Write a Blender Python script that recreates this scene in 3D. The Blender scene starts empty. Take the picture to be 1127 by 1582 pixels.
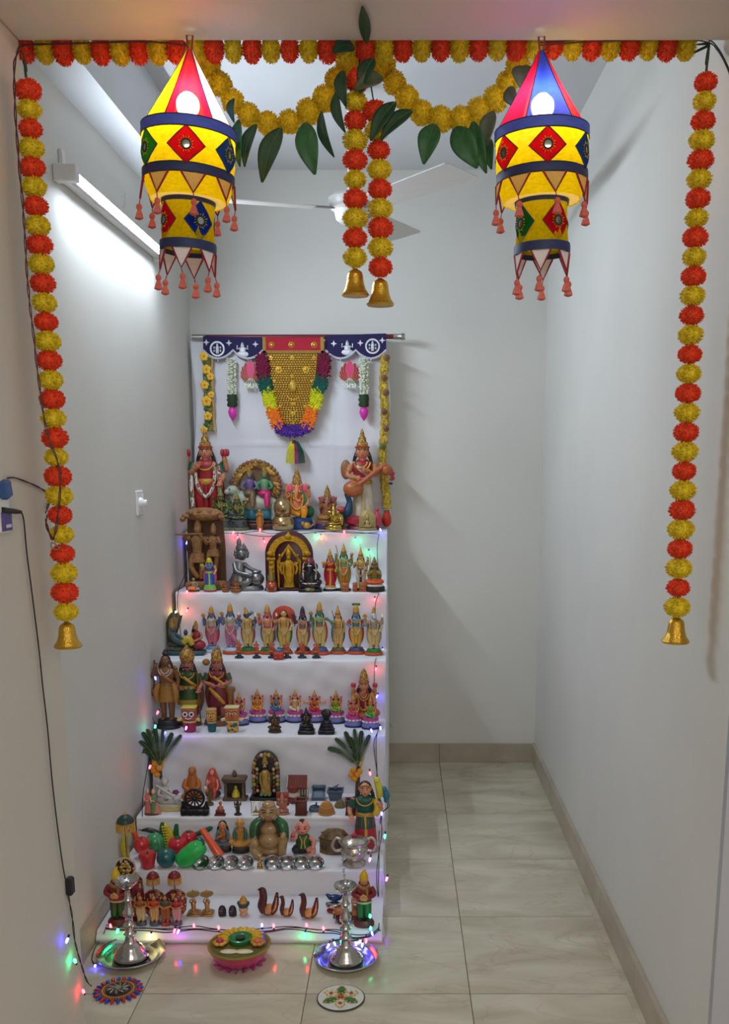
import bpy, bmesh, math, random
from math import sin, cos, pi, radians, sqrt
from mathutils import Vector, Matrix
random.seed(7)
SC = bpy.context.scene
COL = SC.collection

# ------------------------------------------------------------------ camera
FPX, CX, CY, PITCH, CAMH = 1475.0, 617.0, 997.0, radians(11.0), 1.45
cam_d = bpy.data.cameras.new('camera'); cam = bpy.data.objects.new('camera', cam_d); COL.objects.link(cam)
cam_d.sensor_fit = 'AUTO'; cam_d.sensor_width = 36.0
cam_d.lens = FPX * 36.0 / 1582.0
cam_d.shift_x = (563.5 - CX) / 1582.0
cam_d.shift_y = (CY - 791.0) / 1582.0
cam_d.clip_start = 0.05
cam.location = (0, 0, CAMH); cam.rotation_euler = (pi / 2 - PITCH, 0, 0)
SC.camera = cam

# ------------------------------------------------------------------ world, lights, exposure
SC.view_settings.view_transform = 'Standard'; SC.view_settings.look = 'None'
SC.view_settings.exposure = 0.0; SC.view_settings.gamma = 1.0; SC.view_settings.use_curve_mapping = False
W = bpy.data.worlds.new('world'); SC.world = W; W.use_nodes = True
W.node_tree.nodes['Background'].inputs[0].default_value = (1.0, 0.96, 0.91, 1)
W.node_tree.nodes['Background'].inputs[1].default_value = 0.55
TUBE_STRENGTH = 205.0
BULB_STRENGTH = 60.0
LED_STRENGTH = 34.0
def area(name, loc, rot, sx, sy, power, col):
    d = bpy.data.lights.new(name, 'AREA'); d.shape = 'RECTANGLE'; d.size = sx; d.size_y = sy; d.energy = power; d.color = col
    o = bpy.data.objects.new(name, d); COL.objects.link(o); o.location = loc; o.rotation_euler = rot
    return o
# unseen warm fill added behind the camera to stand for the hall's light
area('hall_fill', (0.5, -1.3, 2.62), (radians(22), 0, 0), 1.3, 0.5, 38, (1.0, 0.92, 0.82))

# ------------------------------------------------------------------ helpers: pixel -> point in the room
_c, _s = cos(PITCH), sin(PITCH)
def _dir(u, v):
    a = (u - CX) / FPX; b = (v - CY) / FPX
    return Vector((a, _c - b * _s, -_s - b * _c))
CAMP = Vector((0, 0, CAMH))
def atY(u, v, Y): d = _dir(u, v); return CAMP + d * (Y / d.y)
def atZ(u, v, Z): d = _dir(u, v); return CAMP + d * ((Z - CAMH) / d.z)
def atX(u, v, X): d = _dir(u, v); return CAMP + d * (X / d.x)
def pxm(Y, Z=1.2): return (Y * _c + (CAMH - Z) * _s) / FPX          # metres per pixel there

# ------------------------------------------------------------------ materials
def lin(c):
    out = []
    for x in c[:3]:
        x = x / 255.0
        out.append(x / 12.92 if x <= 0.04045 else ((x + 0.055) / 1.055) ** 2.4)
    return (*out, 1.0)
_mats = {}
def M(col, rough=0.45, metal=0.0, var=0.10, scale=9.0, bump=0.0, coat=0.0, obj=False, trans=0.0, name=None, spec=0.5):
    key = (tuple(col), rough, metal, var, scale, bump, coat, obj, trans, spec)
    if key in _mats: return _mats[key]
    m = bpy.data.materials.new(name or 'paint'); m.use_nodes = True
    nt = m.node_tree; N = nt.nodes; L = nt.links; b = N['Principled BSDF']
    b.inputs['Roughness'].default_value = rough; b.inputs['Metallic'].default_value = metal
    b.inputs['Coat Weight'].default_value = coat; b.inputs['Coat Roughness'].default_value = 0.15
    b.inputs['Specular IOR Level'].default_value = spec
    if trans: b.inputs['Transmission Weight'].default_value = trans
    c = lin(col)
    if var or bump:
        tc = N.new('ShaderNodeTexCoord'); nz = N.new('ShaderNodeTexNoise'); nz.inputs['Scale'].default_value = scale
        nz.inputs['Detail'].default_value = 3
        L.new(tc.outputs['Object' if obj else 'Generated'], nz.inputs['Vector'])
    if var:
        r = N.new('ShaderNodeValToRGB'); r.color_ramp.elements[0].position = 0.3; r.color_ramp.elements[1].position = 0.7
        r.color_ramp.elements[0].color = tuple(max(0, x * (1 - var)) for x in c[:3]) + (1,)
        r.color_ramp.elements[1].color = tuple(min(1, x * (1 + var)) for x in c[:3]) + (1,)
        L.new(nz.outputs['Fac'], r.inputs['Fac']); L.new(r.outputs['Color'], b.inputs['Base Color'])
    else: b.inputs['Base Color'].default_value = c
    if bump:
        bp = N.new('ShaderNodeBump'); bp.inputs['Strength'].default_value = bump; bp.inputs['Distance'].default_value = 0.01
        L.new(nz.outputs['Fac'], bp.inputs['Height']); L.new(bp.outputs['Normal'], b.inputs['Normal'])
    _mats[key] = m
    return m
def MOT(cols, scale=14.0, rough=0.4, metal=0.0, bump=0.4, obj=False):
    """mottled paint: patches of several colours, as on beadwork, brocade and carved relief"""
    key = ('mot', tuple(map(tuple, cols)), scale, rough, metal, bump, obj)
    if key in _mats: return _mats[key]
    m = bpy.data.materials.new('mottled_paint'); m.use_nodes = True
    nt = m.node_tree; N = nt.nodes; L = nt.links; b = N['Principled BSDF']
    b.inputs['Roughness'].default_value = rough; b.inputs['Metallic'].default_value = metal
    tc = N.new('ShaderNodeTexCoord'); vo = N.new('ShaderNodeTexVoronoi'); vo.inputs['Scale'].default_value = scale
    L.new(tc.outputs['Object' if obj else 'Generated'], vo.inputs['Vector'])
    sp = N.new('ShaderNodeSeparateColor'); L.new(vo.outputs['Color'], sp.inputs[0])
    r = N.new('ShaderNodeValToRGB'); r.color_ramp.interpolation = 'CONSTANT'
    el = r.color_ramp.elements
    while len(el) < len(cols): el.new(0.5)
    for i, c in enumerate(cols):
        el[i].position = i / len(cols); el[i].color = lin(c)
    L.new(sp.outputs[0], r.inputs['Fac']); L.new(r.outputs['Color'], b.inputs['Base Color'])
    if bump:
        bp = N.new('ShaderNodeBump'); bp.inputs['Strength'].default_value = bump; bp.inputs['Distance'].default_value = 0.004
        bp.invert = True
        L.new(vo.outputs['Distance'], bp.inputs['Height']); L.new(bp.outputs['Normal'], b.inputs['Normal'])
    _mats[key] = m
    return m
def EMIT(col, strength):
    key = ('emit', tuple(col), strength)
    if key in _mats: return _mats[key]
    m = bpy.data.materials.new('glow'); m.use_nodes = True
    b = m.node_tree.nodes['Principled BSDF']
    b.inputs['Base Color'].default_value = lin(col)
    b.inputs['Emission Color'].default_value = lin(col); b.inputs['Emission Strength'].default_value = strength
    _mats[key] = m
    return m
def CLOTHLIT(col, clear=0.03):
    """thin lantern cloth that lets the bulb's light through"""
    key = ('cl', tuple(col), clear)
    if key in _mats: return _mats[key]
    m = bpy.data.materials.new('lantern_cloth'); m.use_nodes = True
    nt = m.node_tree; N = nt.nodes; L = nt.links
    for n in list(N): N.remove(n)
    out = N.new('ShaderNodeOutputMaterial'); df = N.new('ShaderNodeBsdfDiffuse'); tl = N.new('ShaderNodeBsdfTranslucent')
    tp = N.new('ShaderNodeBsdfTransparent'); m1 = N.new('ShaderNodeMixShader'); m2 = N.new('ShaderNodeMixShader')
    tc = N.new('ShaderNodeTexCoord'); nz = N.new('ShaderNodeTexNoise'); nz.inputs['Scale'].default_value = 16; nz.inputs['Detail'].default_value = 4
    L.new(tc.outputs['Generated'], nz.inputs['Vector'])
    r = N.new('ShaderNodeValToRGB'); c = lin(col)
    r.color_ramp.elements[0].color = tuple(x * 0.8 for x in c[:3]) + (1,); r.color_ramp.elements[1].color = c
    r.color_ramp.elements[0].position = 0.3; r.color_ramp.elements[1].position = 0.6
    L.new(nz.outputs['Fac'], r.inputs['Fac'])
    for n in (df, tl): L.new(r.outputs['Color'], n.inputs['Color'])
    m1.inputs[0].default_value = 0.6; L.new(df.outputs[0], m1.inputs[1]); L.new(tl.outputs[0], m1.inputs[2])
    m2.inputs[0].default_value = clear; L.new(m1.outputs[0], m2.inputs[1]); L.new(tp.outputs[0], m2.inputs[2])
    L.new(m2.outputs[0], out.inputs['Surface'])
    _mats[key] = m
    return m

# ------------------------------------------------------------------ mesh builder
class MB:
    def __init__(s, k=1.0, w=1.0): s.v = []; s.f = []; s.k = k; s.w = w; s.T = None
    def add(s, vs, fs):
        o = len(s.v)
        if s.T is not None: vs = [s.T @ Vector(p) for p in vs]
        s.v += [(p[0] * s.k * s.w, p[1] * s.k * s.w, p[2] * s.k) for p in vs]
        s.f += [tuple(i + o for i in q) for q in fs]
        return s
    def lathe(s, prof, c=(0, 0, 0), seg=14, sx=1.0, sy=1.0, fn=None, cap=True):
        vs, fs = [], []
        for (r, z) in prof:
            for j in range(seg):
                a = 2 * pi * j / seg
                q = r if fn is None else fn(r, z, a)
                vs.append((c[0] + q * cos(a) * sx, c[1] + q * sin(a) * sy, c[2] + z))
        n = len(prof)
        for i in range(n - 1):
            for j in range(seg):
                k = (j + 1) % seg
                fs.append((i * seg + j, i * seg + k, (i + 1) * seg + k, (i + 1) * seg + j))
        if cap:
            fs.append(tuple(reversed(range(seg)))); fs.append(tuple((n - 1) * seg + j for j in range(seg)))
        return s.add(vs, fs)
    def ball(s, c, r, seg=10, rings=7):
        if not isinstance(r, (tuple, list)): r = (r, r, r)
        vs, fs = [(c[0], c[1], c[2] - r[2])], []
        for i in range(1, rings):
            t = pi * i / rings
            for j in range(seg):
                a = 2 * pi * j / seg
                vs.append((c[0] + r[0] * sin(t) * cos(a), c[1] + r[1] * sin(t) * sin(a), c[2] - r[2] * cos(t)))
        vs.append((c[0], c[1], c[2] + r[2])); T = len(vs) - 1
        for j in range(seg):
            k = (j + 1) % seg
            fs.append((0, 1 + k, 1 + j))
            for i in range(rings - 2):
                fs.append((1 + i * seg + j, 1 + i * seg + k, 1 + (i + 1) * seg + k, 1 + (i + 1) * seg + j))
            fs.append((1 + (rings - 2) * seg + j, 1 + (rings - 2) * seg + k, T))
        return s.add(vs, fs)
    def tube(s, pts, rad, seg=8, closed=False, flat=1.0, smooth=0):
        P = [Vector(p) for p in pts]
        R = list(rad) if isinstance(rad, (list, tuple)) else [rad] * len(P)
        if smooth:
            P, R = spline(P, R, smooth, closed)
        n = len(P); vs, fs = [], []
        up0 = None
        for i in range(n):
            if closed: t = P[(i + 1) % n] - P[i - 1]
            else: t = P[min(i + 1, n - 1)] - P[max(i - 1, 0)]
            if t.length < 1e-9: t = Vector((0, 0, 1))
            t.normalize()
            if up0 is None:
                ref = Vector((0, 1, 0)) if abs(t.y) < 0.9 else Vector((1, 0, 0))
                a = t.cross(ref).normalized()
            else:
                a = (up0 - t * up0.dot(t)); a = a.normalized() if a.length > 1e-6 else t.orthogonal().normalized()
            up0 = a; b = t.cross(a)
            for j in range(seg):
                q = 2 * pi * j / seg
                vs.append(P[i] + a * (R[i] * cos(q)) + b * (R[i] * flat * sin(q)))
        for i in range(n if closed else n - 1):
            i2 = (i + 1) % n
            for j in range(seg):
                k = (j + 1) % seg
                fs.append((i * seg + j, i2 * seg + j, i2 * seg + k, i * seg + k))
        if not closed:
            fs.append(tuple(range(seg))); fs.append(tuple(reversed([(n - 1) * seg + j for j in range(seg)])))
        return s.add(vs, fs)
    def box(s, lo, hi, bev=0.0):
        x0, y0, z0 = lo; x1, y1, z1 = hi
        b = min(bev, (x1 - x0) / 2.1, (y1 - y0) / 2.1, (z1 - z0) / 2.1)
        if b <= 0:
            vs = [(x, y, z) for z in (z0, z1) for y in (y0, y1) for x in (x0, x1)]
            fs = [(0, 2, 3, 1), (4, 5, 7, 6), (0, 1, 5, 4), (2, 6, 7, 3), (0, 4, 6, 2), (1, 3, 7, 5)]
            return s.add(vs, fs)
        bm = bmesh.new(); bmesh.ops.create_cube(bm, size=1.0)
        for v in bm.verts: v.co = Vector(((x0 + x1) / 2 + v.co.x * (x1 - x0), (y0 + y1) / 2 + v.co.y * (y1 - y0), (z0 + z1) / 2 + v.co.z * (z1 - z0)))
        bmesh.ops.bevel(bm, geom=bm.edges[:], offset=b, segments=1, affect='EDGES')
        bm.verts.index_update()
        vs = [tuple(v.co) for v in bm.verts]; fs = [tuple(v.index for v in f.verts) for f in bm.faces]; bm.free()
        return s.add(vs, fs)
    def prism(s, outline, y0, y1, bev=0.0):
        """outline in (x, z), thick along y from y0 (front) to y1 (back); bev shrinks the front face"""
        n = len(outline); vs, fs = [], []
        if bev:
            cx = sum(p[0] for p in outline) / n; cz = sum(p[1] for p in outline) / n
            sh = []
            for (x, z) in outline:
                d = sqrt((x - cx) ** 2 + (z - cz) ** 2) or 1
                q = max(0.0, (d - bev) / d); sh.append((cx + (x - cx) * q, cz + (z - cz) * q))
            vs += [(x, y0, z) for x, z in sh]; vs += [(x, y0 + bev * 0.7, z) for x, z in outline]; vs += [(x, y1, z) for x, z in outline]
            L = 3
        else:
            vs += [(x, y0, z) for x, z in outline]; vs += [(x, y1, z) for x, z in outline]; L = 2
        fs.append(tuple(range(n)))
        for l in range(L - 1):
            for j in range(n):
                k = (j + 1) % n
                fs.append((l * n + k, l * n + j, (l + 1) * n + j, (l + 1) * n + k))
        fs.append(tuple(reversed([(L - 1) * n + j for j in range(n)])))
        return s.add(vs, fs)
    def strip(s, outer, inner, y0, y1):
        """open band between two (x, z) polylines, thick along y"""
        n = len(outer); vs = []
        for y in (y0, y1):
            vs += [(x, y, z) for x, z in outer]; vs += [(x, y, z) for x, z in inner]
        fs = []
        for i in range(n - 1):
            fs.append((i, i + 1, n + i + 1, n + i)); fs.append((2 * n + i + 1, 2 * n + i, 3 * n + i, 3 * n + i + 1))
            fs.append((i + 1, i, 2 * n + i, 2 * n + i + 1)); fs.append((n + i, n + i + 1, 3 * n + i + 1, 3 * n + i))
        fs.append((0, n, 3 * n, 2 * n)); fs.append((n - 1, 3 * n - 1, 4 * n - 1, 2 * n - 1)[::1])
        return s.add(vs, fs)
    def grid(s, fn, nu, nv):
        vs = [fn(i / nu, j / nv) for j in range(nv + 1) for i in range(nu + 1)]
        fs = [(j * (nu + 1) + i, j * (nu + 1) + i + 1, (j + 1) * (nu + 1) + i + 1, (j + 1) * (nu + 1) + i) for j in range(nv) for i in range(nu)]
        return s.add(vs, fs)
    def mesh(s, name, mat, smooth=True, sharp=45):
        me = bpy.data.meshes.new(name); me.from_pydata(s.v, [], s.f)
        bm = bmesh.new(); bm.from_mesh(me); bmesh.ops.recalc_face_normals(bm, faces=bm.faces[:]); bm.to_mesh(me); bm.free()
        if smooth:
            me.polygons.foreach_set('use_smooth', [True] * len(me.polygons))
            me.set_sharp_from_angle(angle=radians(sharp))
        for m in (mat if isinstance(mat, (list, tuple)) else [mat]): me.materials.append(m)
        me.update()
        return me
    def to(s, name, mat, parent=None, smooth=True, sharp=45):
        return link(name, s.mesh(name, mat, smooth, sharp), parent)
def spline(P, R, sub, closed=False):
    n = len(P); oP, oR = [], []
    rng = range(n if closed else n - 1)
    for i in rng:
        g = (lambda k: P[k % n]) if closed else (lambda k: P[max(0, min(n - 1, k))])
        p0, p1, p2, p3 = g(i - 1), g(i), g(i + 1), g(i + 2)
        r1, r2 = R[i], R[(i + 1) % n]
        for q in range(sub):
            t = q / sub
            oP.append(0.5 * ((2 * p1) + (p2 - p0) * t + (2 * p0 - 5 * p1 + 4 * p2 - p3) * t * t + (3 * p1 - p0 - 3 * p2 + p3) * t ** 3))
            oR.append(r1 + (r2 - r1) * t)
    if not closed: oP.append(P[-1]); oR.append(R[-1])
    return oP, oR
def link(name, me, parent=None):
    o = bpy.data.objects.new(name, me); COL.objects.link(o)
    if parent is not None: o.parent = parent
    return o
def tag(o, label, cat, group=None, kind=None):
    if label: o['label'] = label
    if cat: o['category'] = cat
    if group: o['group'] = group
    if kind: o['kind'] = kind
    return o
def thing(name, label, cat, loc=(0, 0, 0), rz=0.0, group=None):
    o = bpy.data.objects.new(name, None); COL.objects.link(o); o.empty_display_size = 0.02
    o.location = loc; o.rotation_euler = (0, 0, rz)
    return tag(o, label, cat, group)
def structure(o, label=None):
    o['kind'] = 'structure'
    if label: o['label'] = label
    return o
def arc(cx, cz, r, a0, a1, n, rz=None):
    rz = rz or r
    return [(cx + r * cos(radians(a0 + (a1 - a0) * i / n)), cz + rz * sin(radians(a0 + (a1 - a0) * i / n))) for i in range(n + 1)]

# ================================================================== the room
XL, XR, YB, ZC = -0.939, 0.662, 4.48, 2.69       # left wall, right wall, back wall, ceiling
XJ, YF0, YF1, ZL = -0.766, 1.855, 2.115, 2.276    # left jamb, wall front, far side of the lintel, lintel underside
def wallmat(name, c, sc=1.6):
    m = M(c, rough=0.62, var=0.045, scale=sc, bump=0.06, obj=True, name=name); return m
WALL = wallmat('wall_paint', (217, 216, 210))
WALLW = wallmat('hall_wall_paint', (206, 200, 190), 1.61)
CEIL = wallmat('ceiling_paint', (214, 216, 219), 1.62)
def tilemat():
    m = bpy.data.materials.new('marble_tile'); m.use_nodes = True
    nt = m.node_tree; N = nt.nodes; L = nt.links; b = N['Principled BSDF']
    b.inputs['Roughness'].default_value = 0.17; b.inputs['Specular IOR Level'].default_value = 0.45
    tc = N.new('ShaderNodeTexCoord'); oi = N.new('ShaderNodeObjectInfo'); ad = N.new('ShaderNodeVectorMath'); ad.operation = 'ADD'
    sc = N.new('ShaderNodeVectorMath'); sc.operation = 'SCALE'; sc.inputs['Scale'].default_value = 3.0
    L.new(oi.outputs['Location'], sc.inputs[0]); L.new(tc.outputs['Object'], ad.inputs[0]); L.new(sc.outputs[0], ad.inputs[1])
    mp = N.new('ShaderNodeMapping'); mp.inputs['Scale'].default_value = (0.7, 1.6, 1); L.new(ad.outputs[0], mp.inputs[0])
    n1 = N.new('ShaderNodeTexNoise'); n1.inputs['Scale'].default_value = 5; n1.inputs['Detail'].default_value = 6; n1.inputs['Distortion'].default_value = 0.6
    L.new(mp.outputs[0], n1.inputs['Vector'])
    r1 = N.new('ShaderNodeValToRGB'); r1.color_ramp.elements[0].position = 0.32; r1.color_ramp.elements[1].position = 0.7
    r1.color_ramp.elements[0].color = lin((182, 173, 150)); r1.color_ramp.elements[1].color = lin((212, 206, 186))
    L.new(n1.outputs['Fac'], r1.inputs['Fac'])
    n2 = N.new('ShaderNodeTexNoise'); n2.inputs['Scale'].default_value = 3.4; n2.inputs['Detail'].default_value = 5; n2.inputs['Distortion'].default_value = 1.4
    L.new(mp.outputs[0], n2.inputs['Vector'])
    r2 = N.new('ShaderNodeValToRGB'); e = r2.color_ramp.elements
    e[0].position = 0.485; e[0].color = (0, 0, 0, 1); e[1].position = 0.515; e[1].color = (0, 0, 0, 1)
    k = e.new(0.5); k.color = (1, 1, 1, 1)
    L.new(n2.outputs['Fac'], r2.inputs['Fac'])
    ml = N.new('ShaderNodeMath'); ml.operation = 'MULTIPLY'; ml.inputs[1].default_value = 0.22; L.new(r2.outputs['Color'], ml.inputs[0])
    mx = N.new('ShaderNodeMix'); mx.data_type = 'RGBA'; L.new(ml.outputs[0], mx.inputs[0])
    L.new(r1.outputs['Color'], mx.inputs[6]); mx.inputs[7].default_value = lin((146, 124, 103))
    L.new(mx.outputs[2], b.inputs['Base Color'])
    return m
TILE = tilemat()
GROUT = M((120, 108, 94), rough=0.9, var=0.1, scale=20, obj=True, name='grout')
SKIRT = M((176, 164, 147), rough=0.3, var=0.14, scale=7, obj=True, name='skirting_tile')

fl = structure(MB().box((-1.6, -1.2, -0.08), (1.7, 4.6, -0.002)).to('floor', GROUT, smooth=False))
S = 0.454
xs = [-0.7116 + S * i for i in range(-1, 5)]; ys = [2.409 + S * i for i in range(-5, 5)]
_tm = {}
def tile(x0, x1, y0, y1):
    key = (round(x1 - x0, 4), round(y1 - y0, 4))
    if key not in _tm:
        g = 0.0011; _tm[key] = MB().box((g, g, -0.0015), (key[0] - g, key[1] - g, 0.0), 0.0006).mesh('floor_tile', TILE, False)
    o = link('floor_tile', _tm[key], fl); o.location = (x0, y0, 0)
for i in range(len(xs)):
    for j in range(len(ys)):
        x0, x1, y0, y1 = xs[i], xs[i] + S, ys[j], ys[j] + S
        if y0 >= YB or x0 > 1.2 : continue
        x0c, x1c, y1c = max(x0, -1.25), min(x1, 1.4), min(y1, YB)
        if j > 3 and y0 >= YF0:
            if x0 >= XR + 0.03: continue
            x1c = min(x1c, XR + 0.03)
        tile(x0c, x1c, y0, y1c)

structure(MB().box((-1.2, YB, 0), (0.95, YB + 0.12, 2.85)).to('wall_back', WALL, smooth=False))
structure(MB().box((XL - 0.12, YF1, 0), (XL, YB, 2.85)).to('wall_left', WALL, smooth=False))
structure(MB().box((XR, YF0, 0), (XR + 0.16, YB, 2.85)).to('wall_right', WALL, smooth=False))
structure(MB().box((XR + 0.0005, YF0 - 0.02, 0), (1.7, YF0, 2.85)).to('wall_hall_right', M((172, 173, 180), rough=0.6, var=0.04, scale=2, obj=True, name='grey_wall_paint'), smooth=False))
structure(MB().box((-1.2, -1.2, 0), (XJ, YF1, 2.85)).to('wall_hall_left', WALLW, smooth=False))
structure(MB().box((XL, YF1, ZC), (XR, YB, 2.85)).to('ceiling', CEIL, smooth=False))
structure(MB().box((XJ, -1.2, 2.85), (1.7, YF0, 2.93)).to('ceiling_hall', WALLW, smooth=False))
structure(MB().box((XJ, YF0, ZL), (XR, YF1, 2.85), 0.004).to('trim_1', WALLW, smooth=False), 'beige plastered lintel over the opening')
structure(MB().box((XL, YF1, 2.453), (-0.818, YB, ZC)).to('trim_2', CEIL, smooth=False), 'plastered beam along the top of the left wall')
# skirting tiles
def skirting(name, axis, fixed, a0, a1, t, cuts, side):
    root = thing(name, None, None); structure(root)
    e = [a0] + [c for c in cuts if a0 < c < a1] + [a1]
    for p, q in zip(e, e[1:]):
        if axis == 'x': MB().box((p + 0.0006, fixed - t, 0), (q - 0.0006, fixed, 0.094), 0.0015).to('skirting_tile', SKIRT, root, False)
        else:
            lo, hi = (fixed - t, fixed) if side > 0 else (fixed, fixed + t)
            MB().box((lo, p + 0.0006, 0), (hi, q - 0.0006, 0.094), 0.0015).to('skirting_tile', SKIRT, root, False)
skirting('baseboard_back', 'x', YB, XL, XR, 0.012, xs, 1)
skirting('baseboard_right', 'y', XR, YF0, YB, 0.014, ys, 1)
skirting('baseboard_left', 'y', XL, YF1, YB - 0.013, 0.014, ys, -1)
MB().box((0.628, 2.0, 0.0), (0.648, 3.2, 0.0012)).to('floor_strip', TILE, fl, False)

# ---------------------------------------------------------------- tube light on the left wall
a = atX(112, 267, -0.885); b = atX(259, 389, -0.885)
t = thing('tube_light', 'lit white fluorescent batten on the left wall', 'light', (XL, a.y, a.z))
WHITEP = M((232, 232, 232), rough=0.35, var=0.03, name='white_plastic')
ln = (b - a).length
MB().box((0.0, 0, -0.008), (0.030, ln, 0.022), 0.004).to('batten_body', WHITEP, t, False)
def tube_arc(a0, a1): return lambda s_, t_: (0.046 + .0145 * cos(radians(a0 + (a1 - a0) * s_)), .028 + (ln - .048) * t_, .0145 * sin(radians(a0 + (a1 - a0) * s_)))
MB().grid(tube_arc(-80, 30), 12, 8).to('tube', EMIT((226, 240, 255), TUBE_STRENGTH), t)
MB().grid(tube_arc(30, 280), 16, 2).to('tube_back', WHITEP, t)  # opaque part of the tube, added to stop its light reaching wall and ceiling
for y0 in (0.0, ln - 0.02): MB().box((0.0, y0 - 0.002, -0.02), (0.064, y0 + 0.03, 0.024), 0.003).to('end_cap', WHITEP, t, False)
tb = thing('wall_terminal', 'tiny white cable terminal on the wall above the tube light', 'socket', atX(92, 243, XL) )
MB().box((0, -0.012, -0.02), (0.012, 0.012, 0.02), 0.002).to('terminal_box', WHITEP, tb, False)
MB().tube([(0.006, 0.01, -0.01), (0.008, 0.04, -0.03), (0.01, 0.065, -0.035)], 0.003, 6, smooth=4).to('cable', WHITEP, tb)
hk = thing('wall_hook', 'thin white wire hook above the tube light', 'hook', atX(190, 308, XL))
MB().tube([(0.0, 0, -0.03), (0.012, 0.0, 0.0), (0.008, 0.012, 0.022), (0.002, 0.02, 0.01)], 0.002, 6, smooth=4).to('wire', WHITEP, hk)

# ---------------------------------------------------------------- ceiling fan
FX, FY, FZ = -0.165, 3.50, 2.295
t = thing('ceiling_fan', 'white three-blade ceiling fan under the inner room ceiling', 'fan', (FX, FY, FZ))
FANW = M((214, 212, 208), rough=0.35, var=0.03, name='fan_paint')
MB().lathe([(0.0, -0.048), (0.035, -0.048), (0.052, -0.035), (0.058, -0.008), (0.072, 0.0), (0.078, 0.012), (0.078, 0.032), (0.06, 0.046), (0.0, 0.05)], seg=24).to('motor_housing', FANW, t)
MB().tube([(0, 0, 0.045), (0, 0, ZC - FZ - 0.03)], 0.011, 10).to('down_rod', FANW, t)
MB().lathe([(0.012, ZC - FZ - 0.07), (0.05, ZC - FZ - 0.03), (0.055, ZC - FZ)], seg=18).to('canopy', FANW, t)
for ang, L_ in ((196, 0.46), (308, 0.58), (64, 0.44)):
    A = radians(ang); br = MB(); bl = MB()
    tw = Matrix.Rotation(A, 4, 'Z') @ Matrix.Rotation(radians(-9), 4, 'X')
    br.T = tw; br.box((0.06, -0.018, -0.004), (0.17, 0.018, 0.002), 0.001)
    bl.T = tw
    w0, w1 = 0.05, 0.066
    ol = [(0.13, -w0), (0.14, -w0 - 0.004), (L_ - 0.01, -w1), (L_, -w1 + 0.012), (L_, w1 - 0.012), (L_ - 0.01, w1), (0.14, w0 + 0.004), (0.13, w0)]
    vs = [(x, y, -0.005) for x, y in ol] + [(x, y, -0.002) for x, y in ol]; n = len(ol)
    bl.add(vs, [tuple(range(n)), tuple(reversed(range(n, 2 * n)))] + [(i, (i + 1) % n, n + (i + 1) % n, n + i) for i in range(n)])
    blade = bl.to('blade', FANW, t, False)
    br.to('blade_bracket', M((150, 150, 148), rough=0.35, metal=0.6, var=0.02), t, False)

# ---------------------------------------------------------------- switches and plugs
p = atX(214, 777, XL)
t = thing('wall_switch', 'white fan regulator plate on the left wall beside the shelves', 'switch', p)
MB().box((0, -0.042, -0.044), (0.008, 0.042, 0.044), 0.003).to('plate', WHITEP, t, False)
mb = MB(); mb.T = Matrix.Rotation(pi / 2, 4, 'Y'); mb.lathe([(0.02, 0.006), (0.02, 0.014), (0.013, 0.022), (0.012, 0.034), (0, 0.035)], c=(0, -0.008, 0), seg=16); mb.to('knob', WHITEP, t)
MB().box((0.008, 0.018, -0.03), (0.013, 0.034, 0.03), 0.002).to('rocker', WHITEP, t, False)

# ================================================================== flower garlands on the lintel
YS = YF1 - 0.085     # the two side strands hang inside the opening
YG = YF1 + 0.032                                   # plane in which the garlands hang
MARI_Y = M((224, 198, 30), rough=0.75, var=0.28, scale=6, name='marigold_yellow')
MARI_G = M((226, 192, 14), rough=0.75, var=0.25, scale=6.1, name='marigold_gold')
MARI_O = M((232, 68, 26), rough=0.75, var=0.28, scale=6, name='marigold_orange')
STRING = M((44, 66, 44), rough=0.8, var=0.1, name='green_string')
GOLD = M((212, 168, 62), rough=0.28, metal=0.95, var=0.12, scale=20, bump=0.25, name='gold_metal')
BRASS = M((190, 160, 96), rough=0.34, metal=0.9, var=0.15, scale=12, name='brass')
def pompon_mesh(name, mat, seed, n=430):
    rnd = random.Random(seed); mb = MB(); mb.ball((0, 0, 0), 0.86, 10, 7)
    ga = pi * (3 - sqrt(5))
    for i in range(n):
        z = 1 - 2 * (i + 0.5) / n; r = sqrt(1 - z * z); a = ga * i + rnd.uniform(-.2, .2)
        d = Vector((r * cos(a), r * sin(a), z)); t = d.orthogonal().normalized()
        t.rotate(Matrix.Rotation(rnd.uniform(0, 6.28), 3, d)); k = rnd.uniform(0.95, 1.07); b = d.cross(t)
        w = rnd.uniform(0.04, 0.07); lean = t * rnd.uniform(-.08, .08)
        p0 = d * 0.62
        mb.add([p0 - t * w * .6, p0 + t * w * .6, d * (k * .93) + t * w + lean, d * k + lean + b * .03, d * (k * .93) - t * w + lean], [(0, 1, 2, 3, 4)])
    return mb.mesh(name, mat, False)
POM = {'y': [pompon_mesh('marigold', MARI_Y, s) for s in (1, 2, 3)], 'g': [pompon_mesh('marigold', MARI_G, s) for s in (4, 5, 6)],
       'o': [pompon_mesh('marigold', MARI_O, s) for s in (7, 8, 9)]}
def flower(parent, p, r, kind, squash=(1, 1, 1), rot=0.0):
    o = link('marigold', random.choice(POM[kind]), parent); o.location = p
    q = random.uniform(.92, 1.08)
    o.scale = (r * squash[0] * q, r * squash[1], r * squash[2] * q); o.rotation_euler = (random.uniform(-.15, .15), rot, random.uniform(-.2, .2))
    return o
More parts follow.
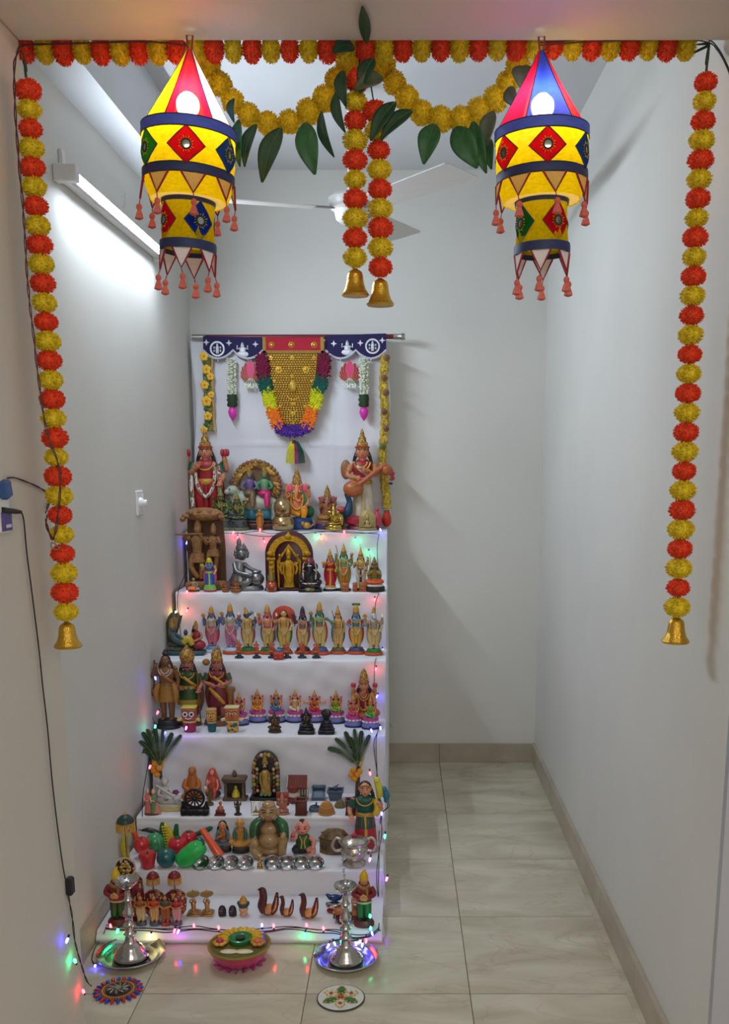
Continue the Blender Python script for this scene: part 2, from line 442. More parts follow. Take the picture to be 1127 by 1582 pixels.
def bell(parent, p, h):
    mb = MB(h); mb.lathe([(0.0, -0.98), (0.50, -1.0), (0.53, -0.95), (0.50, -0.88), (0.40, -0.74), (0.335, -0.52), (0.30, -0.24), (0.26, -0.12), (0.15, -0.05), (0.07, 0.0), (0.0, 0.02)], seg=22)
    b = mb.to('bell', GOLD, parent); b.location = p
    r = MB(h).lathe([(0.505, -0.90), (0.54, -0.93), (0.505, -0.97)], seg=22, cap=False).to('bell_rim', GOLD, b)
    MB(h).tube([(0.06, 0, 0.0), (0.06, 0, .08), (-.06, 0, .08), (-.06, 0, 0)], .02, 6, closed=True, smooth=3).to('bell_loop', GOLD, b)
    return b
def strand(name, label, pts, kinds, rpx, squash, bell_h=None, string_top=None, group=None, YG=YG):
    """a hanging strand: pts are flower centres in pixels, kept in the garland's plane"""
    P = [atY(u, v, YG) for u, v in pts]
    root = thing(name, label, 'garland', P[0], 0, group)
    o = P[0]
    for i, p in enumerate(P):
        flower(root, p - o, rpx * pxm(YG, p.z), kinds[i % len(kinds)], squash)
    line = ([string_top] if string_top else []) + P
    MB().tube([p - o for p in line], 0.0016, 5).to('string', STRING, root)
    if bell_h:
        d = (P[-1] - P[-2]).normalized(); bell(root, P[-1] - o + d * (rpx * pxm(YG) * .78), bell_h)
    return root
def along(pts, n):
    """n points evenly spread along a pixel polyline"""
    L = [0]
    for a, b in zip(pts, pts[1:]): L.append(L[-1] + math.hypot(b[0] - a[0], b[1] - a[1]))
    out = []
    for i in range(n):
        d = L[-1] * i / (n - 1)
        for k in range(len(pts) - 1):
            if d <= L[k + 1] + 1e-6:
                t = (d - L[k]) / (L[k + 1] - L[k]); out.append((pts[k][0] + (pts[k + 1][0] - pts[k][0]) * t, pts[k][1] + (pts[k + 1][1] - pts[k][1]) * t)); break
    return out
strand('marigold_strand', 'long orange and yellow marigold strand with gold bell on the left jamb',
       along([(44, 140), (50, 260), (63, 400), (76, 560), (88, 720), (97, 850), (102, 945)], 28), 'oy', 20.5, (1, .9, .80), 0.056, atY(36, 82, YS), 'marigold strands of the doorway', YS)
strand('marigold_strand', 'long orange and yellow marigold strand with gold bell on the right wall',
       along([(1091, 127), (1085, 220), (1074, 380), (1066, 560), (1057, 740), (1051, 850), (1047, 938)], 28), 'oy', 20.0, (1, .9, .80), 0.056, atY(1096, 75, YS), 'marigold strands of the doorway', YS)
strand('marigold_strand', 'shorter centre marigold strand with bell, left of the pair',
       along([(552, 127), (549, 160), (549, 280), (549, 398)], 10), 'yoyoyoyoyo'[1:] + 'y', 19.5, (1, .9, .80), 0.056, atY(556, 90, YG), 'marigold strands of the doorway')
strand('marigold_strand', 'longer centre marigold strand with bell, right of the pair',
       along([(580, 172), (586, 240), (588, 330), (588, 413)], 9), 'oy', 19.5, (1, .9, .80), 0.056, atY(568, 100, YG), 'marigold strands of the doorway')
# the straight row along the lintel
tp = along([(40, 76), (150, 78), (290, 76), (430, 76), (560, 74), (700, 72), (850, 70), (1060, 71)], 36)
strand('marigold_row', 'straight row of orange and yellow marigolds along the lintel', tp, 'oy', 20.0, (.83, .9, 1.1), None, None)
GREENS = thing('corner_string', 'knotted green string on the left corner nail of the lintel', 'string', atY(36, 75, YG))
def knots(root, pts_list, u0, v0):
    o = atY(u0, v0, YG)
    for pl in pts_list: MB().tube([atY(u, v, YG) - o for u, v in pl], 0.0018, 5, smooth=3).to('strand', STRING, root)
knots(GREENS, [[(36, 72), (26, 88), (29, 93), (34, 76)], [(33, 76), (39, 108), (41, 107), (36, 75)], [(38, 106), (40, 122)]], 36, 75)
G2 = thing('corner_string', 'knotted green string on the right corner nail of the lintel', 'string', atY(1096, 68, YG))
knots(G2, [[(1096, 66), (1072, 70), (1076, 69), (1096, 68)], [(1096, 69), (1070, 82), (1072, 82), (1096, 71)], [(1096, 66), (1091, 97), (1094, 97), (1097, 66)], [(1093, 95), (1091, 112)]], 1096, 68)
MB().tube([atY(1097, 48, YG) - atY(1096, 68, YG), atY(1096, 70, YG) - atY(1096, 68, YG)], .0015, 5).to('nail', M((70, 60, 60), rough=.5), G2)

# the yellow swags
def swag(label, pts, n, dy):
    pp = along(pts, n); P = [atY(u, v, YG + dy) for u, v in pp]
    root = thing('marigold_swag', label, 'garland', P[0], 0, 'yellow swags under the lintel')
    for i, p in enumerate(P): flower(root, p - P[0], 20.5 * pxm(YG, p.z), 'g', (1, .95, 1))
    MB().tube([p - P[0] for p in P], 0.0018, 5).to('string', STRING, root)
    return root, P[0]
sw1, o1 = swag('yellow marigold swag with green leaves left of the doorway centre',
               [(309, 72), (322, 100), (345, 138), (372, 172), (413, 191), (446, 189), (478, 172), (503, 152), (522, 124), (538, 97), (560, 72)], 12, 0.085)
sw2, o2 = swag('yellow marigold swag with green leaves right of the doorway centre',
               [(578, 74), (592, 102), (611, 130), (631, 155), (656, 178), (690, 187), (722, 183), (746, 168), (770, 150), (791, 118), (806, 92), (808, 72)], 12, 0.085)
LEAF = M((38, 92, 48), rough=0.5, var=0.25, scale=5, name='mango_leaf'); LEAFD = M((30, 66, 40), rough=0.55, var=0.25, scale=5, name='mango_leaf_dark')
LEAFG = M((84, 90, 66), rough=0.55, var=0.2, scale=5, name='mango_leaf_grey')
RIB = M((60, 110, 60), rough=0.6)
def leaf(parent, o, p0, p1, wpx, mat, bend=0.012, twist=0.0, dy=-0.02):
    a = atY(p0[0], p0[1], YG + dy) - o; b = (p1 if isinstance(p1, Vector) else atY(p1[0], p1[1], YG + dy - .012)) - o
    ax = b - a; L_ = ax.length; ax.normalize()
    side = ax.cross(Vector((0, 1, 0))).normalized(); nrm = ax.cross(side)
    side = (side * cos(twist) + nrm * sin(twist)).normalized(); nrm = ax.cross(side)
    w = wpx * .5 * pxm(YG)
    def fn(i, j):
        t = j; x = (i - .5) * 2
        ww = w * (sin(pi * min(1, t * 0.94 + .03)) ** 0.8) * (1.15 - .5 * t)
        return a + ax * (t * L_) + side * (x * ww) + nrm * (bend * sin(pi * t) + abs(x) * ww * .28)
    mb = MB(); mb.grid(fn, 6, 12)
    lf = mb.to('mango_leaf', mat, parent, sharp=80)
    so = lf.modifiers.new('thick', 'SOLIDIFY'); so.thickness = 0.0008
    MB().tube([fn(.5, j / 8) + nrm * .0004 for j in range(9)], [.0012 - .0001 * j for j in range(9)], 5).to('midrib', RIB, lf)
for p0, p1, w_, m_, tw in [((369, 185), (371, 258), 20, LEAF, .3), ((396, 192), (378, 258), 22, LEAFD, .4), ((434, 198), (405, 282), 34, LEAFD, .3), ((471, 190), (487, 270), 36, LEAF, .2),
                          ((497, 172), (517, 243), 20, LEAFD, .7), ((520, 142), (534, 205), 20, LEAFD, .6), ((529, 110), (535, 165), 22, LEAFD, .4), ((548, 73), (514, 82), 30, LEAFD, .3), ((361, 152), (362, 190), 14, LEAFD, .4)]:
    leaf(sw1, o1, p0, p1, w_, m_, twist=tw)
for p0, p1, w_, m_, tw in [((611, 158), (573, 218), 26, LEAFD, .3), ((637, 171), (588, 216), 24, LEAFD, .3), ((672, 192), (655, 254), 34, LEAF, .2), ((703, 197), (738, 260), 38, LEAF, .2),
                          ((731, 188), (752, 268), 26, LEAF, .4), ((762, 172), (750, 232), 26, LEAFG, .4), ((757, 215), (760, 262), 20, LEAF, .5), ((808, 102), (806, 138), 30, LEAFG, .2), ((786, 135), (801, 168), 22, LEAFG, .5),
                          ((577, 90), (557, 145), 26, LEAFD, .3), ((592, 120), (547, 140), 26, LEAFG, .2)]:
    leaf(sw2, o2, p0, p1, w_, m_, twist=tw)
leaf(sw2, o2, (567, 68), atZ(560, 10, ZL - .014), 17, LEAFD, bend=.002, twist=0.3, dy=-0.03)
fl_ = flower(sw2, atY(552, 121, YG - .02) - o2, 14 * pxm(YG), 'o')

# ================================================================== cloth lanterns
C_RED, C_YEL, C_BLU, C_GRN, C_WHT = (214, 24, 52), (236, 208, 14), (30, 62, 190), (36, 122, 50), (240, 234, 226)
NAVY = M((34, 46, 92), rough=0.6, var=0.2, name='navy_trim'); BLUE_LIT = M((74, 92, 196), rough=.6, var=.15, name='lit_blue_trim'); MAROON = M((140, 22, 40), rough=0.7, var=0.15, name='maroon_trim')  # upper band's bulb-lit brightness is put into the blue trim colour
TASS = M((206, 104, 92), rough=0.85, var=0.2, name='pink_tassel'); MIRROR = M((150, 150, 140), rough=0.12, metal=0.85, var=0.1, name='mirror_disc')
def lantern(label, uc, v_apex, v_rim, v_low, v_b0, v_b1, cone_cols, diam_cols, low_cols, rot0, tilt):
    Yc = YG - 0.09
    apex = atY(uc, v_apex, Yc); zr = atY(uc, v_rim, Yc).z; zl = atY(uc, v_low, Yc).z; z0 = atY(uc, v_b0, Yc).z; z1 = atY(uc, v_b1, Yc).z
    k = pxm(Yc, zr); R1, R2 = 71 * k, 69 * k; R3, R4 = 40 * k, 42 * k
    cx = atY(uc + 5, v_rim, Yc).x
    root = thing('cloth_lantern', label, 'lantern', (cx, Yc, apex.z), 0, 'cloth lanterns')
    root.rotation_euler = (0, tilt, 0)
    zr -= apex.z; zl -= apex.z; z0 -= apex.z; z1 -= apex.z
    ap = 0.0
    n = len(cone_cols)
    # conical roof of separate panels
    for i, c in enumerate(cone_cols):
        a0 = rot0 + 2 * pi * i / n; a1 = rot0 + 2 * pi * (i + 1) / n
        def fn(s_, t_):
            r = .006 + (R1 - .006) * t_ ** 1.06; b0 = a0 + (a1 - a0) * s_
            q = r * (1 - .035 * sin(pi * s_) * 1)
            return (q * cos(b0), q * sin(b0), -0.004 + (zr + .004) * t_)
        MB().grid(fn, 5, 10).to('roof_panel', CLOTHLIT(c, 0.05), root, sharp=85)
        MB().tube([((.0062 + (R1 - .006) * (j / 8) ** 1.06) * cos(a0), (.0062 + (R1 - .006) * (j / 8) ** 1.06) * sin(a0), -.004 + (zr + .004) * j / 8) for j in range(9)], .0011, 5).to('seam', MAROON if i % 2 else NAVY, root)
    def band(name, mat, r0, r1, za, zb, out=.0008):
        MB().lathe([(r0 + out, za), (r0 + out + .0006, (za * 3 + zb) / 4), (r1 + out + .0006, (za + 3 * zb) / 4), (r1 + out, zb)], seg=36, cap=False).to(name, mat, root)
    bw = 13 * k
    wob = lambda r, z, a: r * (1 + .012 * sin(7 * a + z * 90) + .008 * sin(11 * a))
    MB().lathe([(R1, zr), (R1 * 1.0, zr + (zl - zr) * .3), (R1 * .985, zr + (zl - zr) * .7), (R2, zl)], seg=40, fn=wob, cap=False).to('upper_drum', CLOTHLIT(C_YEL, 0.01), root)
    band('upper_band', BLUE_LIT, R1 * 1.012, R1 * 1.012, zr + .003, zr - bw); band('lower_band', NAVY, R2 * 1.015, R2 * 1.015, zl + bw * .5, zl - bw * .5)
    for zz, rr in ((zr + .003, R1), (zr - bw, R1), (zl + bw * .5, R2), (zl - bw * .5, R2)):
        MB().tube([(rr * 1.018 * cos(2 * pi * j / 36), rr * 1.018 * sin(2 * pi * j / 36), zz) for j in range(36)], .0012, 5, closed=True).to('band_piping', M((24, 28, 48), rough=.6), root)
    # lining that hangs below the drum and narrows to the lower drum
    zs = zl - 34 * k
    MB().lathe([(R2 * .97, zl), (R2 * .95, (zl + zs) / 2), (R2 * .86, zs)], seg=40, fn=wob, cap=False).to('lining', CLOTHLIT(C_YEL, 0.01), root)
    MB().lathe([(R3, z0), (R3 * .98, (z0 + z1) / 2), (R4, z1)], seg=32, fn=wob, cap=False).to('lower_drum', CLOTHLIT(C_YEL, 0.01), root)
    MB().lathe([(R2 * .84, zs + .002), (R3, z0)], seg=32, cap=False).to('inner_lining', CLOTHLIT((228, 208, 120), 0.02), root)
    band('lower_drum_top_band', NAVY, R3 * 1.02, R3 * 1.02, z0 + bw * .4, z0 - bw * .5); band('lower_drum_band', NAVY, R4 * 1.03, R4 * 1.03, z1 + bw * .5, z1 - bw * .6)
    def patch(zc_, hh, rad, ang, wa, col):
        def P(a_, z_): return (rad * cos(ang + a_), rad * sin(ang + a_), zc_ + z_)
        mb = MB()
        N_ = 6
        def fn(s_, t_):
            # diamond: s along one side, t along the other
            a_ = wa * (s_ - t_); z_ = hh * (s_ + t_ - 1); return P(a_, z_)
        mb.grid(fn, N_, N_)
        d = mb.to('diamond_patch', CLOTHLIT(col, 0.0), root, sharp=80)
        MB().tube([Vector(fn(*q)) * 1.0 for q in [(0, 0), (.5, 0), (1, 0), (1, .5), (1, 1), (.5, 1), (0, 1), (0, .5)]], .0014, 5, closed=True).to('patch_trim', M((120, 20, 36), rough=.7) if col == C_RED else NAVY, d)
        c = Vector(P(0, 0)); o_ = Vector((cos(ang), sin(ang), 0)); sx = Vector((-sin(ang), cos(ang), 0))
        mm = MB(); ring = [c + o_ * .0016 + sx * (.0085 * cos(2 * pi * j / 14)) + Vector((0, 0, .0085 * sin(2 * pi * j / 14))) for j in range(14)]
        mm.add([c + o_ * .0022] + ring, [(0, 1 + j, 1 + (j + 1) % 14) for j in range(14)]); mm.to('mirror', MIRROR, d)
        MB().tube(ring, .0018, 5, closed=True).to('mirror_ring', M((40, 54, 30), rough=.7), d)
        st = MB()
        for j in range(16):
            q = 2 * pi * j / 16; r0_, r1_ = .011, .0155 if j % 2 else .013
            st.tube([c + o_ * .0014 + sx * (r0_ * cos(q)) + Vector((0, 0, r0_ * sin(q))), c + o_ * .0014 + sx * (r1_ * cos(q)) + Vector((0, 0, r1_ * sin(q)))], .0007, 4)
        st.to('gold_stitching', M((206, 176, 40), rough=.6), d)
    zc1 = (zr + zl) / 2 - bw * .3; hh1 = abs(zr - zl) / 2 - bw * .62
    for i, c in enumerate(diam_cols): patch(zc1, hh1, R1 * 1.006, rot0 + 2 * pi * (i + .45) / len(diam_cols), .40, c)
    zc2 = (z0 + z1) / 2; hh2 = abs(z0 - z1) / 2 - bw * .4
    for i, c in enumerate(low_cols): patch(zc2, hh2, R3 * 1.012, rot0 + 2 * pi * (i + .3) / len(low_cols), .62, c)
    def pennant(ang, rad, z, wa, h, mat):
        p0 = Vector((rad * cos(ang - wa), rad * sin(ang - wa), z)); p1 = Vector((rad * cos(ang + wa), rad * sin(ang + wa), z)); p2 = Vector((rad * 1.03 * cos(ang), rad * 1.03 * sin(ang), z - h))
        mb = MB(); mb.add([p0, p1, p2], [(0, 1, 2)]); pn = mb.to('pennant', mat, root)
        MB().tube([p0, p2, p1], .0022, 5).to('pennant_trim', MAROON, pn)
        q = p2.copy(); x = random.uniform(-.004, .004)
        MB().tube([q, q + Vector((x, 0, -.012))], .0009, 4).to('thread', MAROON, pn)
        tq = MB(); tq.ball(q + Vector((x, 0, -.017)), (.0062, .0062, .0068), 8, 6); tq.lathe([(.0035, -.022), (.0065, -.03), (.0085, -.038), (.003, -.041)], c=q + Vector((x, 0, 0)), seg=9, fn=lambda r, z, a: r * (1 + .2 * sin(5 * a))); tq.to('tassel', TASS, pn)
    PW = CLOTHLIT((226, 200, 150), 0.0); PW2 = M((222, 214, 216), rough=.8, var=.08)
    for i in range(8): pennant(rot0 + .1 + 2 * pi * i / 8, R2 * 1.03, zl - bw * .5, .26, 30 * k, PW)
    for i in range(6): pennant(rot0 + .3 + 2 * pi * i / 6, R4 * 1.03, z1 - bw * .6, .36, 30 * k, PW2)
    # bulb on its flex
    zb = zr + 34 * k
    MB().ball((0, -.012, zb), .023, 18, 12).to('bulb', EMIT((255, 250, 240), BULB_STRENGTH), root)
    MB().tube([(0, -.012, zb + .02), (0, -.008, zb + .045), (0, 0, -.03), (0, 0, -.012)], [.011, .010, .002, .0015], 8).to('bulb_holder', WHITEP, root)
    MB().tube([(0.004, 0, -.004), (0.006, 0, .022), (-.006, 0, .022), (-.004, 0, -.004)], .0018, 6).to('hanging_loop', MAROON, root)
    return root
lantern('pointed cloth lantern with red, yellow and white roof panels, hanging left', 293, 74, 203, 277, 312, 383,
        [C_YEL, C_RED, C_WHT, C_BLU, C_YEL, C_RED], [C_GRN, C_RED, C_BLU, C_RED, C_GRN, C_BLU], [C_RED, C_BLU, C_GRN, C_RED], radians(-168), 0.05)
lantern('pointed cloth lantern with red and blue roof panels, hanging right', 829, 76, 205, 277, 312, 386,
        [C_RED, C_BLU, C_RED, C_YEL, C_WHT, C_BLU], [C_RED, C_RED, C_BLU, C_GRN, C_RED, C_BLU], [C_GRN, C_RED, C_BLU, C_GRN], radians(-178), -0.03)

# ================================================================== wires and plugs of the doorway
WIREM = M((70, 24, 34), rough=0.55, var=0.2, name='maroon_wire'); WIREB = M((22, 22, 26), rough=0.5, var=0.1, name='black_wire')
def twisted(parent, pts, r, mat, name='wire', tw=90.0, n=None):
    P, _ = spline([Vector(p) for p in pts], [0] * len(pts), 8)
    L_ = 0; A = []; B = []
    dense = []
    for a, b in zip(P, P[1:]):
        m = max(1, int((b - a).length / .004))
        for i in range(m): dense.append(a + (b - a) * i / m)
    for i, p in enumerate(dense):
        q = i * .004 * tw; o = Vector((cos(q) * r * .9, sin(q) * r * .9, 0)); A.append(p + o); B.append(p - o)
    mb = MB(); mb.tube(A, r * .8, 4); mb.tube(B, r * .8, 4)
    return mb.to(name, mat, parent)
root = thing('lantern_flex', 'twisted maroon flex from the left lantern down the left marigold strand', 'cable', atY(290, 70, YG - .03))
O = root.location.copy()
pl = [(287, 70), (250, 66), (210, 64), (150, 66), (80, 68), (36, 70), (26, 84), (22, 110), (24, 180), (30, 260), (37, 340), (43, 440), (52, 520), (60, 590), (68, 645), (76, 680), (88, 710), (93, 740), (91, 780), (86, 820), (81, 834)]
twisted(root, [atY(u, v, YG - .034 if v < 72 else YS - .03) - O for u, v in pl], .0018, WIREM)
pl2 = [(81, 834), (74, 818), (71, 803), (73, 785), (77, 772), (74, 762), (58, 752), (40, 744), (22, 738), (10, 739)]
X1 = XJ + .006
P2 = [atY(u, v, YS - .03) if i < 3 else (atX(u, v, X1)) for i, (u, v) in enumerate(pl2)]
twisted(root, [p - O for p in P2], .0018, WIREM)
MB().tube([atY(80, 838, YS - .032) - O, atY(92, 846, YS - .032) - O, atY(88, 849, YS - .032) - O, atY(80, 846, YS - .032) - O], .0014, 5, closed=True, smooth=3).to('wire_loop', M((150, 110, 80), rough=.5), root)
rw = thing('lantern_flex', 'dark flex from the right lantern leaving past the right wall', 'cable', atY(1096, 64, YG - .03)); O = rw.location.copy()
for dv in (0, 4):
    MB().tube([atY(u, v + dv, YG - .03) - O for u, v in [(835, 66), (900, 61), (980, 58), (1060, 57), (1096, 62)]] + [atX(u, v + dv, XR - .012) - O for u, v in [(1108, 72), (1118, 88), (1127, 108), (1134, 130)]], .0014, 5, smooth=4).to('wire', WIREM if dv else WIREB, rw)
# power outlet with plugs on the left hall wall
p = atX(2, 790, XJ)
t = thing('power_outlet', 'white power outlet with purple label at the left edge', 'socket', p); O = p
def onw(u, v, dx=0): return atX(u, v, XJ + dx) - O
w0 = onw(-16, 745); w1 = onw(9, 822)
MB().box((0, w0.y, w1.z), (.012, w1.y, w0.z), .004).to('plate', WHITEP, t, False)
l1 = onw(7, 790); MB().box((.012, w0.y + .01, w1.z + .004), (.0135, l1.y, l1.z), .0004).to('label', M((84, 70, 140), rough=.5, var=.3, scale=4), t, False)
MB().box((.0135, l1.y - .03, w1.z + .01), (.0142, l1.y - .006, w1.z + .016)).to('label_print', M((210, 205, 225), rough=.5), t, False)
b0 = onw(1, 757, .012)
mb = MB(); mb.T = Matrix.Translation(b0) @ Matrix.Rotation(.25, 4, 'X'); mb.box((0, -.014, -.016), (.018, .014, .018), .004); mb.to('blue_plug', M((52, 84, 140), rough=.45), t, False)
c0 = onw(4, 788, .014); c1 = onw(32, 791, .014)
MB().tube([c0, c0 + (c1 - c0) * .7, c1], [.0058, .005, .0035], 8).to('black_plug', WIREB, t)
# cord of the fairy lights: outlet -> controller box -> floor
t = thing('fairy_light_cord', 'black fairy-light cord with controller box down the left hall wall', 'cable', atX(33, 792, XJ + .006)); O = t.location.copy()
pl = [(33, 791), (37, 805), (41, 850), (48, 905), (55, 960), (61, 1010), (66, 1060), (74, 1130), (80, 1200), (88, 1270), (96, 1330), (101, 1358)]
MB().tube([atX(u, v, XJ + .006) - O for u, v in pl], .0015, 5, smooth=4).to('cord', WIREB, t)
c = atX(103, 1368, XJ) - O
MB().box((c.x, c.y - .012, c.z - .022), (c.x + .016, c.y + .012, c.z + .02), .004).to('controller_box', WIREB, t, False)
twisted(t, [atX(u, v, XJ + .006) - O for u, v in [(105, 1380), (112, 1420), (116, 1455), (125, 1488), (134, 1515), (142, 1524)]], .0014, WIREB, 'cord')
LEDC = {'b': (60, 60, 255), 'g': (30, 255, 150), 'r': (255, 40, 50), 'y': (255, 236, 140), 'p': (170, 60, 255)}
def led(parent, O, p, c, d=Vector((0, 0, -1)), r=.0034):
    """one little lamp: dark socket and a glowing tip"""
    p = Vector(p) - O; d = Vector(d).normalized()
    hold = MB().tube([p - d * .014, p - d * .003], .0026, 6).to('lamp_socket', WIREB, parent)
    MB().tube([p - d * .004, p + d * .003, p + d * .0075, p + d * .010], [r * .9, r, r * .75, r * .2], 8).to('led', EMIT(LEDC[c], LED_STRENGTH), hold)
for u, v, c_ in [(104, 1452, 'b'), (116, 1485, 'g'), (129, 1532, 'r')]: led(t, O, atX(u, v, XJ + .012), c_, (0, -.8, -.35) if c_ == 'b' else (0, -.5, .8))

# ================================================================== the cloth-covered steps
SX0, SX1 = XL + 0.016, -0.052
TZ = [1.143, 0.9135, 0.678, 0.442, 0.2185, 0.127, 0.041]       # tops of the tiers
TY = [4.150, 3.907, 3.664, 3.420, 3.177, 2.934, 2.690]         # their front edges
TB = [4.385, 4.150, 3.907, 3.664, 3.420, 3.177, 2.934]         # their back edges
CLOTH = M((226, 227, 234), rough=0.85, var=0.03, scale=5, bump=0.05, obj=True, name='white_cotton')
steps = thing('tiered_stand', 'seven-tier stand draped in white cloth, full of figurines', 'stand', (0, 0, 0))
rnd = random.Random(3)
def wr(x, z, k):
    return .0022 * sin(x * 23 + k * 1.7 + z * 9) + .0016 * sin(x * 57 - z * 40 + k) + .0012 * sin(z * 75 + x * 31 + k * 3)
for i in range(7):
    zt, y0, y1 = TZ[i], TY[i], TB[i]; zn = TZ[i + 1] if i < 6 else 0.0005
    prof = [(y1, zt, 0), (y0 + .03, zt, 0), (y0 + .008, zt, .15), (y0 + .002, zt - .002, .5), (y0, zt - .008, .8)]
    m_ = 14 if i < 5 else 7
    for j in range(1, m_ + 1):
        z = zt - .008 - (zt - .008 - zn) * j / m_; prof.append((y0 + (0.0 if i < 6 else -.010 * sin(pi * j / m_)), z, 1))
    def fn(s_, t_):
        q = t_ * (len(prof) - 1); a_ = min(int(q), len(prof) - 2); f_ = q - a_
        y = prof[a_][0] + (prof[a_ + 1][0] - prof[a_][0]) * f_; z = prof[a_][1] + (prof[a_ + 1][1] - prof[a_][1]) * f_; w_ = prof[a_][2] + (prof[a_ + 1][2] - prof[a_][2]) * f_
        x = SX0 + (SX1 - SX0) * s_
        d = wr(x, z, i) * w_
        zz = z + (wr(x * .6, 0, i + 5) * .5 * (w_ if w_ < 1 else 0))
        return (x, y + d - .003 * w_ * (1 if z < zt - .02 else 0), max(zz, 0.0004))
    c = MB().grid(fn, 60, len(prof) - 1).to('step_cloth', CLOTH, steps, sharp=80)
    MB().box((SX0 + .01, y0 + .012, (zn if i < 6 else .001)), (SX1 - .012, y1 if i == 0 else y1 + .0, zt - .006)).to('step_board', M((120, 92, 66), rough=.7, var=.2, scale=3), steps, False)
# cloth hanging down the open right side
def sidefn(s_, t_):
    # s: depth from front of the lowest tier to the backdrop, t: from the step line down to the floor
    y = TY[6] + .004 + (4.38 - TY[6]) * s_
    k = 6
    while k > 0 and y > TB[k]: k -= 1
    z_top = TZ[k] - .001
    if k > 0 and TB[k] - y < .016: z_top = TZ[k] + (TZ[k - 1] - TZ[k]) * (1 - (TB[k] - y) / .016)
    z = z_top * (1 - t_) + .0008
    return (SX1 - .003 + .011 * t_ * sin(y * 26) * .5 + .006 * sin(y * 60 + z * 8) * min(1, t_ * 3), y, z)
sd = MB().grid(sidefn, 150, 12).to('side_drape', CLOTH, steps, sharp=80)
for u, v in [(601, 923), (603, 1028), (601, 1117)]:                # strings that tie the cloth
    p = atX(u, v, SX1 + .002)
    MB().tube([p, p + Vector((.012, -.01, -.008)), p + Vector((.016, -.012, -.022))], .0012, 5, smooth=3).to('tie_string', M((150, 136, 104), rough=.8), steps)

# ================================================================== backdrop on the back wall
YD = 4.405
p0 = atY(297, 521, YD - .012); p1 = atY(624, 520, YD - .012)
t = thing('curtain_rod', 'steel and maroon curtain rod above the backdrop', 'rod', p0); O = p0
STEEL = M((176, 172, 166), rough=0.28, metal=0.9, var=0.08, name='steel')
MB().tube([(0, 0, 0), (p1.x - p0.x - .03, 0, p1.z - p0.z)], .0105, 12).to('pole', M((110, 36, 48), rough=.35, metal=.3), t)
MB().tube([(0, 0, 0), (.06, 0, 0)], .0125, 12).to('steel_end', STEEL, t)
e = p1 - p0
MB().tube([e + Vector((-.045, 0, 0)), e + Vector((-.012, 0, 0)), e + Vector((-.008, 0, 0)), e + Vector((.006, 0, 0))], [.0125, .0125, .016, .013], 12).to('steel_end', STEEL, t)
for x in (.03, e.x - .10): MB().tube([(x, .012, 0), (x, YB - YD + .012, -.004)], .006, 8).to('bracket', STEEL, t)
zt = p0.z
t = thing('backdrop_cloth', 'white creased cotton sheet hanging behind the top tier', 'cloth', (0, YD, 0))
bx0 = atY(299, 600, YD).x; bx1 = atY(601, 600, YD).x
zc_ = atY(450, 687, YD).z; zc2_ = atY(450, 775, YD).z
def bf(s_, t_):
    x = bx0 + (bx1 - bx0) * s_; z = TZ[0] + .0 + (zt - .012 - TZ[0]) * (1 - t_)
    y = .004 * sin(x * 17 + z * 2) + .003 * sin(x * 41 + z * 5) + .002 * sin(z * 33 + x * 6)
    for zz in (zc_, zc2_): y -= .006 * math.exp(-((z - zz - .004 * sin(x * 9)) / .006) ** 2)
    for xx in (bx0 + .09, bx0 + .62): y -= .003 * math.exp(-((x - xx) / .006) ** 2)
    dx = .008 * sin(z * 12) if s_ < .02 or s_ > .98 else 0
    return (x + dx, y, z)
c = MB().grid(bf, 80, 70).to('sheet', CLOTH, t, sharp=85)
c.modifiers.new('thick', 'SOLIDIFY').thickness = .0012

# ---- navy valance with silver motifs
YV = YD - .026
def V(u, v, Y=None): return atY(u, v, Y or YV)
t = thing('navy_valance', 'navy velvet valance with silver motifs and scalloped white fringe', 'valance', V(450, 535)); O = V(450, 535)
def L2(u, v): p = V(u, v) - O; return (p.x, p.z)
NVEL = M((34, 26, 76), rough=0.85, var=0.12, name='navy_velvet'); SILV = M((214, 216, 226), rough=0.38, metal=0.35, var=0.14, scale=14, bump=.3, name='silver_applique'); FRNG = M((206, 210, 226), rough=.8, var=.15, scale=30, bump=.5, name='silver_fringe')
def scallops(u0, u1, n, vt, vb):
    pts = []
    for i in range(n):
        a, b = u0 + (u1 - u0) * i / n, u0 + (u1 - u0) * (i + 1) / n
        for k in range(9):
            if i and k == 0: continue
            q = k / 8; pts.append((a + (b - a) * q, vt + (vb - vt) * sin(pi * q) ** .8))
    return pts
for (u0, u1, vt0) in ((314, 407, 519), (503, 597, 518)):
    sc = scallops(u0, u1, 2, 541, 554)
    MB().prism([L2(u, v) for u, v in [(u0, vt0), (u1, vt0 + (2 if u0 < 400 else -3))] + sc[::-1]], 0, .004).to('velvet', NVEL, t, False)
    MB().tube([Vector((L2(u, v)[0], -.003, L2(u, v)[1])) for u, v in sc], .0052, 7, flat=.8).to('scallop_fringe', FRNG, t)
    for u in ((u0 * .75 + u1 * .25), (u0 * .25 + u1 * .75)):
        x, z = L2(u, 557); MB().tube([(x, -.003, z + .006), (x, -.004, z - .004)], .0022, 6).to('bead_drop', SILV, t)
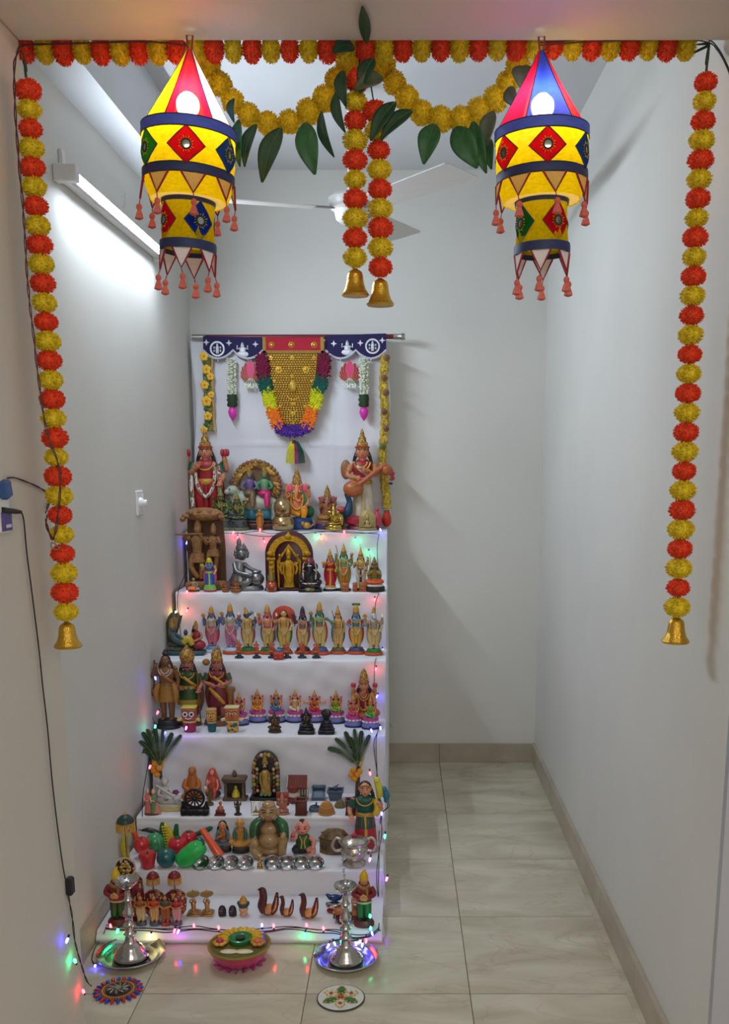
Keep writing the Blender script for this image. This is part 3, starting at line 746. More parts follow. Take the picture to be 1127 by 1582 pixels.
def disc_motif(u, v, r):
    x, z = L2(u, v); k = pxm(YV, 1.95); R_ = r * k
    m1 = MB(); m1.strip(arc(x, z, R_, 0, 360, 24), arc(x, z, R_ * .78, 0, 360, 24), -.003, 0); d = m1.to('round_motif', SILV, t)
    q = MB(); q.box((x - R_ * .2, -.004, z - R_ * .62), (x + R_ * .2, 0, z + R_ * .35), .001); q.ball((x, -.002, z + R_ * .5), (R_ * .14, .003, R_ * .2), 8, 6)
    for s in (-1, 1): q.box((x + s * R_ * .42 - R_ * .1, -.003, z - R_ * .4), (x + s * R_ * .42 + R_ * .1, 0, z - R_ * .12), .001); q.box((x + s * R_ * .42 - R_ * .1, -.003, z + R_ * .02), (x + s * R_ * .42 + R_ * .1, 0, z + R_ * .3), .001)
    q.to('deity_relief', SILV, d)
disc_motif(336, 539, 11.5); disc_motif(576, 535, 11.5)
def deity_motif(u, v, h):
    x, z = L2(u, v); k = pxm(YV, 1.95) * h
    q = MB(); q.ball((x, -.002, z - .28 * k), (.42 * k, .004, .22 * k), 10, 6); q.ball((x, -.002, z), (.22 * k, .004, .26 * k), 10, 6); q.ball((x, -.003, z + .28 * k), (.13 * k, .004, .14 * k), 8, 6)
    q.lathe([(.12 * k, 0), (.1 * k, .06 * k), (0, .2 * k)], c=(x, -.002, z + .36 * k), seg=8)
    for s in (-1, 1): q.tube([(x + s * .18 * k, -.002, z + .14 * k), (x + s * .38 * k, -.003, z + .06 * k), (x + s * .36 * k, -.003, z + .32 * k)], .045 * k, 6)
    q.to('deity_motif', SILV, t)
deity_motif(375, 541, 22); deity_motif(537, 538, 22)
for u, v in [(319, 529), (354, 530), (395, 532), (516, 531), (557, 530), (591, 526)]:
    x, z = L2(u, v); k = pxm(YV, 1.95) * 5
    MB().prism([(x + k * cos(j * pi / 4) * (1 if j % 2 == 0 else .38), z + k * sin(j * pi / 4) * (1 if j % 2 == 0 else .38)) for j in range(8)], -.003, 0, .0004).to('star_motif', SILV, t, False)

# ---- gold beaded panel with red header, wool border and tassel
t = thing('beaded_panel', 'gold beaded wall hanging with red header and coloured wool border', 'wall hanging', V(455, 535)); O = V(455, 535, YV - .012)
t.location = O
def L3(u, v): p = V(u, v, YV - .012) - O; return (p.x, p.z)
x0, zt_ = L3(406, 521); x1, zb_ = L3(501, 546)
hd = MB().box((x0, -.004, zb_), (x1, .006, zt_), .003).to('red_header', M((170, 18, 44), rough=.8, var=.1, name='red_velvet'), t, False)
GLD = M((206, 166, 84), rough=.4, metal=.7, var=.25, scale=30, bump=.5, name='gold_ribbon')
for lo, hi in (((x0, zb_), (x0 + .014, zt_)), ((x1 - .014, zb_), (x1, zt_)), ((x0, zb_), (x1, zb_ + .012))):
    MB().box((lo[0], -.006, lo[1]), (hi[0], -.0035, hi[1]), .001).to('gold_ribbon', GLD, hd, False)
GB = M((224, 182, 72), rough=.3, metal=.6, var=.12, name='gold_bead')
for u in (420, 451, 486):
    x, z = L3(u, 533)
    st = MB().ball((x, -.006, z), (.008, .006, .008), 10, 7).to('gold_stud', GB, hd)
    MB().tube([(x + .0115 * cos(2 * pi * j / 16), -.005, z + .0115 * sin(2 * pi * j / 16)) for j in range(16)], .0016, 5, closed=True).to('stud_ring', GB, st)
left = [(414, 546), (416, 562), (419, 590), (424, 615), (430, 638), (437, 652), (446, 658)]
right = [(491, 546), (490, 562), (487, 590), (482, 615), (475, 638), (468, 652), (458, 658)]
def edge_u(side, v):
    for (a, b) in zip(side, side[1:]):
        if a[1] <= v <= b[1]: return a[0] + (b[0] - a[0]) * (v - a[1]) / (b[1] - a[1])
    return side[-1][0]
MB().prism([L3(u, v) for u, v in left + right[::-1]], -.002, .006).to('panel_board', M((120, 84, 30), rough=.6, metal=.3, var=.1), t, False)
bd = MB(); row = 0; v = 549.0
while v < 656:
    a, b = edge_u(left, v) + 1.2, edge_u(right, v) - 1.2; n = max(1, int((b - a) / 3.9)); off = .5 if row % 2 else 0
    for k in range(n + 1):
        u = a + (b - a) * min(1, (k + off) / n) if n else (a + b) / 2
        x, z = L3(u, v); bd.ball((x, -.004, z), (.0054, .0045, .0046), 6, 4)
    v += 3.5; row += 1
tag(bd.to('gold_beadwork', GB, t), None, None, None, 'stuff')
for u, v, r in [(418, 553, .008), (452, 553, .009), (486, 553, .008), (431, 571, .013), (473, 571, .013), (452, 581, .006), (424, 589, .006), (482, 589, .006), (453, 624, .008), (433, 628, .006), (472, 628, .006), (453, 639, .009), (454, 654, .006)]:
    x, z = L3(u, v); bs = MB().ball((x, -.006, z), (r * .7, r * .8, r * .7), 10, 7).to('gold_boss', GB, t)
    MB().lathe([(r * 1.15, 0), (r * 1.0, .002)], seg=12).to('boss_rim', GB, bs).matrix_local = Matrix.Translation((x, -.005, z)) @ Matrix.Rotation(pi / 2, 4, 'X')
x, z = L3(453, 597); gp = MB().ball((x, -.008, z), (.017, .012, .026), 12, 9).to('gold_plaque', GB, t)
MB().box((x - .005, -.022, z - .012), (x + .005, -.016, z + .014), .002).to('plaque_mark', M((250, 226, 120), rough=.2, metal=.8), gp, False)
for v, w in [(611, 9), (632, 6), (645, 7)]:
    x, z = L3(453.5, v); k = pxm(YV, 1.8)
    MB().tube([(x + w * k * cos(radians(a_)), -.006, z + w * .7 * k * sin(radians(a_))) for a_ in range(195, 350, 15)], .0022, 6).to('gold_crescent', GB, t)
# wool tufts round the edge: each colour block a part
def wool(name, cols, poly_u, y=-.004, r=15):
    mb = MB(); rr = random.Random(hash(name) % 999)
    for (u, v) in along(poly_u, int(18 + len(poly_u) * 3)):
        x, z = L3(u + rr.uniform(-1.5, 1.5), v + rr.uniform(-1, 1)); k = pxm(YV, 1.8)
        for q in range(9):
            a_ = rr.uniform(0, 6.28); l = r * k * rr.uniform(.5, .75)
            d = Vector((cos(a_) * l, rr.uniform(-.016, 0), sin(a_) * l)); c0 = Vector((x, y, z))
            mb.tube([c0 - d * .5, c0 + Vector((0, -.006, 0)), c0 + d], [.004, .0055, .003], 5)
    return mb.to(name, M(cols, rough=.95, var=.25, scale=12, bump=.3, name='wool'), t)
for nm, c_, pa in [('maroon_wool', (120, 22, 58), [(406, 553), (408, 580)]), ('green_wool', (18, 88, 76), [(410, 588), (412, 600)]), ('yellow_wool', (206, 208, 24), [(415, 607), (419, 627)]), ('orange_wool', (250, 124, 30), [(422, 634), (430, 656)])]:
    wool(nm, c_, pa)
    wool(nm, c_, [(905 - u + (3 if u < 412 else 1), v) for u, v in pa])
wool('purple_wool', (84, 44, 150), [(431, 660), (441, 665), (452, 667), (466, 665), (477, 660)], r=14)
x, z = L3(455, 676); MB().ball((x, -.004, z), .005, 8, 6).to('wooden_bead', M((216, 180, 130), rough=.5), t)
k = pxm(YV, 1.7)
for nm, c_, us in [('yellow_tassel', (214, 206, 40), range(443, 457, 2)), ('magenta_tassel', (160, 30, 110), range(457, 463, 2)), ('green_tassel', (14, 74, 62), range(463, 473, 2))]:
    mb = MB()
    for u in us:
        for dy in (0, -.006):
            a_ = L3(455 + (u - 456) * .35, 682); m_ = L3(u * .85 + 455 * .15, 697); b_ = L3(u, 717 - abs(u - 456) * .12)
            mb.tube([(a_[0], -.004 + dy, a_[1]), (m_[0], -.010 + dy, m_[1]), (b_[0], -.008 + dy, b_[1])], .0022, 5, smooth=3)
    mb.to(nm, M(c_, rough=.9, var=.2, scale=10, name='tassel_wool'), t)
x, z = L3(455, 682); MB().lathe([(.006, .006), (.010, 0), (.012, -.008)], c=(x, -.006, z), seg=10).to('tassel_cap', M((80, 20, 40), rough=.8), t)

# ---- jasmine drops with pink buds
JAS = M((226, 232, 214), rough=.75, var=.08, name='jasmine'); JGR = M((46, 70, 40), rough=.8, var=.3, scale=12, bump=.4); PINK = M((222, 58, 176), rough=.35, var=.1, name='pink_bud')
for ub, ul, side in ((357, 359, 'left'), (562, 564, 'right')):
    p = V(ub, 556, YV - .012); t = thing('jasmine_drop', 'white jasmine drop with pink lotus bud, %s of the beaded panel' % side, 'garland', p, 0, 'jasmine drops'); k = pxm(YV, 1.8)
    z_ = lambda v: V(ub, v).z - p.z
    jm = MB(); rr = random.Random(5)
    for q in range(150):
        a_ = rr.uniform(0, 6.28); zz = z_(555) + (z_(612) - z_(555)) * q / 150; rd = rr.uniform(4, 7) * k
        jm.ball((rd * cos(a_), rd * sin(a_), zz), (.0055, .0055, .0045), 6, 4)
    tag(jm.to('jasmine_buds', JAS, t), None, None, None, 'stuff')
    MB().lathe([(.005, z_(555)), (.010, z_(560)), (.010, z_(610)), (.005, z_(614))], seg=10).to('jasmine_core', M((196, 204, 176), rough=.8), t)
    MB().lathe([(7.5 * k, z_(610)), (7 * k, z_(614)), (8 * k, z_(618)), (7 * k, z_(621)), (7.5 * k, z_(626)), (6 * k, z_(629))], seg=14, fn=lambda r, z, a: r * (1 + .16 * sin(7 * a + z * 300))).to('green_collar', JGR, t)
    MB().lathe([(.002, z_(626)), (5.5 * k, z_(631)), (7.3 * k, z_(637)), (5 * k, z_(644)), (1.6 * k, z_(649)), (0, z_(651))], seg=12).to('pink_bud', PINK, t)
# ---- lotus cut-outs with white tassels
LOT = M((168, 30, 60), rough=.5, var=.15, name='lotus_red'); LOTP = M((214, 60, 120), rough=.5, var=.1); GLN = M((226, 190, 120), rough=.4, metal=.4)
for uc, side in ((388, 'left'), (541, 'right')):
    p = V(uc, 585, YV - .004); t = thing('lotus_ornament', 'pink lotus cut-out with white shell tassel, %s of the beaded panel' % side, 'ornament', p, 0, 'lotus ornaments'); k = pxm(YV, 1.8)
    for i, (ang, ln_, w_) in enumerate([(-78, 17, 5), (78, 17, 5), (-58, 19, 5.5), (58, 19, 5.5), (-38, 22, 6), (38, 22, 6), (-19, 25, 6.5), (19, 25, 6.5), (0, 28, 7)]):
        a_ = radians(ang); ol = []
        for q in range(13):
            s_ = q / 12 * 2; tt = s_ if s_ <= 1 else 2 - s_; wd = w_ * sin(pi * min(1, tt * .9 + .05)) * (1 if s_ <= 1 else -1) * .9
            ol.append(((tt * ln_ * sin(a_) + wd * cos(a_)) * k, (tt * ln_ * cos(a_) - wd * sin(a_)) * k))
        pt = MB().prism(ol, -.002 - .0009 * i, .001 - .0009 * i, .0008).to('petal', LOTP if ang == 0 else LOT, t, False)
        MB().tube([(x, -.0022 - .0009 * i, z) for x, z in ol], .0009, 4, closed=True).to('gold_outline', GLN, pt)
    for q in range(5):
        x = (q - 2) * 2.6 * k; MB().tube([(x * .4, -.01, 0), (x, -.008, -.012), (x * 1.7, -.006, -.026)], .0016, 5).to('thread', JAS, t)
        sh = MB()
        for d_ in range(3): sh.ball((x * 1.7 + random.uniform(-.004, .004), -.006, -.026 - d_ * .006), (.0048, .004, .0052), 7, 5)
        sh.to('shell_tassel', JAS, t)
# ---- ribbon garland with yellow flowers on the left
p = V(320, 552); t = thing('flower_ribbon', 'green ribbon garland with yellow fabric flowers left of the backdrop', 'garland', p); k = pxm(YV, 1.8)
zq = lambda v: V(320, v).z - p.z
MB().grid(lambda s_, tt: ((-6.5 + 13 * s_) * k + .003 * sin(tt * 20), -.002 - .003 * sin(tt * 25 + s_ * 3), zq(552) + (zq(666) - zq(552)) * tt), 4, 40).to('ribbon', MOT([(40, 92, 58), (60, 110, 60), (196, 150, 70), (70, 104, 74)], 16, .8), t)
MB().tube([(7.5 * k + .002 * sin(j), -.004, zq(552 + j * 3.9)) for j in range(30)], .0035, 5).to('gold_edge', M((214, 164, 84), rough=.5), t)
YFL = M((240, 190, 60), rough=.7, var=.15, name='yellow_fabric'); ORC = M((222, 120, 30), rough=.7)
for u, v, r in [(316, 551, 7), (320, 571, 7.5), (326, 582, 6), (317, 595, 7), (327, 610, 5.5), (320, 620, 8.5), (322, 643, 7), (316, 664, 6)]:
    q = V(u, v) - p; fl0 = MB()
    for j in range(5):
        a_ = 2 * pi * j / 5 + .3; fl0.ball((q.x + cos(a_) * r * .52 * k, -.011, q.z + sin(a_) * r * .52 * k), (r * .5 * k, .004, r * .5 * k), 8, 5)
    f0 = fl0.to('fabric_flower', YFL, t); MB().ball((q.x, -.016, q.z), (r * .2 * k, .003, r * .2 * k), 7, 5).to('flower_centre', ORC, f0)
for v in (560, 590, 606, 632, 650, 656):
    q = V(320 + random.uniform(-4, 4), v) - p
    MB().grid(lambda s_, tt: (q.x + (s_ - .5) * .016, -.008 - .004 * sin(pi * tt), q.z + (tt - .5) * .02 * (1 - abs(s_ - .5))), 3, 3).to('ribbon_leaf', M((46, 104, 60), rough=.7, var=.2), t)
# ---- heavy gold tinsel garland on the right, ending in a red bud
p = V(594, 548, YV - .01); t = thing('tinsel_garland', 'gold tinsel garland with brown rosettes and red bud right of the backdrop', 'garland', p); k = pxm(YV, 1.6)
GA = [V(u, v, YV - .012) - p for u, v in [(596, 548), (594, 570), (593, 600), (595, 630), (595, 660), (592, 690), (592, 715), (594, 740), (597, 765), (599, 786)]]
mb = MB(); Pd, _ = spline(GA, [0] * len(GA), 8); mb.tube(Pd, [.0195 + .0025 * sin(i * 1.7) for i in range(len(Pd))], 12)
mb.to('tinsel_rope', MOT([(214, 174, 50), (240, 214, 90), (176, 140, 40), (206, 190, 70), (160, 110, 40)], 26, .3, .5, .8), t)
for (u, v) in [(594, 584), (597, 607), (594, 636), (597, 662), (592, 690), (598, 553)]:
    q = V(u, v, YV - .034) - p; rs = MB()
    for j in range(3): rs.tube([(q.x + (.0115 - j * .0036) * cos(2 * pi * m / 12), q.y - j * .002, q.z + (.0115 - j * .0036) * sin(2 * pi * m / 12)) for m in range(12)], .0036, 5, closed=True)
    rs.to('rosette', M((118, 76, 58) if v != 690 else (92, 100, 50), rough=.55, var=.3), t)
q = V(598, 790, YV - .012) - p
MB().lathe([(.004, .004), (.014, -.006), (.020, -.03), (.021, -.05), (.013, -.066), (.0, -.07)], c=q, seg=12, fn=lambda r, z, a: r * (1 + .06 * sin(3 * a))).to('red_bud', M((196, 52, 30), rough=.55, var=.2), t)
MB().lathe([(.010, .006), (.013, .0), (.010, -.008)], c=q, seg=12).to('bud_collar', M((150, 90, 40), rough=.5), t)
rf = MB(); rr = random.Random(2)
for j in range(9):
    q = V(603 + rr.uniform(-5, 5), 731 + rr.uniform(-10, 9), YV - .02) - p; rf.ball(q, (.0085, .008, .0085), 8, 6)
rf.to('red_berries', M((176, 56, 54), rough=.6, var=.25), t)
q = V(604, 747, YV - .02) - p; MB().ball(q, (.010, .006, .005), 8, 6).to('dark_leaf', M((40, 40, 50), rough=.6), t)

# ================================================================== figurine kit
# a figurine is built in units of its own height: x to the viewer's right, -y to the viewer, z up
BLK = M((26, 24, 28), rough=.4, var=.15, name='black_paint'); GOLDP = M((196, 148, 62), rough=.38, metal=.35, var=.3, scale=10, bump=.3, name='gold_paint')
DGOLD = MOT([(176, 130, 56), (120, 84, 36), (206, 164, 80), (150, 108, 50)], 14, .4, .3, .5)
def P_(*c, r=.42): return M(c, rough=r, var=.14, scale=6)
SKIN = P_(216, 156, 118); PINKS = P_(226, 138, 120); DSKIN = P_(150, 96, 72); BLUES = P_(88, 128, 172); GREENS_ = P_(70, 140, 98); REDM = P_(178, 40, 44); WHT = P_(226, 220, 208)
LIP = M((172, 60, 56), rough=.4, var=0); EYE = M((20, 16, 18), rough=.3, var=0); EYEW = M((232, 226, 216), rough=.3, var=0)
class Fig:
    def __init__(s, name, label, cat, u, v0, v1, tier, w=1.0, rz=0.0, group=None, dep=.025, z=None):
        Z = TZ[tier] if z is None else z
        p = atZ(u, v0, Z); y = p.y + dep
        if z is None: y = min(max(y, TY[tier] + dep), TB[tier] - max(dep * 1.3, .055 if tier == 0 else 0))
        p = atY(u, v0, y); p.z = Z + .0012
        s.h = atY(u, v1, y).z - Z; s.w = w; s.p = p
        s.root = thing(name, label, cat, p, rz, group)
    def mb(s): return MB(s.h, s.w)
    def put(s, name, mat, fn, parent=None, sharp=50):
        m = s.mb(); fn(m); return m.to(name, mat, parent or s.root, sharp=sharp)
    def base(s, rings):
        """rings: (material, r0, r1, z0, z1[, sy])"""
        for i, q in enumerate(rings):
            m, r0, r1, z0, z1 = q[:5]; sy = q[5] if len(q) > 5 else .75
            s.put('base' if i == 0 else 'base_band', m, lambda b: b.lathe([(r0 * .97, z0), (r0, z0 + (z1 - z0) * .15), (r1, z1 - (z1 - z0) * .15), (r1 * .96, z1)], seg=18, sy=sy))
        return rings[-1][4]
    def head(s, c, r, skin, hair=None, face=True, crown=None, ckind='cone', ch=.2, k=1.0, beard=None, ear=True, mark=None):
        x, y, z = c
        hd = s.put('head', skin, lambda b: (b.ball(c, (r, r * .95, r * 1.2), 14, 10), b.tube([(x, y + r * .15, z - r * 1.7), (x, y, z - r * .7)], [r * .62, r * .5], 8), b.ball((x, y - r * .98, z - r * .1), (r * .16, r * .16, r * .26), 6, 5)))
        if face:
            for sg in (-1, 1): 
                s.put('eye', EYEW, lambda b: b.ball((x + sg * r * .38, y - r * .80, z + r * .14), (r * .2, r * .1, r * .11), 6, 4), hd)
                s.put('pupil', EYE, lambda b: b.ball((x + sg * r * .38, y - r * .88, z + r * .14), (r * .10, r * .06, r * .11), 6, 4), hd)
                s.put('eyebrow', EYE, lambda b: b.tube([(x + sg * r * .18, y - r * .87, z + r * .33), (x + sg * r * .4, y - r * .84, z + r * .42), (x + sg * r * .6, y - r * .72, z + r * .34)], r * .045, 4), hd)
            s.put('mouth', LIP, lambda b: b.ball((x, y - r * .84, z - r * .52), (r * .19, r * .08, r * .07), 7, 4), hd)
            if mark: s.put('forehead_mark', mark, lambda b: b.ball((x, y - r * .84, z + r * .55), (r * .09, r * .08, r * .22), 6, 4), hd)
        if ear:
            s.put('ears', skin, lambda b: [b.ball((x + sg * r * 1.0, y + r * .05, z), (r * .16, r * .2, r * .3), 6, 4) for sg in (-1, 1)], hd)
            if crown: s.put('earrings', crown, lambda b: [b.ball((x + sg * r * 1.02, y - r * .1, z - r * .45), r * .2, 6, 5) for sg in (-1, 1)], hd)
        if hair: s.put('hair', hair, lambda b: (b.ball((x, y + r * .28, z + r * .22), (r * 1.12, r * .95, r * 1.15), 12, 8), [b.tube([(x + sg * r * .9, y + r * .2, z + r * .1), (x + sg * r * 1.25, y + r * .25, z - r * .9), (x + sg * r * 1.6, y + r * .3, z - r * 1.9)], [r * .3, r * .32, r * .16], 7) for sg in (-1, 1)]))
        if beard: s.put('beard', beard, lambda b: b.ball((x, y - r * .45, z - r * .85), (r * .6, r * .55, r * .7), 9, 6), hd)
        if crown:
            t0 = z + r * .55
            pr = {'cone': [(1.12, 0), (1.2, .06), (1.05, .16), (1.0, .34), (.95, .38), (.82, .6), (.76, .64), (.5, .84), (.28, .9), (.24, .96), (.06, 1)],
                  'dome': [(1.14, 0), (1.2, .1), (1.08, .2), (1.05, .5), (.8, .72), (.4, .8), (.35, .88), (.1, 1)],
                  'spire': [(1.1, 0), (1.18, .05), (.98, .1), (.92, .3), (.7, .34), (.62, .55), (.42, .6), (.3, .8), (.1, 1)],
                  'turban': [(1.15, 0), (1.35, .25), (1.3, .5), (.9, .7), (.4, .85), (.25, 1)]}[ckind]
            s.put('crown', crown, lambda b: b.lathe([(q * r, t0 + tt * ch) for q, tt in pr], c=(x, y + r * .05, 0), seg=14))
            s.put('crown_band', P_(170, 44, 50), lambda b: b.lathe([(1.2 * r, t0 + .06 * ch), (1.24 * r, t0 + .10 * ch), (1.12 * r, t0 + .14 * ch)], c=(x, y + r * .05, 0), seg=14, cap=False))
        return hd
ARM = {  # shoulder, elbow, hand (x to the outside)
    'bless': ((.115, .0, .635), (.165, -.02, .52), (.15, -.10, .60)), 'give': ((.115, 0, .635), (.16, -.01, .52), (.14, -.09, .45)),
    'raise': ((.12, .03, .64), (.185, .03, .575), (.175, .0, .71)), 'down': ((.115, 0, .635), (.15, .01, .52), (.135, -.03, .41)),
    'fold': ((.115, 0, .635), (.15, -.03, .54), (.03, -.11, .58)), 'belly': ((.115, 0, .635), (.155, -.02, .53), (.05, -.11, .50)),
    'hip': ((.115, 0, .635), (.185, .0, .55), (.10, -.05, .47)), 'chest': ((.115, 0, .635), (.14, -.05, .55), (.07, -.11, .62)), 'wide': ((.12, 0, .64), (.19, 0, .60), (.25, -.04, .56)),
    'shoulder': ((.115, 0, .635), (.165, -.03, .56), (.13, -.04, .68))}
def limb(F, name, mat, pts, rs, hand=None, cuff=None, sleeve=None):
    a = F.put(name, mat, lambda b: b.tube(pts, rs, 8, smooth=4))
    e = Vector(pts[-1]); d = (e - Vector(pts[-2])).normalized(); r = rs[-1]
    F.put('hand', hand or mat, lambda b: (b.ball(e + d * r * .8, (r * 1.15, r * .8, r * 1.4), 8, 6), [b.tube([e + d * r * 1.4 + Vector((q * r * .5, 0, 0)), e + d * r * 2.6 + Vector((q * r * .6, 0, r * .3))], [r * .36, r * .24], 5) for q in (-1.4, -.5, .4, 1.2)], b.tube([e + d * r * .6 + Vector((r * .9, 0, 0)), e + d * r * 1.5 + Vector((r * 1.7, -r * .3, 0))], [r * .36, r * .26], 5)), a)
    if cuff: F.put('bangle', cuff, lambda b: (b.tube([Vector(pts[-2]).lerp(e, .72), Vector(pts[-2]).lerp(e, .86)], r * 1.3, 8)), a)
    if cuff: F.put('armlet', cuff, lambda b: b.tube([Vector(pts[0]).lerp(Vector(pts[1]), .45), Vector(pts[0]).lerp(Vector(pts[1]), .58)], rs[0] * 1.12, 8), a)
    if sleeve: F.put('sleeve', sleeve, lambda b: b.tube([pts[0], Vector(pts[0]).lerp(Vector(pts[1]), .75)], [rs[0] * 1.3, rs[0] * 1.15], 8), a)
    return a
def item(F, kind, mat, p, k):
    x, y, z = p
    fn = {'disc': lambda b: (b.prism(arc(x, z + .05 * k, .045 * k, 0, 360, 14)[:-1], y - .008, y + .008), b.ball((x, y - .008, z + .05 * k), .015 * k, 6, 5)),
          'ball': lambda b: b.ball((x, y, z + .045 * k), .042 * k, 9, 7),
          'lotus': lambda b: [b.ball((x + .03 * k * cos(q), y + .02 * k * sin(q), z + .05 * k), (.022 * k, .02 * k, .04 * k), 6, 5) for q in (0, 1.26, 2.5, 3.77, 5.03)],
          'shell': lambda b: b.lathe([(.01 * k, 0), (.038 * k, .03 * k), (.03 * k, .06 * k), (.004, .1 * k)], c=(x, y, z), seg=9),
          'rod': lambda b: b.tube([(x, y, z - .42 * k), (x, y, z + .2 * k)], .010 * k, 6),
          'mace': lambda b: (b.tube([(x, y, z - .3 * k), (x, y, z)], .013 * k, 6), b.ball((x, y, z - .34 * k), .045 * k, 8, 6)),
          'axe': lambda b: (b.tube([(x, y, z - .2 * k), (x, y, z + .1 * k)], .009 * k, 6), b.prism([(x - .01 * k, z + .02 * k), (x - .07 * k, z + .0), (x - .07 * k, z + .11 * k), (x - .01 * k, z + .09 * k)], y - .006, y + .006)),
          'bow': lambda b: b.tube([(x, y, z - .4 * k), (x + .045 * k, y, z - .15 * k), (x + .05 * k, y, z + .05 * k), (x, y, z + .26 * k)], .009 * k, 6, smooth=4)}[kind]
    F.put(kind if kind not in ('ball', 'disc') else {'ball': 'fruit', 'disc': 'discus'}[kind], mat, fn)
def standing(F, base, skin, lower, upper=None, legs='dhoti', hair=BLK, crown=GOLDP, ckind='cone', arms=(('L', 'bless'), ('R', 'bless')), drape=None, garland=None, sash=None, belt=GOLDP, items=(), face=True, feet=None, beard=None, nocrown=False, bw=1.0, neck=GOLDP, headr=.058, sleeve=None, mark=None, halo=None, headfn=None, shawl=None):
    zb = F.base(base) if base else 0.0
    k = (1 - zb) if not nocrown else (1 - zb) / .845
    B = lambda x, y, t: (x * k * bw, y * k, zb + k * t)
    feet = feet or skin
    if drape: F.put('drape', drape, lambda b: (b.ball(B(0, .055, .33), (.165 * k * bw, .035 * k, .32 * k), 14, 10)))
    if legs == 'dhoti':
        for sg in (-1, 1):
            lg = F.put('leg', lower, lambda b: b.tube([B(sg * .05, .0, .46), B(sg * .062, -.005, .3), B(sg * .055, 0, .15), B(sg * .052, 0, .035)], [.072 * k, .068 * k, .052 * k, .046 * k], 10, smooth=3))
            F.put('foot', feet, lambda b: b.ball(B(sg * .055, -.035, .018), (.036 * k, .062 * k, .022 * k), 8, 5), lg)
        F.put('pleat', sash or lower, lambda b: b.tube([B(0, -.055, .45), B(0, -.065, .3), B(0, -.05, .1)], [.026 * k, .022 * k, .03 * k], 7, flat=.6))
    elif legs == 'skirt':
        F.put('skirt', lower, lambda b: b.lathe([(.128, .02), (.125, .05), (.108, .25), (.1, .36), (.085, .47)], c=(0, 0, 0), seg=20, sy=.72, fn=lambda r, z, a: r * (1 + .035 * sin(9 * a))) if False else b.lathe([(r * k * bw, zb + t * k) for r, t in ((.128, .015), (.126, .05), (.11, .25), (.102, .36), (.085, .47))], seg=20, sy=.72, fn=lambda r, z, a: r * (1 + .035 * sin(9 * a))))
        F.put('skirt_border', sash or GOLDP, lambda b: b.lathe([(r * k * bw, zb + t * k) for r, t in ((.131, .012), (.134, .03), (.13, .055))], seg=20, sy=.72, cap=False))
        F.put('pleat', sash or GOLDP, lambda b: b.tube([B(.0, -.075, .45), B(.01, -.088, .25), B(.0, -.098, .05)], [.014 * k, .018 * k, .024 * k], 6, flat=.5))
        for sg in (-1, 1): F.put('foot', feet, lambda b: b.ball(B(sg * .05, -.08, .015), (.03 * k, .05 * k, .018 * k), 7, 5))
    else:                                             # 'legs': short garment, bare shins
        for sg in (-1, 1):
            lg = F.put('leg', skin, lambda b: b.tube([B(sg * .055, 0, .32), B(sg * .055, -.005, .18), B(sg * .05, .005, .03)], [.052 * k, .044 * k, .032 * k], 10, smooth=3))
            F.put('foot', feet, lambda b: b.ball(B(sg * .055, -.04, .018), (.034 * k, .064 * k, .022 * k), 8, 5), lg)
        F.put('tunic', lower, lambda b: b.lathe([(r * k * bw, zb + t * k) for r, t in ((.125, .24), (.122, .28), (.1, .42), (.088, .48))], seg=18, sy=.75, fn=lambda r, z, a: r * (1 + .04 * sin(8 * a))))
    F.put('torso', upper or skin, lambda b: b.lathe([(r * k * bw, zb + t * k) for r, t in ((.088, .42), (.084, .48), (.1, .56), (.116, .62), (.108, .655), (.06, .685), (.035, .70))], seg=16, sy=.62))
    if belt: F.put('belt', belt, lambda b: b.lathe([(r * k * bw, zb + t * k) for r, t in ((.094, .43), (.102, .45), (.1, .475), (.09, .49))], seg=16, sy=.68, cap=False))
    if neck: F.put('necklace', neck, lambda b: [b.tube([B(.085 * q * cos(a_), -.055 - .018 * q * abs(sin(a_)), .665 - .085 * q * sin(a_)) for a_ in [pi * j / 8 for j in range(9)]], .010 * k, 5) for q in (1.0, .62)])
    if garland: F.put('garland', garland, lambda b: b.tube([B(.085 * sg_, -.05 - .03 * t_, .66 - .36 * t_) if True else None for sg_, t_ in [(-1, 0), (-1.05, .35), (-.85, .7), (0, 1.0), (.85, .7), (1.05, .35), (1, 0)]], .02 * k, 7, smooth=4))
    if shawl: F.put('shawl', shawl, lambda b: b.tube([B(-.10, .0, .66), B(-.03, -.075, .6), B(.06, -.085, .53), B(.12, -.02, .47)], [.02 * k, .021 * k, .02 * k, .014 * k], 8, flat=.5, smooth=4))
    ends = {}
    for q in arms:
        sg = -1 if q[0] == 'L' else 1; pts = [B(sg * p[0], p[1], p[2]) for p in ARM[q[1]]]
        limb(F, 'arm', skin, pts, [.036 * k, .029 * k, .024 * k], cuff=belt, sleeve=sleeve); ends[(q[0], q[1])] = pts[-1]
        if len(q) > 2: item(F, q[2], q[3], (pts[-1][0] + sg * .008, pts[-1][1] - .015 * k, pts[-1][2]), k)
    if halo: F.put('halo', halo, lambda b: b.prism(arc(0, zb + .77 * k, .135 * k, 0, 360, 22)[:-1], .05 * k, .065 * k, .008))
    if headfn: headfn(F, B, k)
    else: F.head(B(0, -.01, .765), headr * k, skin, hair, face, None if nocrown else crown, ckind, (1 - .79) * k, k, beard, mark=mark)
    return B, k
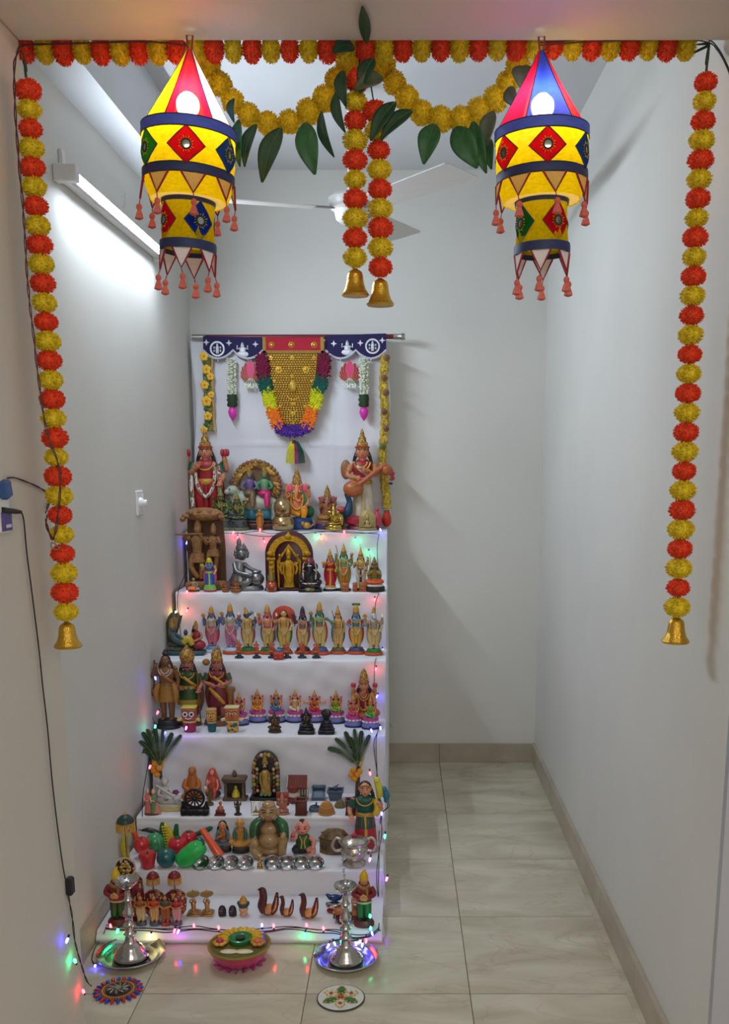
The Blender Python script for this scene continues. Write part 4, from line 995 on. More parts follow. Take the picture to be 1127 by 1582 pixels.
def seated(F, base, skin, lower, upper=None, hair=BLK, crown=GOLDP, ckind='spire', arms=4, face=True, garland=None, items=None, elephant=False, belt=GOLDP, nocrown=False, drape=None, earc=None, leg='cross', bw=1.0, shawl=None, armpose=None, beard=None, mark=None, trunk=None, headr=None):
    zb = F.base(base) if base else 0.0
    k = (1 - zb) * (1.0 if not nocrown else 1.28)
    B = lambda x, y, t: (x * k * bw, y * k, zb + k * t)
    if drape: F.put('drape', drape, lambda b: b.ball(B(0, .07, .3), (.24 * k * bw, .06 * k, .3 * k), 14, 9))
    if leg == 'cross':
        F.put('lap', lower, lambda b: b.ball(B(0, -.02, .085), (.2 * k * bw, .17 * k, .085 * k), 14, 8))
        for sg in (-1, 1):
            lg = F.put('leg', lower, lambda b: b.tube([B(sg * .1, .02, .11), B(sg * .25, -.07, .09), B(sg * .1, -.19, .07), B(-sg * .05, -.2, .06)], [.085 * k, .075 * k, .052 * k, .04 * k], 9, smooth=4))
            F.put('foot', skin, lambda b: b.ball(B(-sg * .09, -.21, .055), (.05 * k, .035 * k, .03 * k), 7, 5), lg)
    else:                                             # one leg hanging
        for sg in (-1, 1):
            pts = [B(sg * .08, .0, .16), B(sg * .18, -.15, .16), B(sg * .06, -.2, .09), B(-.06 * sg, -.2, .06)] if sg < 0 else [B(.08, 0, .16), B(.15, -.17, .15), B(.13, -.19, .0)]
            F.put('leg', lower, lambda b: b.tube(pts, [.085 * k, .075 * k, .05 * k, .04 * k][:len(pts)], 9, smooth=4))
        F.put('lap', lower, lambda b: b.ball(B(0, -.02, .12), (.19 * k * bw, .14 * k, .1 * k), 12, 7))
    fat = elephant
    F.put('torso', upper or skin, lambda b: b.lathe([(r * k * bw, zb + t * k) for r, t in (((.15, .1), (.175, .2), (.17, .3), (.15, .4), (.12, .46), (.05, .5)) if fat else ((.12, .1), (.11, .2), (.125, .32), (.135, .42), (.11, .47), (.045, .52)))], seg=16, sy=.72))
    if belt: F.put('belt', belt, lambda b: b.lathe([(r * k * bw, zb + t * k) for r, t in ((.14, .13), (.15, .155), (.135, .18))], seg=16, sy=.78, cap=False))
    F.put('necklace', GOLDP, lambda b: [b.tube([B(.1 * q * cos(a_), -.09 - .03 * q * abs(sin(a_)), .46 - .12 * q * sin(a_)) for a_ in [pi * j / 8 for j in range(9)]], .012 * k, 5) for q in (1.0, .6)])
    if garland: F.put('garland', garland, lambda b: b.tube([B(.11 * s_, -.1 - .06 * t_, .46 - .30 * t_) for s_, t_ in [(-1, 0), (-1.1, .4), (-.75, .8), (0, 1), (.75, .8), (1.1, .4), (1, 0)]], .024 * k, 7, smooth=4))
    if shawl: F.put('shawl', shawl, lambda b: [b.tube([B(sg * .09, -.02, .5), B(sg * .15, -.07, .38), B(sg * .15, -.1, .2)], [.03 * k, .045 * k, .05 * k], 8, flat=.6, smooth=4) for sg in (-1, 1)])
    items = items or {}
    lo = armpose or {-1: (B(-.21, -.06, .33), B(-.17, -.16, .42)), 1: (B(.21, -.06, .3), B(.17, -.17, .22))}
    for sg in (-1, 1):
        limb(F, 'arm', skin, [B(sg * .125, 0, .455), lo[sg][0], lo[sg][1]], [.048 * k, .038 * k, .03 * k], cuff=belt)
        if arms == 4:
            e = B(sg * .215, .0, .54); limb(F, 'arm', skin, [B(sg * .12, .03, .46), B(sg * .225, .03, .42), e], [.044 * k, .035 * k, .028 * k], cuff=belt)
            it = items.get(sg, ('lotus', P_(196, 66, 90))); item(F, it[0], it[1], (e[0], e[1], e[2] + .02 * k), k * 1.1)
    hr = (headr or .088) * k
    if elephant:
        hc = B(0, -.05, .585); r = .105 * k; x, y, z = hc; tm = trunk or skin
        hd = F.put('head', skin, lambda b: (b.ball(hc, (r * .95, r * .85, r * 1.05), 14, 10), b.ball((x, y - r * .1, z + r * .45), (r * .75, r * .65, r * .6), 10, 7)))
        F.put('trunk', tm, lambda b: b.tube([(x, y - r * .7, z - r * .1), (x - r * .05, y - r * 1.15, z - r * .9), (x - r * .15, y - r * 1.15, z - r * 1.8), (x + r * .25, y - r * 1.2, z - r * 2.4), (x + r * .75, y - r * 1.25, z - r * 2.2)], [r * .45, r * .38, r * .3, r * .24, r * .18], 9, smooth=4), hd)
        for sg in (-1, 1):
            er = F.put('ear', skin, lambda b: b.ball((x + sg * r * 1.45, y + r * .3, z + r * .0), (r * .72, r * .16, r * .95), 12, 8), hd)
            F.put('inner_ear', earc or skin, lambda b: b.ball((x + sg * r * 1.45, y + r * .2, z), (r * .55, r * .12, r * .74), 10, 7), hd)
            F.put('tusk', EYEW, lambda b: b.tube([(x + sg * r * .42, y - r * .7, z - r * .45), (x + sg * r * .6, y - r * 1.2, z - r * .75)], [r * .12, r * .04], 6), hd)
            F.put('eye', EYE, lambda b: b.ball((x + sg * r * .5, y - r * .72, z + r * .18), (r * .12, r * .07, r * .09), 6, 4), hd)
        F.put('forehead_mark', EYEW, lambda b: b.ball((x, y - r * .78, z + r * .55), (r * .2, r * .08, r * .14), 7, 4), hd)
        if not nocrown: F.put('crown', crown, lambda b: b.lathe([(q * r, z + r * .75 + t_ * (zb + k - z - r * .75)) for q, t_ in ((.95, 0), (1.02, .08), (.85, .2), (.8, .42), (.6, .5), (.52, .7), (.25, .76), (.22, .88), (.05, 1))], c=(x, y + r * .1, 0), seg=14))
    else:
        F.head(B(0, -.03, .615), hr, skin, hair, face, None if nocrown else crown, ckind, .28 * k, k, beard, mark=mark)
    return B, k

# ================================================================== tier 1 (top)
GARL = MOT([(206, 196, 150), (190, 60, 60), (226, 216, 180), (120, 110, 60)], 22, .6)
WGAR = MOT([(222, 218, 206), (178, 50, 56), (226, 222, 210), (90, 110, 60)], 16, .6)
F = Fig('goddess_statue', 'tall standing four-armed goddess statue in red, leftmost on the top tier', 'statue', 322, 808, 664, 0, dep=.04)
B, k = standing(F, [(P_(150, 60, 60), .16, .15, 0, .04)], P_(206, 130, 100), P_(170, 34, 40), P_(160, 40, 44), legs='dhoti', arms=(('L', 'raise', 'lotus', P_(176, 50, 60)), ('R', 'raise', 'lotus', P_(176, 50, 60)), ('L', 'chest'), ('R', 'give')),
    garland=WGAR, sash=P_(150, 30, 38), crown=DGOLD, ckind='spire', belt=GOLDP, drape=P_(148, 30, 40), bw=1.12, sleeve=P_(36, 92, 60), headr=.064)
F.put('side_garland', WGAR, lambda b: [b.tube([B(s * .12, -.03, .62), B(s * .135, -.06, .4), B(s * .12, -.06, .1)], .024 * k, 7, smooth=4) for s in (-1, 1)])

F = Fig('deity_couple_statue', 'deity couple seated on a white bull under a gilded arch, on the top tier', 'statue', 397, 809, 709, 0, w=1.0, dep=.05)
WOODD = M((70, 38, 30), rough=.4, var=.2, name='dark_wood'); BULL = P_(176, 182, 164)
F.put('plinth', WOODD, lambda b: b.box((-.36, -.14, 0), (.36, .14, .09), .01)); F.put('plinth_top', WOODD, lambda b: b.box((-.33, -.13, .09), (.33, .13, .13), .01))
F.put('blue_ground', P_(60, 130, 150), lambda b: b.box((-.25, -.06, .13), (.26, .08, .30), .03))
F.put('bull_body', BULL, lambda b: (b.ball((.03, 0, .37), (.29, .12, .12), 14, 9), b.ball((-.19, 0, .42), (.12, .1, .13), 10, 7)))
for x, y in ((-.2, -.07), (-.2, .07), (.26, -.07), (.26, .07)): F.put('bull_leg', BULL, lambda b: b.tube([(x, y, .36), (x, y, .22), (x - .01, y, .14)], [.05, .036, .034], 8))
hd = F.put('bull_head', BULL, lambda b: (b.tube([(-.24, 0, .42), (-.30, -.02, .54)], [.085, .07], 9), b.ball((-.33, -.04, .55), (.09, .07, .075), 10, 7), b.ball((-.40, -.06, .53), (.05, .05, .045), 8, 6)))
F.put('bull_horns', P_(70, 64, 56), lambda b: [b.tube([(-.30 + s * .03, -.03, .61), (-.30 + s * .07, -.03, .67), (-.29 + s * .06, -.03, .72)], [.018, .014, .005], 6) for s in (-1, 1)], hd)
F.put('bull_eye', EYE, lambda b: b.ball((-.36, -.1, .57), .012, 6, 4), hd)
F.put('bull_garland', MOT([(190, 150, 90), (150, 60, 50), (216, 200, 150)], 10), lambda b: b.tube([(-.3, -.08, .44), (-.2, -.13, .34), (-.1, -.12, .42), (-.13, 0, .5), (-.27, .05, .5)], .025, 7, closed=True, smooth=3))
ar = [(.34 * cos(radians(a_)), .62 + .34 * sin(radians(a_))) for a_ in range(-30, 211, 10)]; ai = [(.25 * cos(radians(a_)), .61 + .26 * sin(radians(a_))) for a_ in range(-30, 211, 10)]
F.put('gilded_arch', DGOLD, lambda b: b.strip(ar, ai, .06, .11)); F.put('arch_lobes', MOT([(150, 70, 64), (120, 90, 50), (170, 130, 70)], 10), lambda b: [b.ball((x, .08, z), (.035, .035, .035), 7, 5) for x, z in ar])
F.put('arch_back', P_(120, 96, 70), lambda b: b.prism(ai, .085, .1)); F.put('arch_finial', DGOLD, lambda b: b.lathe([(.06, .9), (.045, .94), (.05, .96), (.01, 1.0)], c=(0, .06, 0), seg=10))
for nm, x, sk, lo, up in (('god', -.08, P_(110, 110, 150), P_(120, 100, 70), P_(104, 84, 130)), ('goddess', .13, GREENS_, P_(196, 40, 110), P_(100, 150, 110))):
    F.put(nm + '_legs', lo, lambda b: (b.ball((x, -.05, .51), (.1, .11, .06), 10, 7), b.tube([(x + .04, -.1, .5), (x + .05, -.16, .38), (x + .05, -.17, .32)], [.05, .042, .03], 8)))
    F.put(nm + '_torso', up, lambda b: b.lathe([(.06, .52), (.055, .6), (.075, .68), (.03, .72)], c=(x, -.03, 0), seg=12, sy=.7))
    F.put(nm + '_head', sk, lambda b: b.ball((x, -.04, .76), (.036, .036, .042), 10, 7)); F.put(nm + '_crown', DGOLD, lambda b: b.lathe([(.042, .78), (.04, .82), (.02, .88), (.004, .92)], c=(x, -.03, 0), seg=10))
    F.put(nm + '_arms', sk, lambda b: [b.tube([(x + s * .07, -.03, .68), (x + s * .11, -.06, .6), (x + s * .07, -.12, .58)], [.024, .02, .016], 7, smooth=3) for s in (-1, 1)])

for u, vb, vt, lab in ((343, 820, 750, 'green and black seated guardian figure beside the red goddess, left of the twin'), (368, 820, 757, 'green and black seated guardian figure in front of the bull, right of the twin')):
    F = Fig('guardian_figure', lab, 'statue', u, vb, vt, 0, w=1.05, group='green and black guardian figures')
    GBK = MOT([(40, 52, 44), (150, 160, 60), (46, 60, 66), (70, 96, 60), (30, 34, 34)], 7, .45)
    seated(F, [(P_(96, 110, 70), .27, .27, 0, .07), (MOT([(40, 48, 50), (70, 84, 84)], 8), .25, .24, .07, .26)], P_(90, 110, 50), GBK, GBK, crown=P_(120, 136, 60), arms=4, belt=P_(150, 160, 60), items={-1: ('ball', P_(60, 84, 50)), 1: ('ball', P_(60, 84, 50))}, garland=GBK)

F = Fig('saint_figurine', 'tiny orange standing saint at the edge of the top tier', 'figurine', 402, 820, 787, 0)
standing(F, [(P_(190, 70, 50), .17, .16, 0, .08)], P_(206, 140, 70), P_(200, 110, 50), P_(190, 130, 60), legs='skirt', arms=(('L', 'chest'), ('R', 'chest')), nocrown=True, hair=P_(170, 130, 60), face=False, drape=P_(180, 130, 60))

F = Fig('ganesha_statue', 'large pink and orange seated elephant-headed god on the top tier', 'statue', 461, 818, 722, 0, w=1.0, dep=.045)
BLB = P_(30, 70, 140)
B, k = seated(F, [(BLB, .27, .26, 0, .10, .7), (P_(40, 90, 160), .24, .22, .10, .19, .7)], P_(226, 132, 92), P_(224, 150, 40), P_(226, 128, 96), elephant=True, arms=4, crown=DGOLD, earc=P_(230, 92, 120), leg='hang', garland=GOLDP, items={-1: ('axe', P_(140, 120, 90)), 1: ('ball', P_(150, 120, 90))}, shawl=P_(40, 120, 60), trunk=P_(232, 140, 76))
F.put('side_cushion', P_(46, 110, 66), lambda b: b.ball((.19, .04, .28), (.08, .08, .10), 12, 8))
F.put('mouse', GOLDP, lambda b: (b.ball((.16, -.2, .07), (.07, .05, .055), 10, 7), b.ball((.10, -.22, .1), (.035, .03, .035), 8, 6), b.tube([(.22, -.18, .05), (.28, -.16, .1), (.26, -.15, .16)], [.014, .01, .006], 6, smooth=3)))

F = Fig('brass_gourd_pot', 'polished brass double-gourd pot at the edge of the top tier', 'pot', 438, 821, 767, 0, w=.98, dep=.045)
BRS = M((176, 152, 108), rough=.26, metal=.85, var=.15, scale=4, name='aged_brass')
F.put('lower_bowl', BRS, lambda b: b.lathe([(.2, 0), (.3, .05), (.345, .16), (.345, .24), (.30, .36), (.22, .44)], seg=26)); F.put('neck_ring', BRS, lambda b: b.lathe([(.22, .43), (.25, .46), (.22, .49)], seg=26))
F.put('upper_bowl', BRS, lambda b: b.lathe([(.2, .48), (.26, .56), (.275, .68), (.24, .82), (.15, .92), (.06, .95)], seg=26)); F.put('finial', BRS, lambda b: b.lathe([(.05, .94), (.06, .96), (.035, .98), (.0, 1.0)], seg=14))

F = Fig('ganesha_statue', 'bronze-purple seated elephant-headed god behind the shiny gold figure', 'statue', 507, 817, 749, 0, dep=.05)
seated(F, [(P_(60, 50, 90), .3, .28, 0, .12), (P_(150, 84, 70), .26, .25, .12, .2)], P_(168, 104, 76), DGOLD, P_(160, 96, 70), elephant=True, crown=DGOLD, earc=P_(150, 90, 90), arms=4, drape=P_(110, 70, 80))
F = Fig('gold_deity_figurine', 'shiny gold seated deity in front of the bronze-purple elephant god', 'figurine', 516, 820, 779, 0, w=1.15)
GSH = M((196, 168, 84), rough=.16, metal=1.0, var=.1, name='polished_gold')
B, k = seated(F, [(GSH, .34, .33, 0, .09), (GSH, .31, .3, .09, .2)], GSH, GSH, GSH, elephant=True, crown=GSH, belt=GSH, arms=4, items={-1: ('ball', GSH), 1: ('ball', GSH)}, drape=None)
F.put('throne_side', GSH, lambda b: b.ball((.22, .08, .38), (.13, .1, .26), 12, 8))

F = Fig('goddess_statue', 'tall goddess in a cream sari playing a wooden veena, rightmost on the top tier', 'statue', 561, 808, 664, 0, dep=.045)
B, k = standing(F, [(P_(120, 40, 50), .17, .16, 0, .035)], P_(204, 128, 96), P_(206, 196, 176), P_(150, 40, 48), legs='skirt', arms=(('L', 'belly'), ('R', 'fold')), garland=None, sash=P_(190, 170, 120), crown=DGOLD, ckind='spire', belt=GOLDP, bw=1.0, headr=.064, shawl=P_(206, 196, 170))
WOODV = M((176, 98, 50), rough=.35, var=.25, scale=8, name='veena_wood')
F.put('lotus_pedestal', P_(180, 44, 60), lambda b: b.lathe([(.13, .03), (.2, .07), (.2, .11), (.14, .14)], seg=18, sy=.7, fn=lambda r, z, a: r * (1 + .08 * sin(8 * a))))
v_ = F.put('veena_body', WOODV, lambda b: (b.ball((-.09, -.12, .41), (.105, .07, .085), 14, 9)))
F.put('veena_neck', P_(186, 96, 62), lambda b: b.tube([(-.06, -.13, .43), (.16, -.12, .60), (.24, -.1, .655)], [.028, .026, .02], 8)); F.put('veena_gourd', WOODV, lambda b: b.ball((.24, -.08, .60), (.06, .055, .06), 12, 8))
F.put('veena_strings', M((196, 180, 140), rough=.3, metal=.6), lambda b: [b.tube([(-.1, -.185 + q * .006, .42), (.2, -.15, .64)], .002, 4) for q in (-1, 0, 1)])
F.put('palm_fan', P_(150, 100, 60), lambda b: b.ball((-.17, .02, .60), (.055, .02, .1), 10, 7))
PCK = P_(20, 84, 70); pk = F.put('peacock_body', P_(20, 60, 90), lambda b: b.tube([(-.19, -.08, .13), (-.15, -.1, .18), (-.13, -.1, .28), (-.16, -.12, .36), (-.145, -.13, .385)], [.02, .05, .03, .022, .02], 9, smooth=4))
F.put('peacock_tail', MOT([(20, 76, 56), (30, 50, 60), (60, 110, 60)], 10), lambda b: b.tube([(-.17, -.06, .2), (-.22, -.06, .1), (-.25, -.08, .01)], [.03, .05, .045], 8, flat=.6, smooth=3)); F.put('peacock_wing', P_(190, 70, 70), lambda b: b.ball((-.21, -.08, .2), (.06, .03, .035), 9, 6))
F.put('attendant', P_(196, 60, 80), lambda b: (b.lathe([(.05, .04), (.045, .1), (.03, .15), (.01, .19)], c=(.15, -.08, 0), seg=10), b.ball((.15, -.08, .2), .022, 8, 6)))

F = Fig('gold_plaque_figurine', 'small dull-gold arched goddess plaque at the right end of the top tier', 'plaque', 568, 820, 788, 0, w=1.0, dep=.02)
BZ = M((166, 148, 96), rough=.35, metal=.5, var=.25, scale=12, bump=.3, name='antique_gold')
F.put('back_plate', BZ, lambda b: b.prism([(-.44, 0), (.44, 0)] + arc(0, .56, .42, -10, 190, 14, .44), .0, .08, .03)); F.put('foot_plate', BZ, lambda b: b.box((-.46, -.15, 0), (.46, .1, .1), .02))
F.put('goddess_relief', BZ, lambda b: (b.ball((0, -.04, .2), (.24, .1, .1), 12, 7), b.lathe([(.1, .22), (.12, .42), (.05, .5)], c=(0, -.02, 0), seg=10, sy=.6), b.ball((0, -.04, .58), (.07, .06, .085), 9, 7), b.lathe([(.08, .62), (.05, .7), (.01, .82)], c=(0, -.03, 0), seg=9), [b.tube([(s * .1, -.03, .44), (s * .2, -.06, .36), (s * .16, -.1, .26)], [.04, .034, .03], 6, smooth=3) for s in (-1, 1)]))

# ================================================================== tier 2
WD = M((146, 102, 60), rough=.6, var=.35, scale=9, bump=.5, name='carved_wood'); WDP = M((92, 60, 34), rough=.7, var=.3, scale=9, bump=.5, name='carved_wood_shade')  # recess shade behind the figures is put into the panel's darker wood colour
F = Fig('wood_carving', 'carved brown wooden panel of a flute player and companion under a canopy', 'carving', 320, 912, 783, 1, dep=.045)
F.put('plinth', WD, lambda b: b.box((-.235, -.13, 0), (.235, .13, .10), .02)); F.put('plinth_relief', WD, lambda b: [b.ball((-.2 + q * .08, -.13, .06), (.04, .02, .035), 7, 5) for q in range(6)])
F.put('back_panel', WDP, lambda b: b.prism([(-.225, .08), (.225, .08), (.23, .5), (.21, .85), (.12, .95), (-.12, .95), (-.21, .85), (-.23, .5)], .02, .1, .015))
F.put('canopy', WD, lambda b: (b.ball((0, .0, .905), (.24, .15, .085), 16, 8)))
F.put('canopy_leaves', WD, lambda b: [b.ball((.235 * cos(a_), -.02 - .11 * abs(sin(a_ * .5 + .3)), .85 + .10 * abs(sin(a_)) * (0.6 + .4 * (q % 2))), (.035, .03, .03), 7, 5) for q, a_ in enumerate([pi * j / 13 for j in range(14)])])
def woodman(x, h0, sc, flute, nm):
    G = lambda a, b_, c: (x + a * sc, -.06 + b_ * sc, h0 + c * sc)
    F.put(nm + '_legs', WD, lambda b: (b.tube([G(-.06, 0, .36), G(-.1, -.03, .2), G(.0, -.04, .02)], [.06 * sc, .045 * sc, .035 * sc], 8, smooth=3), b.tube([G(.06, 0, .36), G(.06, 0, .2), G(.04, 0, 0)], [.06 * sc, .045 * sc, .036 * sc], 8, smooth=3), b.lathe([(.13 * sc, 0), (.1 * sc, .14 * sc)], c=G(0, 0, .26), seg=12, sy=.7)))
    F.put(nm + '_torso', WD, lambda b: b.lathe([(.075 * sc, 0), (.07 * sc, .1 * sc), (.1 * sc, .24 * sc), (.035 * sc, .3 * sc)], c=G(0, 0, .38), seg=12, sy=.7))
    F.put(nm + '_head', WD, lambda b: (b.ball(G(.02, -.02, .76), (.06 * sc, .06 * sc, .075 * sc), 10, 8), b.lathe([(.062 * sc, 0), (.05 * sc, .06 * sc), (.02 * sc, .13 * sc)], c=G(.02, 0, .80), seg=10)))
    if flute:
        F.put(nm + '_arms', WD, lambda b: (b.tube([G(-.1, 0, .64), G(-.2, -.04, .62), G(-.12, -.12, .70)], [.035 * sc, .028 * sc, .024 * sc], 7, smooth=3), b.tube([G(.1, 0, .64), G(.16, -.06, .56), G(.07, -.12, .70)], [.035 * sc, .028 * sc, .024 * sc], 7, smooth=3)))
        F.put('flute', WD, lambda b: b.tube([G(-.3, -.13, .70), G(.12, -.13, .71)], .014 * sc, 6))
    else: F.put(nm + '_arms', WD, lambda b: [b.tube([G(s * .1, 0, .64), G(s * .15, -.06, .54), G(.06 + s * .05, -.13, .57)], [.035 * sc, .028 * sc, .022 * sc], 7, smooth=3) for s in (-1, 1)])
woodman(-.085, .13, .78, True, 'flute_player'); woodman(.105, .25, .60, False, 'companion')

F = Fig('drummer_figurine', 'tiny grey and white seated drummer at the left end of the second tier', 'figurine', 300, 915, 891, 1, w=1.1)
seated(F, [(P_(90, 110, 70), .36, .34, 0, .08)], P_(160, 130, 100), P_(190, 186, 174), P_(176, 170, 158), nocrown=True, arms=2, face=False, belt=None); F.put('drum', P_(220, 130, 50), lambda b: b.tube([(-.22, -.28, .26), (.16, -.3, .22)], [.12, .12], 10))
F = Fig('dancer_figurine', 'small doll in a blue dress with yellow veil before the wood carving', 'figurine', 325, 915, 862, 1, w=1.0)
B, k = standing(F, [(P_(190, 60, 110), .2, .2, 0, .05)], P_(222, 150, 140), P_(30, 96, 180), P_(40, 90, 160), legs='skirt', arms=(('L', 'bless', 'lotus', P_(150, 190, 50)), ('R', 'give')), hair=P_(206, 190, 40), nocrown=True, sash=P_(206, 200, 70), belt=P_(190, 170, 60), drape=P_(200, 90, 150), bw=1.1)
F.put('skirt_hem', P_(120, 190, 80), lambda b: b.lathe([(.2, .05), (.185, .1), (.16, .2)], seg=20, sy=.72)); F.put('veil_top', P_(206, 190, 40), lambda b: b.lathe([(.075, .86), (.08, .92), (.06, .98), (.02, 1.0)], seg=12))
SMW = P_(156, 96, 56)
for u, vt, lab in ((349, 898, 'smaller tiny brown wooden idol left of the silver child'), (365, 892, 'taller tiny brown wooden idol left of the silver child')):
    F = Fig('wooden_idol', lab, 'figurine', u, 917, vt, 1, w=1.2, dep=.012, group='tiny wooden idols')
    seated(F, [(SMW, .3, .3, 0, .2)], SMW, SMW, SMW, crown=SMW, belt=SMW, arms=4, face=False, hair=SMW, items={-1: ('ball', SMW), 1: ('ball', SMW)})

SLV = M((128, 130, 132), rough=.32, metal=.75, var=.2, scale=6, bump=.1, name='silver_grey')
F = Fig('silver_child_statue', 'silver-grey kneeling child statue with a round butter pot', 'statue', 379, 914, 831, 1, dep=.05)
F.put('base', SLV, lambda b: b.lathe([(.36, 0), (.37, .04), (.34, .09)], seg=24, sy=.5)); F.put('cushion', SLV, lambda b: b.ball((-.06, 0, .13), (.24, .14, .07), 14, 7))
F.put('legs', SLV, lambda b: (b.tube([(-.1, 0, .22), (.12, -.1, .22), (-.02, -.16, .12), (-.2, -.1, .1)], [.1, .09, .06, .05], 10, smooth=4), b.tube([(-.12, .02, .24), (-.22, .02, .18), (-.3, .0, .1)], [.1, .08, .05], 9, smooth=3)))
F.put('skirt', SLV, lambda b: b.lathe([(.18, .16), (.17, .24), (.13, .32)], c=(-.1, 0, 0), seg=18, sy=.8, fn=lambda r, z, a: r * (1 + .05 * sin(9 * a))))
F.put('torso', SLV, lambda b: b.tube([(-.1, 0, .28), (-.1, 0, .42), (-.08, 0, .54)], [.125, .12, .09], 14, smooth=3)); hd = F.put('head', SLV, lambda b: (b.ball((-.04, -.03, .68), (.105, .1, .115), 14, 10), b.ball((-.02, -.13, .66), (.018, .02, .022), 6, 4)))
F.put('curls', SLV, lambda b: [b.ball((-.05 + .11 * cos(a_), .02, .69 + .1 * sin(a_)), .045, 7, 5) for a_ in [pi * j / 6 - .4 for j in range(9)]], hd)
for s in (-1, 1): F.put('eye', EYE, lambda b: b.ball((-.025 + s * .042, -.125, .695), (.018, .008, .01), 6, 4), hd)
F.put('mouth', EYE, lambda b: b.ball((-.02, -.125, .62), (.024, .008, .008), 6, 4), hd)
F.put('coronet', SLV, lambda b: (b.lathe([(.1, .77), (.11, .80), (.09, .85)], c=(-.05, 0, 0), seg=14), b.ball((-.09, .0, .9), (.045, .02, .1), 10, 7), b.ball((.0, -.02, .85), (.02, .015, .05), 8, 6)))
F.put('arm', SLV, lambda b: b.tube([(-.18, -.03, .5), (-.12, -.14, .36), (.08, -.2, .32), (.17, -.2, .3)], [.05, .045, .034, .03], 8, smooth=4)); F.put('arm', SLV, lambda b: b.tube([(.0, -.02, .5), (.1, -.04, .42), (.24, -.06, .37)], [.05, .042, .032], 8, smooth=3))
F.put('butter_pot', SLV, lambda b: (b.ball((.24, -.06, .22), (.145, .14, .135), 16, 11), b.lathe([(.08, .33), (.1, .36), (.085, .38)], c=(.24, -.06, 0), seg=16)))

MAR = M((66, 14, 24), rough=.35, var=.15, name='maroon_lacquer'); GRL = M((196, 148, 34), rough=.32, metal=.55, var=.22, scale=12, bump=.4, name='gold_relief')
F = Fig('gold_deity_plaque', 'arched maroon board with golden standing deity and gilded arch', 'plaque', 448, 914, 820, 1, dep=.035)
F.put('board', MAR, lambda b: b.prism([(-.40, 0), (.40, 0)] + arc(0, .6, .40, 0, 180, 22), -.0, .06, .012)); F.put('foot', MAR, lambda b: b.box((-.41, -.08, 0), (.41, .06, .05), .01))
F.put('gilded_arch', GRL, lambda b: b.strip(arc(0, .58, .345, 0, 180, 22), arc(0, .58, .235, 0, 180, 22, .25), -.05, .0)); F.put('arch_crest', GRL, lambda b: (b.ball((0, -.04, .90), (.06, .03, .05), 10, 7), b.lathe([(.03, .93), (.015, .97), (.0, .985)], c=(0, -.03, 0), seg=8)))
for s in (-1, 1):
    c = F.put('pillar', GRL, lambda b: (b.box((s * .29 - .05, -.05, .06), (s * .29 + .05, 0, .5), .01), b.box((s * .295 - .075, -.06, .5), (s * .295 + .075, 0, .56), .012)))
    F.put('pillar_relief', GRL, lambda b: [b.ball((s * .29, -.05, .12 + q * .085), (.045, .03, .035), 8, 5) for q in range(5)], c); F.put('makara', GRL, lambda b: b.ball((s * .31, -.05, .62), (.06, .04, .05), 9, 6), c)
F.put('inner_frame', GRL, lambda b: b.strip([(-.19, .05), (-.2, .5), (0, .78), (.2, .5), (.19, .05)], [(-.165, .05), (-.165, .49), (0, .73), (.165, .49), (.165, .05)], -.03, 0))
F.put('deity_body', GRL, lambda b: (b.lathe([(.10, .06), (.085, .14), (.09, .3), (.07, .36), (.1, .46), (.035, .52)], c=(0, -.05, 0), seg=14, sy=.5), b.ball((0, -.06, .56), (.04, .035, .05), 10, 7)))
F.put('deity_crown', GRL, lambda b: b.lathe([(.045, .59), (.05, .62), (.035, .68), (.008, .73)], c=(0, -.05, 0), seg=10)); F.put('deity_arms', GRL, lambda b: [(b.tube([(s * .09, -.05, .46), (s * .14, -.06, .38), (s * .11, -.08, .28)], [.03, .025, .02], 7, smooth=3), b.tube([(s * .09, -.04, .46), (s * .15, -.04, .46), (s * .15, -.05, .56)], [.026, .022, .02], 7, smooth=3), b.ball((s * .15, -.05, .59), .025, 7, 5)) for s in (-1, 1)])
F.put('deity_garland', GRL, lambda b: b.tube([(.075 * s_, -.1 - .01 * t_, .47 - .34 * t_) for s_, t_ in [(-1, 0), (-1.1, .5), (0, 1), (1.1, .5), (1, 0)]], .014, 6, smooth=4))
COP = M((190, 108, 82), rough=.3, metal=.75, var=.15, name='copper')
F = Fig('copper_pot', 'little copper pot with green leaves before the golden arch', 'pot', 420, 917, 879, 1, dep=.02)
F.put('pot', COP, lambda b: b.lathe([(.16, 0), (.24, .08), (.265, .24), (.23, .38), (.19, .42), (.23, .47)], seg=20)); F.put('leaves', P_(26, 96, 62), lambda b: [b.tube([(x * .5, -.02, .42), (x, -.04, .58), (x * 1.2, -.03, .75)], [.05, .07, .008], 6, flat=.35) for x in (-.12, 0, .12)]); F.put('coconut', P_(150, 120, 50), lambda b: b.lathe([(.12, .44), (.13, .6), (.08, .8), (.02, 1.0)], seg=12))

F = Fig('black_idol', 'black stone seated elephant-headed idol with white and red garland', 'statue', 480, 917, 862, 1, dep=.032)
BS = M((30, 30, 38), rough=.3, var=.2, name='black_stone')
F.put('pedestal', BS, lambda b: b.box((-.35, -.22, 0), (.35, .2, .09), .02)); F.put('pedestal_top', BS, lambda b: b.box((-.3, -.19, .09), (.3, .17, .22), .02)); F.put('name_plate', MOT([(206, 190, 130), (70, 50, 30)], 9, .4, 0, 0), lambda b: b.box((-.13, -.235, .03), (.13, -.19, .12), .008))
F.put('body', BS, lambda b: (b.lathe([(.26, .2), (.25, .34), (.2, .55), (.1, .64)], seg=18, sy=.75), [b.ball((s * .24, -.1, .28), (.12, .13, .1), 10, 7) for s in (-1, 1)], [b.tube([(s * .17, 0, .58), (s * .27, -.04, .45), (s * .2, -.16, .38)], [.06, .055, .045], 8, smooth=3) for s in (-1, 1)]))
